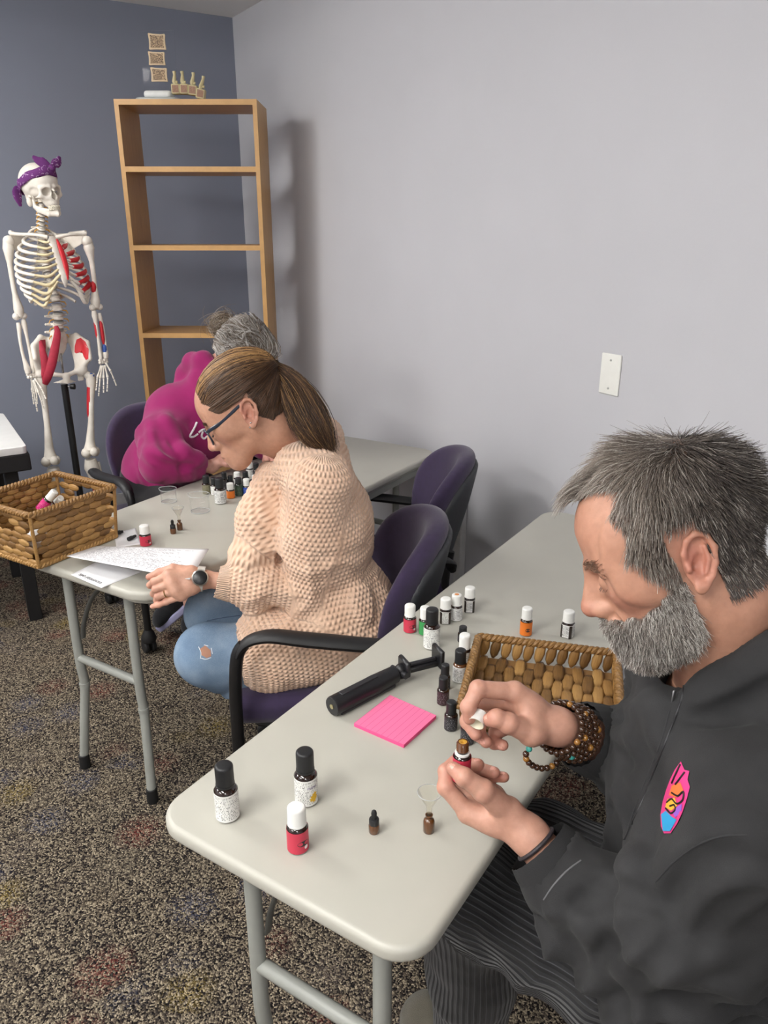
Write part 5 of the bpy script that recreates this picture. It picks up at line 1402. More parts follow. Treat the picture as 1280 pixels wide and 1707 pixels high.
def SKP(px, py, off=0.):
    """pixel on the upright plane through the skeleton; off metres nearer the camera"""
    d = ray(px, py); p0 = SKO-vdir*off; return CP+d*(((p0-CP)@vdir)/(d@vdir))
def Z1_(x, y, off=0.): return SKP(x/5.12, 240+y/5.12, off)
def Z2_(x, y, off=0.): return SKP(x/5.12, 520+y/5.12, off)
ya = math.atan2(-vdir[1], -vdir[0])+math.radians(24); sf = np.array([math.cos(ya), math.sin(ya), 0]); sl = np.array([-sf[1], sf[0], 0]); su = np.array([0, 0, 1.])
def bone(name, pts, radii, m=None, parent=None, n=10, k=5, flat=1., fa=None, balls=()):
    P = smooth_path(pts, k)-skb; R = lerp_r(radii, len(P)); mb = MB(); mb.tube(P, R, n, flat=flat, flat_axis=fa)
    for c, r in balls: mb.ball(np.array(c)-skb, r, 10, 7)
    return mb.build(name, m or M_BONE, parent or sk, ang=80)
def longbone(name, a, b, r, bow=None, ends=(1.8, 1.9), parent=None):
    a, b = np.array(a), np.array(b); mid = (a+b)/2+(np.array(bow) if bow is not None else 0)
    e0, e1 = r*ends[0], r*ends[1]
    return bone(name, [a, a*.9+b*.1, a*.7+b*.3*1.+(mid-(a+b)/2)*.8, mid, a*.3+b*.7+(mid-(a+b)/2)*.8, a*.1+b*.9, b], [e0*.75, e0, r*1.05, r*.95, r*1.05, e1, e1*.8], parent=parent, k=4)
def painted(name, a, b, r, m, frac=(.1, .9), off=.0015, parent=None, face=None):
    a, b = np.array(a), np.array(b); fw = -vdir*off if face is None else face
    P = np.array([a+(b-a)*t for t in np.linspace(frac[0], frac[1], 6)])+fw-skb
    return MB().tube(P, [r*.4, r*.95, r, r, r*.95, r*.4], 10).build(name, m, parent or sk)
# spine
sp_pts = np.array([SKO+su*z+sf*x for z, x in ((0, 0), (.06, .022), (.13, .030), (.20, .012), (.28, -.018), (.36, -.030), (.43, -.018), (.48, .004), (.53, .016), (.57, .012))]) 
spine_c = smooth_path(sp_pts, 8); sL = np.r_[0, np.cumsum(np.linalg.norm(np.diff(spine_c, axis=0), axis=1))]
def sp_at(t): return np.array([np.interp(t*sL[-1], sL, spine_c[:, i]) for i in range(3)])
nv = 23; tpos = np.cumsum(np.r_[np.full(5, 1.45), np.full(12, 1.0), np.full(6, .72)]); tpos = (tpos-tpos[0]*.5)/tpos[-1]
for i in range(nv):
    p = sp_at(tpos[i]); tg = sp_at(min(1, tpos[i]+.01))-sp_at(max(0, tpos[i]-.01)); tg /= np.linalg.norm(tg); big = 1.45 if i < 5 else (1. if i < 17 else .74)
    h = sL[-1]*(1.45 if i < 5 else (1. if i < 17 else .72))/tpos.size*.0+.0125*big; r = .0165*big if i >= 5 else .0165*1.36
    mb = MB(); q = p-skb; mb.tube([q-tg*h*.62, q-tg*h*.45, q, q+tg*h*.45, q+tg*h*.62], [r*.9, r, r*.84, r, r*.9], 14)
    bk = q-sf*r*1.1
    for s in (-1, 1):
        mb.tube([q-sf*r*.5+sl*s*r*.5, bk+sl*s*r*1.0, bk+sl*s*r*(2.15 if i < 17 else 1.5)+su*.002], [r*.30, r*.34, r*.20], 7)
    mb.tube([bk, bk-sf*r*1.1-su*r*.5, bk-sf*r*1.9-su*r*(1.2 if 5 <= i < 17 else .4)], [r*.42, r*.3, r*.16], 7)
    v = mb.build('vertebra', M_BONE, sk)
    if i < nv-1: MB().tube([q+tg*h*.62, q+tg*h*.95], [r*.97, r*.95], 12).build('spinal_disc', M_DISC, v)
    if i < 6 or i > 15:
        for s in (-1, 1): MB().tube([q+sl*s*r*.8-su*h*.6, q+sl*s*r*1.7-su*h*.8+sf*.002, q+sl*s*r*2.0-su*h*1.5], [.0022, .003, .0018], 6).build('nerve_root', M_NERVE, v)
# ribs, cartilage, breastbone
TH = [sp_at(tpos[16-i]) for i in range(12)]           # T1..T12
Wd = [.052, .082, .106, .122, .132, .138, .141, .140, .134, .124, .108, .086]; Dp = [.062, .096, .122, .140, .152, .160, .164, .164, .160, .150, .12, .09]
st_top = TH[0]+sf*.085-su*.045; st_bot = TH[0]+sf*.150-su*.205
fr_t = [.92, .93, .93, .92, .90, .88, .85, .80, .76, .72, .50, .38]
for i in range(12):
    for s in (-1, 1):
        def rp(t):
            a = t*PI; x = sl*s*(Wd[i]*math.sin(a)**.85+.012*(1-t)); y = sf*(Dp[i]*(1-math.cos(a))/2-.018*math.sin(a)*(1-t)); drop = -(.055+.004*i)*(t**1.25)-.012*math.sin(a); return TH[i]-sf*.012+x+y+su*drop
        te = fr_t[i]; pts = [rp(t) for t in np.linspace(.03, te*(.86 if i < 10 else 1.), 13)]
        rb_ = bone('rib', pts, [.0050, .0075, .0082, .0084, .0080, .0072], k=2, n=8, flat=.8, fa=None)
        if i < 10:
            e = pts[-1]; f = i/9
            if i < 7: tgt = st_top+(st_bot-st_top)*(.06+.135*i)+sl*s*.014
            else: tgt = st_bot+sl*s*(.016+.012*(i-6))-su*.004*(i-6)+sf*-.006*(i-6)
            midp = (e+tgt)/2+sf*.012-su*(.006+.010*max(0, i-4))
            bone('costal_cartilage', [e, midp, tgt], [.0078, .0082, .0070] if i < 6 else [.0082, .0105, .0085], M_CART if s < 0 else M_BONE, rb_, k=4, n=8, flat=.7)
            if s > 0 and 1 <= i < 8:
                bone('painted_muscle', [pts[-4]+sf*.003, (pts[-1]*.7+pts[-2]*.3)+sf*.004, midp+sf*.003], [.005, .0108, .0085], M_MRED, rb_, k=4, n=8)
bone('breastbone', [st_top+su*.012, st_top-su*.010, st_top*.8+st_bot*.2, st_top*.55+st_bot*.45, st_top*.25+st_bot*.75, st_bot, st_bot-su*.03], [.012, .022, .015, .016, .018, .014, .004], flat=.35, fa=sf)
bone('painted_muscle', [st_top+sl*.018+sf*.004, st_top*.7+st_bot*.3+sl*.022+sf*.006, st_top*.3+st_bot*.7+sl*.02+sf*.006, st_bot+sl*.012+sf*.004], [.004, .011, .011, .003], M_MRED, flat=.5, fa=sf)
# shoulder girdle and arms (s: the picture side, -1 = left of the picture)
Lsh, Rsh = SKP(12, 402, .0), SKP(147, 402, .03)
for s, sh, ac in ((-1, Lsh, SKP(17, 389, .0)), (1, Rsh, SKP(143, 389, .03))):
    stp = st_top+sl*s*.018+su*.008
    bone('collarbone', [stp, stp*.65+ac*.35+sf*.018+su*.004, stp*.25+ac*.75+sf*.004, ac], [.0085, .0066, .007, .0085], k=5)
    scb = sh*.55+(TH[5]+sl*s*.07-sf*.05)*.45; V = [ac, sh+su*.0-sl*s*.012, TH[5]+sl*s*.085-sf*.045, TH[1]+sl*s*.055-sf*.045]; th = sf*.004
    mb = MB(); A = [np.array(v)-skb for v in V]; mb.add([a+th for a in A]+[a-th for a in A], [(0, 1, 2, 3), (7, 6, 5, 4), (0, 4, 5, 1), (1, 5, 6, 2), (2, 6, 7, 3), (3, 7, 4, 0)]); mb.tube([A[3]*.5+A[2]*.5, A[0]*.6+A[3]*.4-sf*.01, A[0]+su*.004], [.005, .007, .009], 8); mb.ball(A[1], (.014, .014, .019)); mb.build('shoulder_blade', M_BONE, sk)
eL, eR = SKP(33, 527), SKP(160, 512, .03); wL, wR = SKP(52, 622, .02), SKP(172, 598, .05)
for s, sh, e, w in ((-1, Lsh, eL, wL), (1, Rsh, eR, wR)):
    hu = longbone('upper_arm_bone', sh, e, .0105, sl*s*.006, (2.2, 2.0)); mb = MB(); mb.ball(sh-skb-sl*s*.006, .023, 12, 9); mb.build('joint_head', M_BONE, hu); mb = MB(); mb.ball(e-skb+sl*.017, .0145); mb.ball(e-skb-sl*.015, .0165); mb.tube([e-skb-sl*.018, e-skb+sl*.018], .011, 10); mb.build('elbow_joint', M_BONE, hu)
    e2 = e-su*.014; lat = sl*s*.012
    longbone('forearm_bone', e2-lat, w-lat*.9, .0066, sf*.003, (1.9, 1.35)); longbone('forearm_bone', e2+lat-su*.012, w+lat*1.1, .0066, lat*.6, (1.5, 2.1))
    if s > 0:
        painted('painted_muscle', e2-lat-su*.02, w-lat, .0085, M_MRED, (.05, .55)); painted('painted_muscle', e2+lat, w+lat, .0085, M_MRED, (.18, .72)); painted('painted_muscle', e2+lat, w+lat*1.1, .0105, M_MBLUE, (.70, .93))
        painted('painted_muscle', sh, e, .012, M_MRED, (.60, .80))
def hand_bones(w, kn, tips, r=.0046):
    hb_ = MB(); dw = (sum(kn)/len(kn)-w)
    for k in range(8):
        q = w+dw*(.08+.12*(k//4))+sl*((k % 4)-1.5)*.0105+sf*random.uniform(-.003, .003); hb_.ball(q-skb, .0078, 8, 6)
    h = hb_.build('wrist_bones', M_BONE, sk)
    for i, (a, b) in enumerate(zip(kn, tips)):
        a, b = np.array(a), np.array(b); st = w+dw*.30+sl*(i-2)*.009*(-1 if (kn[0]-w)@sl < 0 and False else 1)
        st = w+(a-w)*.34; longbone('metacarpal', st, a, r*.8, None, (1.4, 1.6), h)
        cut = (0, .48, .78, 1.) if i else (0, .55, 1.)
        for c0, c1 in zip(cut[:-1], cut[1:]): longbone('finger_bone', a+(b-a)*(c0+.02), a+(b-a)*(c1-.02), r*.66, None, (1.45, 1.25), h)
hand_bones(wR, [Z2_(945, 505, .06), Z2_(920, 560, .06), Z2_(885, 568, .06), Z2_(855, 568, .06), Z2_(832, 558, .05)], [Z2_(995, 632, .06), Z2_(915, 682, .07), Z2_(885, 692, .07), Z2_(842, 722, .07), Z2_(820, 672, .06)])
hand_bones(wL, [Z2_(355, 655, .06), Z2_(330, 690, .05), Z2_(312, 690, .03), Z2_(290, 680, .0), Z2_(275, 670, -.02)], [Z2_(395, 745, .08), Z2_(375, 832, .06), Z2_(318, 788, .03), Z2_(320, 852, .0), Z2_(290, 790, -.02)])
# pelvis
pe = SDF(SKO-np.array([.22, .22, .20]), SKO+np.array([.22, .22, .10]), .0055)
hipL, hipR = Z2_(345, 520, .0), Z2_(690, 492, .03); pub = Z2_(565, 545, .07); sac = SKO-su*.045-sf*.02
pe.chain([SKO+su*.0, sac, sac-su*.06-sf*.012], [.034, .032, .012], k=.02)
for hp_, crest in ((hipL, [Z2_(420, 245, -.05), Z2_(345, 215, -.01), Z2_(285, 290, .02), Z2_(300, 400, .05)]), (hipR, [Z2_(590, 220, -.05), Z2_(650, 200, -.01), Z2_(745, 265, .03), Z2_(765, 400, .06)])):
    pe.chain(crest, [.009, .0095, .0095, .009], k=.006); pe.ell(hp_, .028, k=.015)
    c = [np.array(q) for q in crest]; inn = sac+su*.02
    for i in range(3):                                   # the iliac wing: a thin sheet from crest to socket
        for t in np.linspace(0, 1, 6): a = c[i]*(1-t)+c[i+1]*t; pe.cap(a, hp_+(a-hp_)*.12-sf*.006, .0065, .012, k=.012)
    pe.cap(c[0], sac+su*.02, .012, .018, k=.02); pe.cap(hp_, pub, .012, .0095, k=.01); isch = hp_-su*.075-sf*.02; pe.cap(hp_, isch, .014, .013, k=.012); pe.cap(isch, pub-su*.02, .010, .009, k=.01); pe.cap(pub, pub-su*.03, .010, k=.01)
V, Q = pe.net(); me = new_mesh('pelvis', V-skb, Q); po = link_mesh('pelvis', me, M_BONE, sk)
def bone_decal(poly, m, s, name='painted_muscle'): return decal(name, s, [(x/5.12, 520+y/5.12) for x, y in poly], m, po, skb, .0015)
bone_decal([(655, 235), (690, 222), (730, 255), (757, 320), (755, 400), (735, 410), (715, 380), (705, 350), (680, 345), (655, 355), (638, 345), (640, 290)], M_MRED, pe)
bone_decal([(340, 240), (385, 235), (390, 300), (380, 380), (360, 350), (345, 300)], M_BAND, pe)
# psoas bands
def band(pts, w, name='muscle_band'):
    P = smooth_path(pts, 5)-skb; MB().tube(P, lerp_r(w, len(P)), 12, flat=.42, flat_axis=-vdir).build(name, M_BAND, sk)
band([Z2_(478, 120, .04), Z2_(490, 190, .06), Z2_(465, 330, .10), Z2_(440, 450, .12), Z2_(405, 560, .12), Z2_(385, 615, .10)], [.008, .014, .018, .019, .017, .012])
band([Z2_(345, 250, .06), Z2_(362, 330, .09), Z2_(385, 440, .10), Z2_(385, 540, .10), Z2_(385, 610, .09)], [.006, .013, .017, .016, .009])
# legs
kL, kR = Z2_(430, 1250, .02), Z2_(770, 1175, .05)
for s, hp_, tr_, kn in ((-1, hipL, Z2_(345, 545, .0), kL), (1, hipR, Z2_(770, 545, .03), kR)):
    f = bone('thigh_bone', [tr_+su*.01, tr_-su*.03, tr_*.7+kn*.3+sf*.008, tr_*.4+kn*.6+sf*.008, tr_*.12+kn*.88, kn], [.020, .022, .0135, .0130, .020, .030], balls=[(kn+sl*.020-su*.012, .024), (kn-sl*.020-su*.012, .024), (hp_, .0235)])
    MB().tube([hp_-skb, tr_-skb-su*.008], [.016, .018], 10).build('thigh_neck', M_BONE, f)
    foot = np.array([kn[0], kn[1], .12])+sl*s*.01; tib = kn-su*.045
    MB().ball(kn-skb+sf*.036-su*.004, (.019, .019, .021)).build('kneecap', M_BONE, sk)
    longbone('shin_bone', tib+sl*s*-.006, foot, .0125, sf*.004, (2.7, 1.7)); longbone('calf_bone', tib+sl*s*.030-su*.02, foot+sl*s*.026, .0065, None, (1.6, 1.7))
    ftb = MB(); ftb.ball(foot-skb-sf*.035-su*.045, (.03, .026, .026))
    fo = ftb.build('heel_bone', M_BONE, sk)
    for k in range(5):
        o = sl*(k-2)*.013; longbone('foot_bone', foot-su*.04+sf*.03+o*.6, foot-su*.07+sf*.10+o, .005, None, (1.5, 1.6), fo); longbone('toe_bone', foot-su*.072+sf*.105+o, foot-su*.078+sf*.145+o*1.05, .004, None, (1.5, 1.2), fo)
    if s > 0:
        painted('painted_muscle', tr_, kn, .0155, M_MRED, (.04, .62), .004); painted('painted_muscle', tib+sl*.028-su*.02, foot+sl*.026, .0085, M_MRED, (.04, .7)); painted('painted_muscle', tib-sl*.006, foot, .0135, M_MRED, (.08, .5)); painted('painted_muscle', hp_+su*.0, tr_+sl*.012, .010, M_MBLUE, (.7, 1.1), .012)
# skull
class SkPose(Pose):
    def __init__(s, o, yaw, pitch, roll, scale): s.o = o; s.R = basis(yaw, math.radians(pitch), math.radians(roll)); s.s = scale
cpos = SKP(69, 321, .0)
KP = SkPose(cpos, ya+math.radians(10), -3, 5, .90)
ks = SDF((-.125, -.095, -.12), (.13, .095, .15), .0030)
ks.ell((-.012, 0, .048), (.097, .072, .080), k=0); ks.ell((.045, 0, .045), (.045, .056, .05), k=.02)
ks.ell((.055, 0, -.025), (.038, .040, .045), k=.02); ks.ell((.066, 0, -.052), (.026, .027, .017), k=.012); ks.ell((-.05, 0, -.02), (.04, .045, .03), k=.02)
for y in (-1, 1):
    ks.cap((.086, y*.012, .018), (.070, y*.047, .016), .0085, .0085, k=.01); ks.chain([(.068, y*.047, .012), (.064, y*.049, -.016), (.070, y*.032, -.026)], [.008, .009, .010], k=.008)
    ks.chain([(.060, y*.050, -.018), (.035, y*.063, -.018), (.0, y*.066, -.012)], [.008, .0055, .007], k=.006)
    ks.ell((-.022, y*.058, -.035), (.013, .012, .022), k=.01)
for y in (-1, 1):
    ks.ell((.088, y*.029, -.001), (.040, .0190, .0175), k=.003, op='cut'); ks.ell((.030, y*.062, .0), (.026, .010, .020), k=.01, op='cut')
ks.ell((.098, 0, -.022), (.036, .0125, .015), k=.003, op='cut'); ks.ell((.098, 0, -.009), (.034, .0075, .014), k=.003, op='cut')
ks.cap((.086, 0, .012), (.098, 0, .000), .0055, .0045, k=.004)
V, Q = ks.net(); me = new_mesh('skull', KP.w(V)-skb, Q); sko = link_mesh('skull', me, M_BONE, sk)
jw = SDF((-.03, -.075, -.13), (.11, .075, .0), .0032)
for y in (-1, 1): jw.chain([(.002, y*.052, -.018), (-.002, y*.050, -.058), (.012, y*.046, -.076), (.055, y*.028, -.095), (.082, 0, -.098)], [.007, .010, .010, .0105, .012], k=.006, flat=((0, 1, 0), 1.5)); jw.chain([(.008, y*.047, -.062), (.050, y*.030, -.080), (.078, 0, -.084)], [.008, .009, .0095], k=.006)
V, Q = jw.net(); link_mesh('jaw', new_mesh('jaw', KP.w(V)-skb, Q), M_BONE, sk)
M_TEETH = mat('teeth', S(232, 226, 208), .3)
for zz, rr in ((-.0655, .0), (-.0755, .002)):
    for k in range(12):
        a = (k-5.5)/5.5*1.25; c = KP.w((.0595+.030*math.cos(a)-rr, .0265*math.sin(a)*1.05, zz))-skb; MB().box(c, (.0055, .0050, .0095), KP.R@rotm('Z', a), .0012).build('tooth', M_TEETH, sko)
# red at the base of the skull stays white; bandana
M_BANDA = None
def m_bandana():
    t = NT('purple_bandana'); c = t.coord(); v = t.n('ShaderNodeTexVoronoi'); v.inputs['Scale'].default_value = 55; t.l(c, v.inputs['Vector']); n = t.noise(c, 70, 3)
    m = t.math('MULTIPLY', t.math('LESS_THAN', t.math('ABSOLUTE', t.math('SUBTRACT', v.outputs['Distance'], .42)), .05), t.math('GREATER_THAN', n.outputs['Fac'], .52))
    t.set(Base_Color=t.mix(m, S(100, 42, 108), S(186, 156, 192)), Roughness=.85); t.bump(n.outputs['Fac'], .3, .003); return t.m
M_BANDA = m_bandana()
bb = KP.w((0, 0, .05)); bn = thing('bandana', 'purple patterned bandana knotted round the skull of the skeleton', 'bandana', tuple(bb))
def kw(L): return KP.w(np.array(L, float))-bb
mb = MB(); n = 48; V = []; Fc = []
for i in range(n):
    a = 2*PI*i/n; ca, sa = math.cos(a), math.sin(a)
    for (k, dz) in ((1.045, -.019), (1.085, -.010), (1.09, .003), (1.07, .014), (1.035, .019)):
        wob = .002*math.sin(7*a+dz*200); V.append(kw((-.010+.099*ca*k, .0735*sa*k, .050+.034*ca-.006*sa+dz*(1+.25*(ca < -.3))+wob)))
for i in range(n):
    for j in range(4): a, b = i*5+j, ((i+1) % n)*5+j; Fc.append((a, b, b+1, a+1))
V2 = V+[v*1. for v in V]; mb.add(V, Fc).build('headband', M_BANDA, bn, ang=80).modifiers.new('solid', 'SOLIDIFY').thickness = .003
def ear_flap(root_, mid, tip, w):
    P = smooth_path([root_, (np.array(root_)+mid)/2+np.array((.0, .0, .006)), mid, tip], 4); R = lerp_r([.010, w*.8, w, w*.85, .006], len(P)); MB().tube([kw(p) for p in P], R, 12, flat=.28, flat_axis=KP.R[:, 0]).build('knot_end', M_BANDA, bn)
MB().ball(kw((.082, .025, .094)), (.016, .018, .015), 12, 8).build('knot', M_BANDA, bn)
ear_flap((.080, .022, .098), np.array((.055, -.010, .128)), (.040, -.028, .150), .020); ear_flap((.084, .028, .096), np.array((.085, .062, .118)), (.088, .078, .142), .019)
ear_flap((-.085, -.055, .035), np.array((-.088, -.068, -.005)), (-.080, -.070, -.050), .022)
# stand
M_POLE = mat('stand_black_pole', S(24, 25, 27), .4); pb = SKP(107, 640, -.03)
stn = thing('skeleton_stand', 'black upright stand pole with clamp knob under the skeleton pelvis', 'stand', (pb[0], pb[1], 0)); zt = float(pb[2]); pp = np.array([pb[0], pb[1], 0])
MB().tube([(0, 0, .05), (0, 0, zt)], .0155, 14).build('pole', M_POLE, stn); MB().tube([(0, 0, zt), (0, 0, zt+.012)], .0165, 14).build('collar', mat('stand_grey_collar', S(150, 150, 150), .4), stn)
rod_top = SKO-su*.06-sf*.0-pp
MB().tube([(0, 0, zt), rod_top*.5+np.array((0, 0, zt))*.5, rod_top], .005, 10).build('rod', mat('stand_chrome', S(190, 190, 192), .2, 1.), stn)
kd = CR; MB().tube([np.array((0, 0, zt-.012)), kd*.028+np.array((0, 0, zt-.012))], .004, 8).build('knob_screw', mat('stand_chrome', S(190, 190, 192), .2, 1.), stn); MB().tube([kd*.028+np.array((0, 0, zt-.012)), kd*.046+np.array((0, 0, zt-.012))], [.012, .014], 10).build('knob', M_POLE, stn)
for k in range(5):
    a = 2*PI*k/5+.3; MB().tube([(0, 0, .07), (.24*math.cos(a), .24*math.sin(a), .062)], [.014, .011], 8).build('base_arm', M_POLE, stn); MB().ball((.24*math.cos(a), .24*math.sin(a), .028), (.02, .02, .028)).build('caster', M_RUB, stn)

# ================================================================== ON TOP OF THE BOOKCASE
def SHP(px, py, yo):
    d = ray(px, py); p0 = bc+by*yo; return CP+d*(((p0-CP)@by)/(d@by))
def m_acr():
    t = NT('acrylic_sheet'); t.set(Base_Color=(.9, .95, .98), Roughness=.05, Transmission_Weight=1., IOR=1.1, Alpha=.22, Coat_Weight=.3); return t.m
yo = .13; q = [SHP(x, y, yo) for x, y in ((240, 150), (296, 150), (290, 50), (233, 52))]
b0 = SHP(266, 163, yo); b0[2] = BH; ds = thing('bone_display', 'clear plate with three bone slices on a pale base on top of the bookcase', 'display', (b0[0], b0[1], BH), bang)
def dl(p): d = np.array(p)-b0; return np.array([d@bx, d@by, d[2]])
Q4 = [dl(p) for p in q]; Q4[0][2] = Q4[1][2] = .022; mb = MB(); mb.add([p+np.array((0, .002, 0)) for p in Q4]+[p-np.array((0, .002, 0)) for p in Q4], [(0, 1, 2, 3), (7, 6, 5, 4), (0, 4, 5, 1), (1, 5, 6, 2), (2, 6, 7, 3), (3, 7, 4, 0)]); mb.build('plate', m_acr(), ds, smooth=False)
MB().prism(rrect(.20, .12, .04, 6), 0, .018, .006).build('base', mat('display_base_grey', S(176, 180, 178), .3), ds)
MB().prism(rrect(.125, .075, .02, 6, .0, .0), .018, .048, .012).build('base_block', mat('display_base_white', S(226, 228, 226), .4), ds)
def m_spongy():
    t = NT('spongy_bone'); v = t.n('ShaderNodeTexVoronoi'); v.feature = 'DISTANCE_TO_EDGE'; v.inputs['Scale'].default_value = 190; t.l(t.coord(), v.inputs['Vector'])
    t.set(Base_Color=t.ramp(v.outputs['Distance'], [(.06, S(196, 168, 134)), (.16, S(72, 58, 54))]), Roughness=.7); return t.m
M_SPG = m_spongy(); M_CORT = mat('cortical_bone', S(212, 190, 156), .6)
for (x, y, w, h) in ((262, 70, 29, 25), (261.5, 98, 28, 21), (265.5, 125, 28, 22)):
    c = dl(SHP(x, y, yo-.006)); k_ = (depth_of(SHP(x, y, yo))/FPX); W2, H2 = w*k_/2, h*k_/2
    out = [(c[0]+W2*sx*(1-.10*abs(math.cos(tt))), c[2]+H2*sz*(1-.08*abs(math.sin(tt)))) for sx, sz, tt in ((-.9, -1, 1.57), (-.5, -.97, 1.57), (.5, -.97, 1.57), (.9, -1, 1.57), (1.08, -.85, 0), (1.02, -.3, 0), (1.02, .3, 0), (1.08, .8, 0), (.9, 1, 1.57), (.5, .96, 1.57), (-.4, 1.02, 1.57), (-.9, 1.12, 1.57), (-1.1, .95, 0), (-1.02, .3, 0), (-1.04, -.3, 0), (-1.1, -.85, 0))]
    mb = MB().prism(out, -.004, .004, .001); mb.V = [(a, c[1]-d_, b) for a, b, d_ in mb.V]; so = mb.build('bone_slice', M_CORT, ds)
    inn = [(c[0]+(a-c[0])*.80, c[2]+(b-c[2])*.78) for a, b in out]; mb = MB().prism(inn, .003, .0048); mb.V = [(a, c[1]-d_, b) for a, b, d_ in mb.V]; mb.build('marrow_face', M_SPG, so, smooth=False)
yo2 = .08; c0_ = SHP(318, 163, yo2); c0_[2] = BH; vm = thing('vertebrae_model', 'small model of four joined vertebrae beside the bone display', 'bone model', (c0_[0], c0_[1], BH), bang)
def vl(p): d = np.array(p)-c0_; return np.array([d@bx, d@by, max(d[2], .004)])
M_VB = m_bone('vertebra_yellowed', S(186, 172, 128), S(212, 200, 158)); M_VB2 = mat('vertebra_cut', S(150, 116, 96), .7, var=.2, vscale=200)
for (x, y, xt, yt, rot_) in ((294, 149, 290, 119, 0), (308, 149, 303, 119, .03), (322, 151, 322, 121, .12), (335, 157, 339, 127, .2)):
    c = vl(SHP(x, y, yo2)); tpt = vl(SHP(xt, yt, yo2)); k_ = depth_of(SHP(x, y, yo2))/FPX; w, h = 14.5*k_, 15*k_
    mb = MB(); V8 = MB().box((0, 0, 0), (w, .034, h), None, .003); RR = rotm('Y', rot_); mb.add(np.array(V8.V)@RR.T+c, V8.F); v = mb.build('vertebra_body', M_VB, vm)
    MB().box(c+np.array((0, -.0175, 0)), (w*.72, .002, h*.72), RR).build('cut_face', M_VB2, v)
    MB().tube(smooth_path([c+np.array((0, 0, h*.5)), (c*.55+tpt*.45)+np.array((-.004, 0, 0)), tpt*.8+c*.2, tpt], 4), lerp_r([.010, .013, .0075, .0095], 13), 8, flat=.8).build('spinous_process', M_VB, v)
    MB().tube([c*.5+tpt*.5+np.array((-.012, -.004, -.004)), c*.5+tpt*.5+np.array((.010, -.004, -.008))], [.004, .006], 8).build('facet', M_VB, v)

# ================================================================== BOTTLES AND SMALL THINGS
def m_glass_amber(name, col):
    t = NT(name); t.set(Base_Color=col, Roughness=.06, Specular_IOR_Level=.6, Coat_Weight=.5, Coat_Roughness=.03); return t.m
M_AMB = m_glass_amber('amber_glass_full', S(34, 18, 12)); M_AMB2 = m_glass_amber('amber_glass_thin', S(92, 54, 22)); M_DGRN = m_glass_amber('dark_green_glass', S(20, 30, 22)); M_BLU = m_glass_amber('cobalt_glass', S(24, 44, 110))
M_CAPW = mat('cap_white_plastic', S(232, 232, 228), .4, var=.02); M_CAPB = mat('cap_black_plastic', S(30, 31, 33), .45, var=.05)
M_CAPI = mat('cap_liner', S(214, 208, 186), .5)
def m_label(name, base, ink, rows=16, dens=.5, band=None, barcode=False, seed=0.):
    """printed label: uv.x runs round the bottle, uv.y up; rows of small type"""
    t = NT(name); a = t.attr('kuv'); sp = t.n('ShaderNodeSeparateXYZ'); t.l(a.outputs['Vector'], sp.inputs[0]); u, v = sp.outputs[0], sp.outputs[1]
    r = t.math('MULTIPLY', v, float(rows)); fr = t.math('FRACT', r); line = t.math('MULTIPLY', t.math('GREATER_THAN', fr, .35), t.math('LESS_THAN', fr, .8))
    cb = t.n('ShaderNodeCombineXYZ'); t.l(t.math('MULTIPLY', u, 48.0), cb.inputs[0]); t.l(t.math('MULTIPLY', t.math('FLOOR', r), 7.31), cb.inputs[1]); cb.inputs[2].default_value = seed
    n = t.noise(cb.outputs[0], 1.0, 1); ink_m = t.math('MULTIPLY', line, t.math('GREATER_THAN', n.outputs['Fac'], 1-dens))
    edge = t.math('MULTIPLY', t.math('GREATER_THAN', v, .07), t.math('LESS_THAN', v, .93)); ink_m = t.math('MULTIPLY', ink_m, edge)
    col = t.mix(ink_m, base, ink)
    if barcode:
        cb2 = t.n('ShaderNodeCombineXYZ'); t.l(t.math('MULTIPLY', v, 60.0), cb2.inputs[0]); cb2.inputs[2].default_value = seed+3
        bn = t.noise(cb2.outputs[0], 1.0, 1); zone = t.math('MULTIPLY', t.math('GREATER_THAN', t.math('FRACT', t.math('ADD', t.math('MULTIPLY', u, 3.0), .15)), .72), t.math('MULTIPLY', t.math('GREATER_THAN', v, .2), t.math('LESS_THAN', v, .85)))
        col = t.mix(zone, col, t.mix(t.math('GREATER_THAN', bn.outputs['Fac'], .5), (.9, .9, .9), (.02, .02, .02)))
    if band:
        for (lo, hi, c) in band:
            z = t.math('MULTIPLY', t.math('GREATER_THAN', v, lo), t.math('LESS_THAN', v, hi)); col = t.mix(z, col, c)
    t.set(Base_Color=col, Roughness=.45); return t.m
BLACK, WHITE = (.02, .02, .02), (.86, .86, .84)
L_RED = m_label('label_red', S(196, 52, 76), S(236, 190, 196), 9, .14); L_GREEN = m_label('label_green', S(58, 150, 82), S(220, 240, 220), 9, .16)
L_WHITE = m_label('label_white_fine_print', S(226, 226, 222), S(96, 96, 96), 17, .47); L_WBAR = m_label('label_white_barcode', S(224, 224, 222), S(60, 60, 60), 12, .5, barcode=True)
L_BLK = m_label('label_black', S(40, 38, 42), S(150, 150, 156), 9, .42); L_ORG = m_label('label_orange', S(222, 118, 36), S(60, 34, 20), 8, .14); L_OLV = m_label('label_olive', S(120, 116, 92), S(60, 58, 44), 10, .4)
L_BLUE = m_label('label_blue', S(34, 74, 168), S(220, 226, 240), 8, .4); L_PINK = m_label('label_pink', S(216, 40, 128), S(246, 214, 228), 8, .4); L_GRN2 = m_label('label_round_green', S(46, 62, 50), S(126, 150, 120), 7, .4); L_PLUM = m_label('label_plum', S(58, 30, 40), S(150, 140, 146), 9, .42)
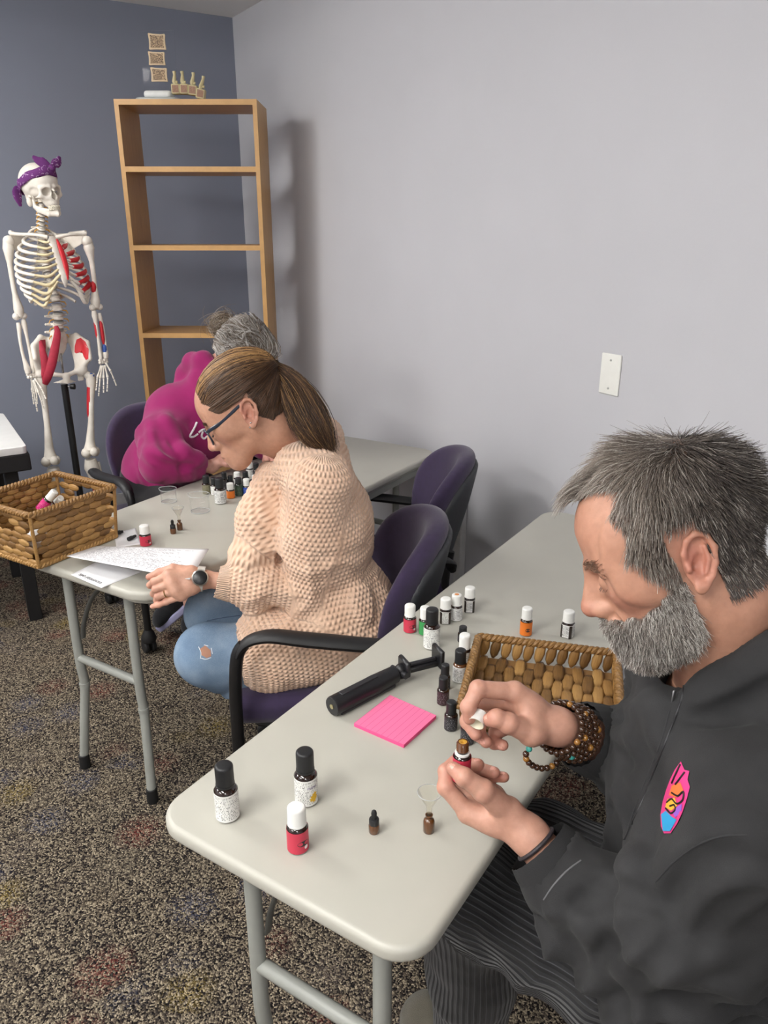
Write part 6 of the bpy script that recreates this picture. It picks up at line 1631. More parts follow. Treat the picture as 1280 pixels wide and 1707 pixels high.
def lab_mesh(r, z0, z1, a0, a1, c=(0, 0), n=28, sq=False):
    V = []; U = []; Fc = []
    for i in range(n+1):
        a = a0+(a1-a0)*i/n; k = 1.
        if sq:
            k = 1/max(abs(math.cos(a)), abs(math.sin(a))); k = min(k, 1.17)*.88
        for j, z in enumerate((z0, z1)): V.append((c[0]+r*k*math.cos(a), c[1]+r*k*math.sin(a), z)); U.append((i/n, j, 0))
    for i in range(n): Fc.append((i*2, i*2+2, i*2+3, i*2+1))
    me = new_mesh('label', V, Fc); set_vec(me, U, 'kuv'); return me
def bottle(px, yb, w, yt, z, cap, lab, label, glass=None, square=False, name='oil_bottle', group='essential oil bottles', yaw=None, lab_arc=1.55*PI, capfrac=.36, ring=True, D=None, labh=(.07, .94), open_top=False, r_cap=None, pos=None, h=None, rr=None):
    c = oz(px, yb-w*.30, z) if pos is None else np.array(pos, float); dep = depth_of(c); r = w*dep/FPX/2 if rr is None else rr
    if h is None:
        lo, hi = 0., .2                       # height whose top reaches pixel row yt
        for _ in range(30):
            mid = (lo+hi)/2; P = c+np.array([0, 0, mid])-CP; y = IMH/2-FPX*(P@CU)/(P@CF)-w*.30*.8
            if y > yt: lo = mid
            else: hi = mid
        h = mid
    t = thing(name, label, 'bottle', tuple(c), math.atan2(-c[1], -c[0]) if yaw is None else yaw, group)
    if r_cap is None: r_cap = .86 if cap in ('white', 'dot') else .78
    hc = h*capfrac; hb = h-hc; g = glass or M_AMB; rc = r*r_cap
    prof = [(0, .0005), (r*.86, .0005), (r*.97, .002), (r, .005), (r, hb*.76), (r*.97, hb*.82), (r*.84, hb*.89), (rc*.72, hb*.93), (rc*.70, hb+.002)]
    if square:
        mb = MB(); mb.prism(rrect(r*1.76, r*1.76, r*.32, 4), 0, hb*.80, r*.14); mb.lathe([(r*.82, hb*.76), (r*.78, hb*.84), (rc*.72, hb*.92), (rc*.7, hb+.002)], 20)
    else: mb = MB().lathe(prof, 28)
    mb.build('glass', g, t, ang=50)
    if open_top:
        th_ = []
        for k in range(4): th_ += [(rc*.74, hb+.002+k*.0032), (rc*.86, hb+.0032+k*.0032)]
        MB().lathe(th_+[(rc*.74, hb+.0145), (rc*.70, hb+.0155), (rc*.56, hb+.0155)], 24).build('threaded_neck', M_AMB2, t)
        MB().lathe([(rc*.60, hb+.0148), (rc*.25, hb+.0145), (rc*.2, hb+.012), (0, hb+.012)], 20).build('orifice_reducer', mat('reducer_yellow', S(196, 150, 60), .35), t)
    elif cap is not None:
        n = 44
        cm = M_CAPW if cap == 'white' else (M_CAPW if cap == 'dot' else M_CAPB)
        MB().lathe([(rc*.70, hb-.001), (rc*.99, hb), (rc, hb+.001), (rc, hb+hc*.84), (rc*.96, hb+hc*.93), (rc*.86, hb+hc*.985), (rc*.70, hb+hc), (0, hb+hc)], n, rib=(.035, 2, 3)).build('cap', cm, t, ang=50)
        if cap == 'dot': MB().lathe([(rc*.45, hb+hc+.0003), (0, hb+hc+.0005)], 20).build('orange_dot', mat('dot_orange', S(214, 140, 80), .5), t)
    if ring: MB().lathe([(rc*.74, hb*.93), (rc*1.03, hb*.94), (rc*1.03, hb*.995), (rc*.74, hb)], 28).build('tamper_ring', M_CAPW if cap in ('white', 'dot') or open_top else M_CAPB, t)
    if lab is not None:
        me = lab_mesh(r*1.012 if not square else r*1.005, hb*.70*labh[0], hb*.86*labh[1], -lab_arc/2, lab_arc/2, sq=square); link_mesh('label', me, lab, t)
    t['h'] = h; t['r'] = r; t['hb'] = hb
    for k in ('h', 'r', 'hb'): BOT[(t.name, k)] = t[k]; del t[k]
    return t
BOT = {}
G1 = 'essential oil bottles on the near table'; G2 = 'essential oil bottles on the far table'
Z1, Z2 = T1Z, T2Z
T1B = [(683, 1058, 21, 1003, 'white', L_RED, 'red-labelled amber bottle with white cap at the table edge by the purple chair', {}),
       (708, 1062, 20, 1007, 'white', L_GREEN, 'green-labelled bottle with white cap, half behind a tall black-capped bottle', {}),
       (719, 1086, 27, 1008, 'black', L_WHITE, 'tall white-labelled bottle with black cap in front of the green-labelled one', dict(capfrac=.33)),
       (742, 1043, 21, 992, 'white', L_WHITE, 'square amber bottle with white cap and plain white label', dict(square=True)),
       (760, 1038, 20, 986, 'dot', L_WBAR, 'amber bottle whose white cap has an orange dot on top', {}),
       (782, 1024, 20, 974, 'white', L_WBAR, 'barcoded white-capped bottle behind the one with the orange cap dot', dict(square=True)),
       (771, 1074, 17, 1040, 'black', L_BLK, 'small black-capped bottle mostly hidden behind a white-capped one', {}),
       (773, 1118, 22, 1052, 'white', L_WHITE, 'white-capped amber bottle beside the corner of the wicker tray', {}),
       (766, 1141, 24, 1077, 'black', L_WBAR, 'black-capped clear amber bottle with barcode beside the wicker tray', dict(glass=M_AMB2, lab_arc=.9*PI)),
       (741, 1153, 18, 1103, 'black', L_BLK, 'black-capped dark bottle behind a plum-labelled one near the phone clamp', {}),
       (738, 1178, 20, 1124, 'black', L_PLUM, 'black-capped bottle with plum label near the phone clamp', {}),
       (751, 1221, 22, 1164, 'black', L_BLK, 'black-capped dark bottle beside the corner of the pink note pad', {}),
       (778, 1244, 22, 1184, 'black', L_BLK, 'black-capped dark bottle half behind the hand holding the cap', {}),
       (799, 1239, 20, 1184, 'black', L_PLUM, 'dark bottle almost hidden behind the hand holding the cap', {}),
       (876, 1063, 20, 1008, 'white', L_ORG, 'orange-labelled amber bottle with white cap behind the wicker tray', {}),
       (945, 1067, 22, 1013, 'white', L_WBAR, 'square barcoded bottle with white cap behind the wicker tray', dict(square=True, yaw=-2.7)),
       (380, 1372, 39, 1265, 'black', L_WHITE, 'tall black-capped bottle with fine-print label near the rounded table corner', dict(capfrac=.34)),
       (511, 1346, 38, 1242, 'black', L_WHITE, 'tall black-capped bottle with yellow blossoms on its white label', dict(capfrac=.34)),
       (497, 1424, 36, 1335, 'white', L_RED, 'red-labelled bottle with white cap in front of the yellow-blossom bottle', {})]
bots = {}
for i, (px, yb, w, yt, cap, lab, text, kw) in enumerate(T1B): bots[i] = bottle(px, yb, w, yt, Z1, cap, lab, text, group=G1, **kw)
T2B = [(345, 827, 14, 789, 'black', L_OLV, 'olive-labelled bottle with black cap at the end of the bottle cluster', {}),
       (358, 828, 12, 793, 'black', L_WHITE, 'black-capped bottle right behind the barcoded one in the cluster', {}),
       (368, 844, 18.5, 792, 'black', L_WBAR, 'black-capped bottle with white barcode label beside the taller beaker', dict(capfrac=.34)),
       (385, 834, 13.6, 802, 'white', L_ORG, 'small orange-labelled bottle with white cap in the bottle cluster', {}),
       (375, 818, 11, 784, 'black', L_BLK, 'slim black-capped bottle behind the orange-labelled one', {}),
       (385, 817, 11, 790, 'black', L_PLUM, 'short black-capped bottle behind the orange-labelled one', {}),
       (399, 830, 14, 793, 'black', L_GRN2, 'dark green bottle with black cap and round emblem', dict(glass=M_DGRN, capfrac=.25)),
       (396, 812, 12, 784, 'white', L_WHITE, 'white-capped bottle behind the dark green one', {}),
       (412, 829, 13, 795, 'white', L_BLUE, 'blue-labelled bottle with white cap beside the peach cardigan', {}),
       (410, 811, 12, 783, 'black', L_BLK, 'black-capped bottle behind the blue-labelled one', {}),
       (417, 797, 12, 768, 'white', L_WHITE, 'white-capped bottle at the back of the cluster by the resting hand', {}),
       (428, 801, 12, 769, 'black', L_BLK, 'black-capped bottle at the back of the cluster beside the cardigan', {}),
       (426, 817, 12, 789, 'white', L_WHITE, 'white-capped bottle half hidden by the cardigan sleeve', {}),
       (421, 828, 11, 797, 'black', L_BLUE, 'black-capped bottle with blue label half hidden by the cardigan', {}),
       (243.5, 914, 18.6, 871, 'white', L_RED, 'red-labelled bottle with white cap standing behind the held sheet', {})]
for i, (px, yb, w, yt, cap, lab, text, kw) in enumerate(T2B): bots[100+i] = bottle(px, yb, w, yt, Z2, cap, lab, text, group=G2, **kw)
# printed marks that can be made out on the near bottles
M_YEL = flat('print_yellow', (222, 176, 40)); M_PURT = flat('print_purple', (80, 52, 120)); M_INK = flat('print_dark', (44, 40, 42)); M_PALE = flat('print_pale', (240, 226, 226))
def on_bottle(t, poly, z0, m, name, scale=1.012, depth=.0002):
    """flat print wrapped on a bottle: poly in (angle, height) about the side that faces the camera"""
    r = BOT[(t.name, 'r')]*1.012*scale; c = np.mean(poly, 0); V = [(r*math.cos(c[0]), r*math.sin(c[0]), c[1])]+[(r*math.cos(a), r*math.sin(a), z) for a, z in poly]
    n = len(poly); MB().add(V, [(0, 1+i, 1+(i+1) % n) for i in range(n)]).build(name, m, t, smooth=False)
def bend_text(t, body, size, a0, z0, m):
    o = text_mesh('lettering', body, size, m, t, 0.); r = BOT[(t.name, 'r')]*1.018
    for v in o.data.vertices:
        a = a0+v.co.x/r; v.co = (r*math.cos(a), r*math.sin(a), z0+v.co.y)
    return o
tb = bots[17]; hb = BOT[(tb.name, 'hb')]
bend_text(tb, 'now', .0085, .55, hb*.60, M_PURT)
for da, dz, rr in ((.62, .30, .0042), (.78, .36, .0040), (.50, .24, .0036), (.70, .20, .0036), (.86, .27, .0034)):
    r = BOT[(tb.name, 'r')]; on_bottle(tb, [(da+rr/r*math.cos(q)*(1+.3*math.sin(5*q)), hb*dz+rr*math.sin(q)*(1+.3*math.sin(5*q))) for q in np.linspace(0, 2*PI, 15, endpoint=False)], 0, M_YEL, 'blossom_print')
for k in (18, 0, 114):
    tb = bots[k]; r = BOT[(tb.name, 'r')]; hb = BOT[(tb.name, 'hb')]
    on_bottle(tb, [(.55+.62*math.cos(q), hb*.40+hb*.10*math.sin(q)) for q in np.linspace(0, 2*PI, 16, endpoint=False)], 0, M_INK, 'dark_oval_print')
    on_bottle(tb, [(.80+.20*math.cos(q), hb*.24+hb*.07*math.sin(q)) for q in np.linspace(0, 2*PI, 12, endpoint=False)], 0, M_PALE, 'pale_drop_print')
tb = bots[14]; hb = BOT[(tb.name, 'hb')]; on_bottle(tb, [(.35+.42*math.cos(q), hb*.38+hb*.11*math.sin(q)) for q in np.linspace(0, 2*PI, 16, endpoint=False)], 0, M_INK, 'dark_oval_print')

# tiny dropper bottles, vials with funnels
def dropper(px, yb, w, z, label, hh=2.45):
    c = oz(px, yb-w*.3, z); r = w*depth_of(c)/FPX/2; t = thing('dropper_bottle', label, 'bottle', tuple(c), 0, 'small dropper bottles')
    MB().lathe([(0, 0), (r*.92, 0), (r, r*.15), (r, r*1.6), (r*.85, r*1.95), (r*.66, r*2.1)], 20).build('glass', M_AMB2, t)
    MB().lathe([(r*.9, r*1.75), (r*.92, r*2.0), (r*.92, r*2.9), (r*.80, r*3.05), (r*.5, r*3.1)], 24, rib=(.05, 1, 2)).build('screw_collar', M_CAPB, t)
    MB().lathe([(r*.5, r*3.05), (r*.46, r*3.5), (r*.52, r*4.1), (r*.42, r*4.6), (r*.2, r*4.82), (0, r*4.86)], 18).build('rubber_bulb', M_RUB, t)
    return t
dropper(623.5, 1392, 18.5, Z1, 'tiny amber dropper bottle with black bulb standing alone on the near table')
dropper(289, 892, 10, Z2, 'tiny amber dropper bottle with black bulb behind the held sheet')
def m_clear(name, tint, alpha=.22):
    t = NT(name); t.set(Base_Color=tint, Roughness=.05, Transmission_Weight=.9, IOR=1.2, Alpha=alpha); return t.m
M_PLAS = m_clear('clear_funnel_plastic', S(226, 220, 196), .38); M_GLS = m_clear('clear_glass', S(236, 240, 240), .20)
def m_rim():
    t = NT('glass_rim'); t.set(Base_Color=S(216, 220, 220), Roughness=.06, Transmission_Weight=.5, Alpha=.75); return t.m
M_RIM = m_rim()
def vial(px, yb, w, z, label):
    c = oz(px, yb-w*.3, z); r = w*depth_of(c)/FPX/2; t = thing('glass_vial', label, 'bottle', tuple(c), 0, 'open amber vials')
    MB().lathe([(0, 0), (r*.92, 0), (r, r*.15), (r, r*2.1), (r*.88, r*2.5), (r*.58, r*2.75), (r*.58, r*3.2), (r*.66, r*3.3), (r*.66, r*3.5), (r*.5, r*3.5), (r*.48, r*3.0)], 20).build('glass', M_AMB2, t)
    return c, r
def funnel(c, r, label, tilt=0.):
    t = thing('funnel', label, 'funnel', (c[0], c[1], c[2]+r*3.52), 0, 'small clear funnels')
    MB().lathe([(r*.34, -r*.9), (r*.44, 0), (r*.52, r*1.6), (r*.7, r*2.0), (r*2.05, r*4.6)], 28).build('cone', M_PLAS, t)
    MB().tube([(r*2.05*math.cos(a), r*2.05*math.sin(a), r*4.6) for a in np.linspace(0, 2*PI, 28, endpoint=False)], r*.07, 6, closed=True).build('rim', M_RIM, t)
    return t
c, r = vial(714.5, 1391, 19.5, Z1, 'tiny open amber vial under a funnel, near the hand with the bottle'); funnel(c, r, 'small clear plastic funnel in the vial on the near table')
c, r = vial(300, 886, 9.7, Z2, 'tiny open amber vial under a funnel, beside the beakers'); funnel(c, r, 'small clear plastic funnel in the vial on the far table')
# beakers
def beaker(px, yb, w, hf, label):
    c = oz(px, yb-w*.33, Z2); r = w*depth_of(c)/FPX/2; h = r*hf; t = thing('glass_beaker', label, 'beaker', tuple(c), 2.2, 'glass beakers on the far table')
    V = []; n = 40; prof = [(.0, .0012), (.9, .0012), (.98, .003), (1., .006), (1., h-.004), (1.06, h)]
    mb = MB().lathe([(a*r, z) for a, z in prof], n); Vn = []
    for x, y, z in mb.V:
        if z > h-.006:
            a = math.atan2(y, x); k = 1+.22*max(0, math.cos(a))**12; x *= k; y *= k
        Vn.append((x, y, z))
    mb.V = Vn; mb.build('wall', M_GLS, t)
    def rg(rad, z, rr, nm):
        MB().tube([(rad*math.cos(a)*(1+(.22*max(0, math.cos(a))**12 if z > h*.8 else 0)), rad*math.sin(a)*(1+(.22*max(0, math.cos(a))**12 if z > h*.8 else 0)), z) for a in np.linspace(0, 2*PI, 40, endpoint=False)], rr, 6, closed=True).build(nm, M_RIM, t)
    rg(r*1.06, h, .0010, 'rim'); rg(r*.95, .0022, .0013, 'base_ring')
    mk = MB()
    for k in range(4):
        z = h*(.25+.15*k); mk.tube([(r*1.01*math.cos(a), r*1.01*math.sin(a), z) for a in np.linspace(2.2, 2.2+.35+.2*(k % 2), 5)], .0003, 4)
    mk.build('graduation', mat('beaker_print', S(214, 214, 210), .5), t).__setitem__('kind', 'stuff')
beaker(282, 845, 26, 1.75, 'small clear glass beaker with spout nearer the magenta hoodie')
beaker(334, 863, 32, 1.85, 'larger clear glass beaker beside the barcoded bottle')
# two loose dropper tops on a slip of paper
M_PAP = mat('paper_white', S(232, 232, 234), .7, var=.015)
def m_print(name, rows, dens, sx=46., seed=0.):
    t = NT(name); a = t.attr('kuv'); sp = t.n('ShaderNodeSeparateXYZ'); t.l(a.outputs['Vector'], sp.inputs[0]); u, v = sp.outputs[0], sp.outputs[1]
    r = t.math('MULTIPLY', v, float(rows)); fr = t.math('FRACT', r); line = t.math('MULTIPLY', t.math('GREATER_THAN', fr, .3), t.math('LESS_THAN', fr, .72))
    cb = t.n('ShaderNodeCombineXYZ'); t.l(t.math('MULTIPLY', u, sx), cb.inputs[0]); t.l(t.math('MULTIPLY', t.math('FLOOR', r), 5.17), cb.inputs[1]); cb.inputs[2].default_value = seed
    n = t.noise(cb.outputs[0], 1.0, 2); lenn = t.n('ShaderNodeTexWhiteNoise'); lenn.noise_dimensions = '1D'; t.l(t.math('FLOOR', r), lenn.inputs['W'])
    ext = t.math('LESS_THAN', u, t.math('ADD', t.math('MULTIPLY', lenn.outputs['Value'], .45), .50)); mar = t.math('MULTIPLY', t.math('GREATER_THAN', u, .08), t.math('MULTIPLY', t.math('GREATER_THAN', v, .06), t.math('LESS_THAN', v, .94)))
    m = t.math('MULTIPLY', t.math('MULTIPLY', line, t.math('GREATER_THAN', n.outputs['Fac'], 1-dens)), t.math('MULTIPLY', ext, mar))
    t.set(Base_Color=t.mix(m, S(236, 236, 238), S(126, 126, 138)), Roughness=.7); return t.m
def sheet(name, label, corners, m, bow=.0, n=10, base=None, cat='paper', th=.0006):
    A, B, C, D = [np.array(c, float) for c in corners]; o = (A+B+C+D)/4 if base is None else base; o = o.copy(); o[2] = min(A[2], B[2], C[2], D[2])
    V, U, Fc = [], [], []
    for s in (0, 1):
        for j in range(n+1):
            for i in range(n+1):
                u, v = i/n, j/n; p = (A*(1-u)+B*u)*(1-v)+(D*(1-u)+C*u)*v; p[2] += bow*math.sin(PI*u)*math.sin(PI*v)-s*th; V.append(p-o); U.append((u, v, 0))
    k = (n+1)**2
    for j in range(n):
        for i in range(n):
            a = j*(n+1)+i; f = (a, a+1, a+n+2, a+n+1); Fc.append(f); Fc.append(tuple(x+k for x in f[::-1]))
    rim = [i for i in range(n+1)]+[(j)*(n+1)+n for j in range(1, n+1)]+[n*(n+1)+i for i in range(n-1, -1, -1)]+[j*(n+1) for j in range(n-1, 0, -1)]
    for i in range(len(rim)):
        a, b = rim[i], rim[(i+1) % len(rim)]; Fc.append((b, a, a+k, b+k))
    me = new_mesh(name, V, Fc); set_vec(me, U, 'kuv'); ob = link_mesh(name, me, m); ob.location = tuple(o); return tag(ob, label, cat), o
M_PR1 = m_print('printed_list', 42, .50, 60.); M_PR2 = m_print('printed_cover', 11, .26, 40., 4.)
sheet('paper_slip', 'small white paper slip under two loose black dropper tops', [oz(190, 889, Z2+.001), oz(226, 880, Z2+.001), oz(235, 907, Z2+.001), oz(194, 913, Z2+.001)], M_PAP)
for (x, y, x2, y2, lb) in ((196, 888, 205, 886, 'loose black dropper top at the corner of the paper slip beside the basket'), (214, 899, 226, 893, 'loose black dropper top lying across the middle of the paper slip')):
    a, b = oz(x, y, Z2+.0075), oz(x2, y2, Z2+.0075); t = thing('eyedropper', lb, 'eyedropper', (a[0], a[1], Z2+.0015), 0, 'loose dropper tops'); a = a-np.array([a[0], a[1], Z2+.0015]); b = b-np.array([*oz(x, y, Z2+.0075)[:2], Z2+.0015]); dd = b-a
    MB().tube([a, a+dd*.45, a+dd*.5, a+dd*.52], [.0062, .0062, .006, .004], 14).build('screw_collar', M_CAPB, t); MB().tube([a+dd*.5, a+dd*.7, b, b+dd*.04], [.0042, .0046, .0036, .0015], 12).build('rubber_bulb', M_RUB, t)
sheet('printed_sheet', 'printed sheet of small text held in the left hand of the cardigan woman', [oz(111, 927, .738), oz(316, 966, .772), oz(348, 915, .748), oz(161, 910, .712)], M_PR1, .004, 14)
cov, co = sheet('printed_cover', 'printed sheet with an upside-down title lying at the table corner', [oz(118, 958, Z2+.001), oz(169, 980, Z2+.001), oz(238, 952, Z2+.001), oz(166, 934, Z2+.001)], M_PR2)
tx = text_mesh('title', 'essential oils', .0185, M_INK, cov, 0.)
e0, e1 = oz(165, 977, Z2), oz(124, 959.5, Z2); dx = (e1-e0); dx /= np.linalg.norm(dx); dy = np.cross([0, 0, 1.], dx); mid = (e0+e1)/2-dy*.010
ca, sa = dx[0], dx[1]
tx.matrix_local = Matrix(((dx[0], dy[0], 0, mid[0]-co[0]), (dx[1], dy[1], 0, mid[1]-co[1]), (0, 0, 1, .0008), (0, 0, 0, 1)))

# pink note pad
def m_note():
    t = NT('pink_lined_note'); a = t.attr('kuv'); sp = t.n('ShaderNodeSeparateXYZ'); t.l(a.outputs['Vector'], sp.inputs[0])
    f = t.math('FRACT', t.math('MULTIPLY', sp.outputs[1], 9.0)); t.set(Base_Color=t.mix(t.math('LESS_THAN', f, .07), S(240, 116, 160), S(206, 84, 134)), Roughness=.7); return t.m
pc = [oz(x, y, Z1+.005) for x, y in ((590, 1207), (673, 1243), (727, 1194), (650, 1160))]
pm = sum(pc)/4; t = thing('note_pad', 'bright pink lined sticky note pad lying beside the tripod grip', 'note pad', (pm[0], pm[1], Z1))
poly = [tuple((p-pm)[:2]) for p in pc]
MB().prism(poly, 0, .0065, .0004).build('pages', mat('pink_paper_edge', S(238, 84, 140), .8), t)
V = [(*p, .0069) for p in poly]; me = new_mesh('top_sheet', V, [(0, 1, 2, 3)]); set_vec(me, [(0, 0, 0), (0, 1, 0), (1, 1, 0), (1, 0, 0)], 'kuv'); link_mesh('top_sheet', me, m_note(), t)

# tripod grip with phone clamp
M_TB = mat('tripod_black_plastic', S(24, 24, 27), .38, var=.08); M_TB2 = mat('tripod_satin_black', S(36, 36, 40), .5)
a, b = oz(553, 1178, Z1+.0185), oz(660, 1123, Z1+.0185); c0 = np.array([a[0], a[1], Z1]); d = (b-a)/np.linalg.norm(b-a); sd = np.cross([0, 0, 1.], d); L = np.linalg.norm(b-a); up = np.array([0, 0, 1.])
t = thing('tripod_grip', 'folded black mini tripod grip with an open phone clamp', 'tripod', tuple(c0)); o = a-c0
MB().tube([o, o+d*.003, o+d*L*.55, o+d*L*.62, o+d*L*.97, o+d*L], [.0165, .018, .018, .0185, .0165, .012], 20).build('handle', M_TB, t)
for s in (-1, 1): MB().tube([o+d*.012+sd*s*.010-up*.0115, o+d*L*.9+sd*s*.010-up*.0115], .006, 8).build('folded_leg', M_TB2, t)
MB().tube([o-d*.001, o+d*.002], [.0045, .0045], 12).build('end_screw', mat('screw_brass', S(190, 180, 140), .3, .9), t)
MB().box(o+d*L*.40+up*.0175, (L*.55, .012, .003), np.stack([d, sd, up], 1), .001).build('slide_rail', M_TB2, t)
MB().ball(o+d*(L+.012), (.013, .013, .016), 14, 9).build('pivot', M_TB, t)
MB().tube([o+d*(L+.008)-sd*.020, o+d*(L+.008)+sd*.020], .0065, 12).build('knob', M_TB2, t)
e = oz(733, 1101, Z1+.02)-c0; f0 = o+d*(L+.018); d2 = (e-f0); d2[2] = 0; L2_ = np.linalg.norm(d2); d2 /= L2_; s2 = np.cross(up, d2); R2 = np.stack([d2, s2, up], 1)
MB().box(f0+d2*L2_*.48, (L2_*.92, .020, .012), R2, .003).build('clamp_bar', M_TB, t)
MB().box(f0+d2*L2_*.48+up*.009, (L2_*.8, .008, .006), R2, .001).build('clamp_slide', M_TB2, t)
for k, hh in ((.04, .032), (.95, .040)): MB().box(f0+d2*L2_*k+up*(hh/2-.008), (.010, .040, hh), R2, .003).build('clamp_jaw', M_TB, t)

# held bottle and cap
hp = od(769, 1291, 1.003); top_z = hp[2]
hbot = bottle(0, 0, 0, 0, 0, 'white', L_RED, 'open red-labelled amber bottle held in the left hand of the bearded man', pos=hp-np.array([0, 0, .010]), h=.062, rr=.0118, capfrac=.26, open_top=True, r_cap=.80, group='essential oil bottle in hand', name='oil_bottle', labh=(.12, 1.0))
cc = Z4(345, 350, 1.0); ax = (CU*.55+CR*.42+CF*.62); ax /= np.linalg.norm(ax); q1 = np.cross(ax, CF); q1 /= np.linalg.norm(q1); q2 = np.cross(ax, q1); Rc = np.stack([q1, q2, ax], 1)
t = thing('bottle_cap', 'loose white ribbed screw cap held between thumb and fingers', 'cap', tuple(cc))
rr = .0108; pr_ = MB().lathe([(rr*.84, -.006), (rr, -.0085), (rr*1.0, -.008), (rr*.98, .0075), (rr*.9, .009), (0, .0095)], 40, rib=(.05, 2, 3)); MB().add(np.array(pr_.V)@Rc.T, pr_.F).build('shell', M_CAPW, t)
pr_ = MB().lathe([(0, .004), (rr*.80, .004), (rr*.84, -.006), (rr*.92, -.0086), (rr, -.0085)][::-1], 40); MB().add(np.array(pr_.V)@Rc.T, pr_.F).build('liner', M_CAPI, t)

# ================================================================== WICKER
def m_wick(name, dark=.0):
    t = NT(name); oi = t.n('ShaderNodeObjectInfo'); c = t.coord('Object', (5, 60, 60)); n = t.noise(c, 5, 4)
    f = t.math('ADD', t.math('MULTIPLY', oi.outputs['Random'], .55), t.math('MULTIPLY', n.outputs['Fac'], .5))
    t.set(Base_Color=t.ramp(f, [(.12, S(84, 58, 30)), (.4, S(130, 95, 51)), (.65, S(158, 119, 67)), (.92, S(184, 146, 90))]), Roughness=.5)
    t.bump(n.outputs['Fac'], .5, .002); return t.m
M_WICK = m_wick('water_hyacinth_weave'); M_WDARK = mat('wicker_base', S(134, 98, 54), .7)
_wk = {}
def wick_mesh(L, W, H, ws=(.22, .80, 1., .80, .22)):
    key = (round(L, 4), round(W, 4), round(H, 4), ws[0])
    if key in _wk: return _wk[key]
    V = []; Fc = []; xs = [-.5, -.3, 0, .3, .5]; hs = [.15, .75, 1., .75, .15]
    for x, w, h in zip(xs, ws, hs):
        for (dy, dz) in ((-.5, 0), (-.3, .45), (.3, .45), (.5, 0), (.3, -.45), (-.3, -.45)): V.append((x*L, dy*W*w, dz*H*h*2*.5+math.sin((x+.5)*PI)*0))
    for i in range(4):
        for k in range(6):
            k2 = (k+1) % 6; Fc.append((i*6+k, (i+1)*6+k, (i+1)*6+k2, i*6+k2))
    Fc += [tuple(range(5, -1, -1))[::-1], tuple(24+k for k in range(6))]
    me = new_mesh('wicker_strand', V, Fc); me.materials.append(M_WICK); _wk[key] = me; return me
def weave(root, O, U, Vd, nu, nv, H=.008, skip=None, name='wicker_strand', lw=(1.16, 1.25), ws=(.34, .86, 1., .86, .34)):
    """staggered strands on the patch O + u*U + v*V, proud by turns as in plain weave"""
    O, U, Vd = (np.array(q, float) for q in (O, U, Vd)); N = np.cross(U, Vd); N /= np.linalg.norm(N); lu, lv = np.linalg.norm(U), np.linalg.norm(Vd); cu, cv = lu/nu, lv/nv
    me = wick_mesh(cu*lw[0], cv*lw[1], H, ws); un = U/lu; vn = np.cross(N, un)
    for j in range(nv):
        n_ = nu if j % 2 == 0 else nu+1
        for i in range(n_):
            u = (i+.5)/nu if j % 2 == 0 else i/nu
            if u < .02 or u > .98: continue
            if skip and skip(u, (j+.5)/nv): continue
            p = O+U*u+Vd*((j+.5)/nv)+N*random.uniform(-.0008, .0008); a = random.uniform(-.07, .07); uu = un*math.cos(a)+vn*math.sin(a); vv = np.cross(N, uu); k = random.uniform(.93, 1.06)
            o = link_mesh(name, me, None, root); o.matrix_local = Matrix(((uu[0]*k, vv[0], N[0], p[0]), (uu[1]*k, vv[1], N[1], p[1]), (uu[2]*k, vv[2], N[2], p[2]), (0, 0, 0, 1)))
def rope(pts, r, pitch, closed=True, twist=2):
    """twisted rim: two strands wound round each other"""
    P = np.array(pts, float); Q = np.vstack([P, P[:1]]) if closed else P; L = np.r_[0, np.cumsum(np.linalg.norm(np.diff(Q, axis=0), axis=1))]; n = max(16, int(L[-1]/pitch*8)); tt = np.linspace(0, L[-1], n, endpoint=not closed)
    C = np.stack([np.interp(tt, L, Q[:, i]) for i in range(3)], 1); T = np.gradient(C, axis=0); T /= np.linalg.norm(T, axis=1)[:, None]; up = np.array([0, 0, 1.]); S_ = np.cross(T, up); S_ /= np.linalg.norm(S_, axis=1)[:, None]+1e-9; B = np.cross(S_, T)
    mb = MB()
    for k in range(twist):
        ph = 2*PI*k/twist+tt/pitch*2*PI*(1 if True else -1); mb.tube(C+(S_*np.cos(ph)[:, None]+B*np.sin(ph)[:, None])*r*.55, r*.78, 7, closed=closed)
    return mb
def shrink_box(root, quad_b, quad_t, off, m, name, z0):
    """thin dark core behind the strands"""
    mb = MB()
    for i in range(4):
        j = (i+1) % 4; a, b, c, d = quad_b[i], quad_b[j], quad_t[j], quad_t[i]; n = np.cross(b-a, d-a); n /= np.linalg.norm(n); w = n*.0012
        mb.add([a+w, b+w, c+w, d+w, a-w, b-w, c-w, d-w], [(0, 1, 2, 3), (7, 6, 5, 4), (0, 4, 5, 1), (1, 5, 6, 2), (2, 6, 7, 3), (3, 7, 4, 0)])
    return mb
# tall basket on the far table
bu = np.array([.887, .455, 0]); bu /= np.linalg.norm(bu); bv = np.array([-bu[1], bu[0], 0])
Nc = np.array([.209, 2.040, 0]); LU, LV, BHt = .255, .235, .150
bq = lambda s, z: [Nc*1.-bu*s-bv*s+np.array([0, 0, z]), Nc+bu*(LU+s)-bv*s+np.array([0, 0, z]), Nc+bu*(LU+s)+bv*(LV+s)+np.array([0, 0, z]), Nc-bu*s+bv*(LV+s)+np.array([0, 0, z])]
bc0 = Nc+bu*LU/2+bv*LV/2+np.array([0, 0, T2Z]); b1 = thing('wicker_basket', 'tall rectangular wicker basket with handle holes, overhanging the end of the far table', 'basket', tuple(bc0))
Bq = [p-bc0 for p in bq(0, T2Z+.006)]; Tq = [p-bc0 for p in bq(.008, T2Z+BHt)]
hole = lambda u, v: .30 < u < .70 and .66 < v < .92
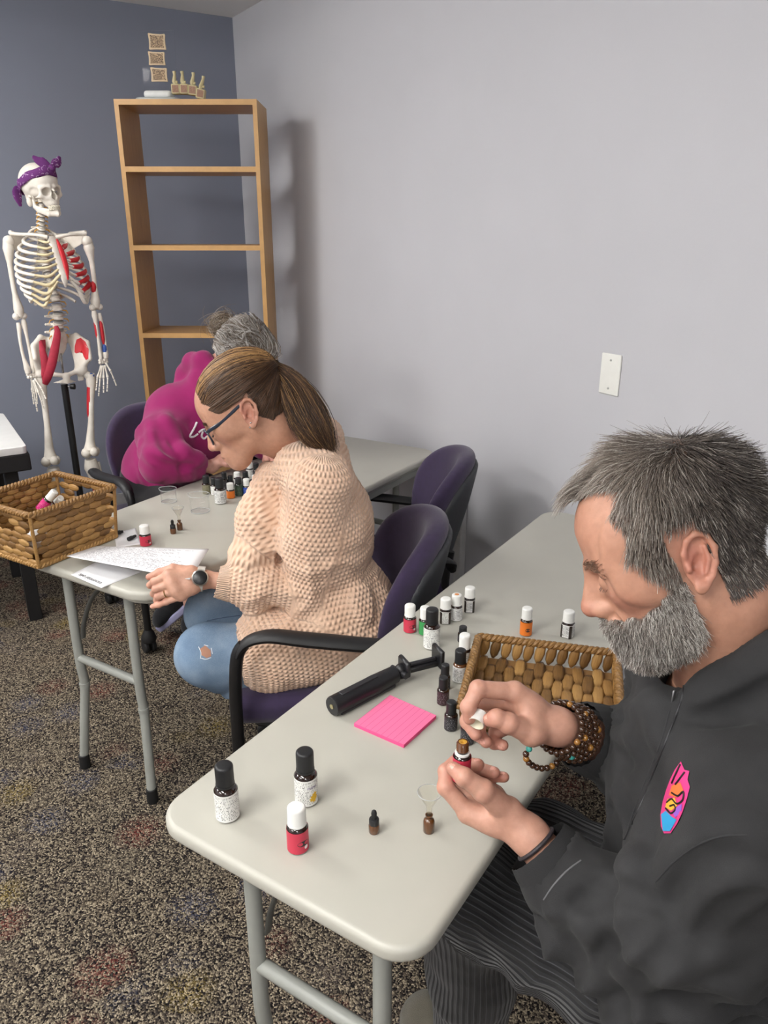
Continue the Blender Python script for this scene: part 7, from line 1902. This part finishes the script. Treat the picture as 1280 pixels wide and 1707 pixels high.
for i in range(4):
    j = (i+1) % 4; a, b, c, d = Bq[i], Bq[j], Tq[j], Tq[i]
    weave(b1, a, b-a, d-a, 7 if i % 2 == 0 else 6, 8, .009, hole if i in (1, 3) else None)
weave(b1, Bq[0], Bq[1]-Bq[0], Bq[3]-Bq[0], 5, 5, .006)
rope([p+np.array([0, 0, .004]) for p in Tq], .0075, .022).build('rim', M_WICK, b1); rope([p+np.array([0, 0, .002]) for p in Bq], .0065, .022).build('base_rope', M_WICK, b1)
for p, q in zip(Bq, Tq): MB().tube([p, (p+q)/2, q], [.0045, .005, .0045], 8).build('corner_post', M_WICK, b1)
# things in the basket
def lying_bottle(a, b, r, lab, label, cap='white'):
    a, b = np.array(a, float), np.array(b, float); d = (b-a)/np.linalg.norm(b-a); h = np.linalg.norm(b-a); t = bottle(0, 0, 0, 0, 0, cap, lab, label, pos=a, h=h, rr=r, name='oil_bottle', group='bottles in the tall basket', yaw=0)
    x = np.cross(d, CF); x /= np.linalg.norm(x); y = np.cross(d, x); y2 = -CF-d*(-CF@d); y2 /= np.linalg.norm(y2); x2 = np.cross(y2, d)      # +x of the bottle looks at the camera
    t.matrix_world = Matrix(((y2[0], np.cross(d, y2)[0], d[0], a[0]), (y2[1], np.cross(d, y2)[1], d[1], a[1]), (y2[2], np.cross(d, y2)[2], d[2], a[2]), (0, 0, 0, 1))); return t
bz = lambda x, y, dz: od(x, y, depth_of(oz(x, y, T2Z+dz)))
lying_bottle(bz(66, 850, .075), bz(92, 819, .13), .0135, L_PINK, 'pink-labelled bottle with white cap leaning inside the tall basket')
lying_bottle(bz(84, 846, .065), bz(102, 830, .105), .0115, L_WHITE, 'pale bottle with white cap behind the pink-labelled one in the basket')
s = SDF((-.06, -.06, -.01), (.06, .06, .09), .004); s.ell((0, 0, .035), (.045, .035, .032), k=.01); s.ell((.012, .012, .06), (.02, .022, .018), k=.015); s.warp(lambda P: .006*vnoise(P, 60, 3)+.004*vnoise(P, 120, 5)); V, Q = s.net()
me = new_mesh('tissue', V, Q); me.materials.append(M_PAP); tag(link_mesh('tissue', me, None, None, tuple(Nc+bu*.05+bv*.07+np.array([0, 0, T2Z+.008]))), 'crumpled white tissue inside the tall basket', 'tissue')
# shallow tray on the near table
tu = np.array([.697, -.717, 0]); tv = np.array([-.717, -.697, 0]); FL = oz(798, 1058, Z1+.05); FL[2] = 0; TLU, TLV, TH = .262, .245, .046
t0 = FL+tu*TLU/2+tv*TLV/2+np.array([0, 0, Z1]); tr = thing('wicker_tray', 'shallow rectangular wicker tray lying empty at the table edge by the bearded man', 'tray', tuple(t0))
tq = lambda s, z: [FL-tu*s-tv*s+np.array([0, 0, z]), FL+tu*(TLU+s)-tv*s+np.array([0, 0, z]), FL+tu*(TLU+s)+tv*(TLV+s)+np.array([0, 0, z]), FL-tu*s+tv*(TLV+s)+np.array([0, 0, z])]
Bq = [p-t0 for p in tq(-.004, Z1+.008)]; Tq = [p-t0 for p in tq(.0, Z1+TH)]
weave(tr, Bq[0], Bq[3]-Bq[0], Bq[1]-Bq[0], 4, 14, .008, None, 'wicker_strand', (1.04, 1.2), (.5, .95, 1., .95, .5))
for i in range(4):
    j = (i+1) % 4; a, b, c, d = Bq[i], Bq[j], Tq[j], Tq[i]; nn = 12
    for k in range(nn):                                     # slanting wrap strands of the low wall
        u = (k+.5)/nn; p = (a+(b-a)*u)*.5+(d+(c-d)*u)*.5; wd = (d-a)+(b-a)/nn*.55; L = np.linalg.norm(wd); un = wd/L; N = np.cross(b-a, d-a); N /= np.linalg.norm(N); vv = np.cross(N, un)
        o = link_mesh('wrap_strand', wick_mesh(.046, .020, .009), None, tr); o.matrix_local = Matrix(((un[0], vv[0], N[0], p[0]), (un[1], vv[1], N[1], p[1]), (un[2], vv[2], N[2], p[2]), (0, 0, 0, 1)))
rope(Tq, .0065, .020).build('rim', M_WICK, tr)
mb = MB(); c = sum(Bq)/4; mb.prism([tuple(p[:2]) for p in Bq][::-1], .0005, .0035); mb.build('base', M_WDARK, tr)

# ================================================================== WHITE-TOPPED BLACK TABLE BY THE DARK WALL
M_WTOP = mat('white_laminate', S(224, 224, 222), .45, var=.02); M_KBLK = mat('black_painted_wood', S(22, 22, 24), .5, var=.1)
t = thing('side_table', 'black wooden table with a white top behind the tall basket', 'table', (-.30, 3.47, 0))
MB().prism(rrect(1.30, .66, .02, 3), .728, .757, .003).build('tabletop', M_WTOP, t)
MB().box((0, 0, .695), (1.31, .67, .066), None, .004).build('apron', M_KBLK, t)
for sx in (-1, 1):
    for sy in (-1, 1): MB().box((sx*.585, sy*.25, .331), (.05, .05, .662), None, .003).build('leg', M_KBLK, t)
c = np.array([.03, 3.62, .757]); k = thing('document_case', 'black sloped case lying on the white-topped table', 'case', tuple(c), .1)
MB().add([(-.2, -.13, 0), (.2, -.13, 0), (.2, .13, 0), (-.2, .13, 0), (-.2, -.10, .05), (.17, -.10, .012), (.17, .12, .012), (-.2, .12, .05)], [(3, 2, 1, 0), (4, 5, 6, 7), (0, 1, 5, 4), (1, 2, 6, 5), (2, 3, 7, 6), (3, 0, 4, 7)]).build('shell', M_KBLK, k, smooth=False)
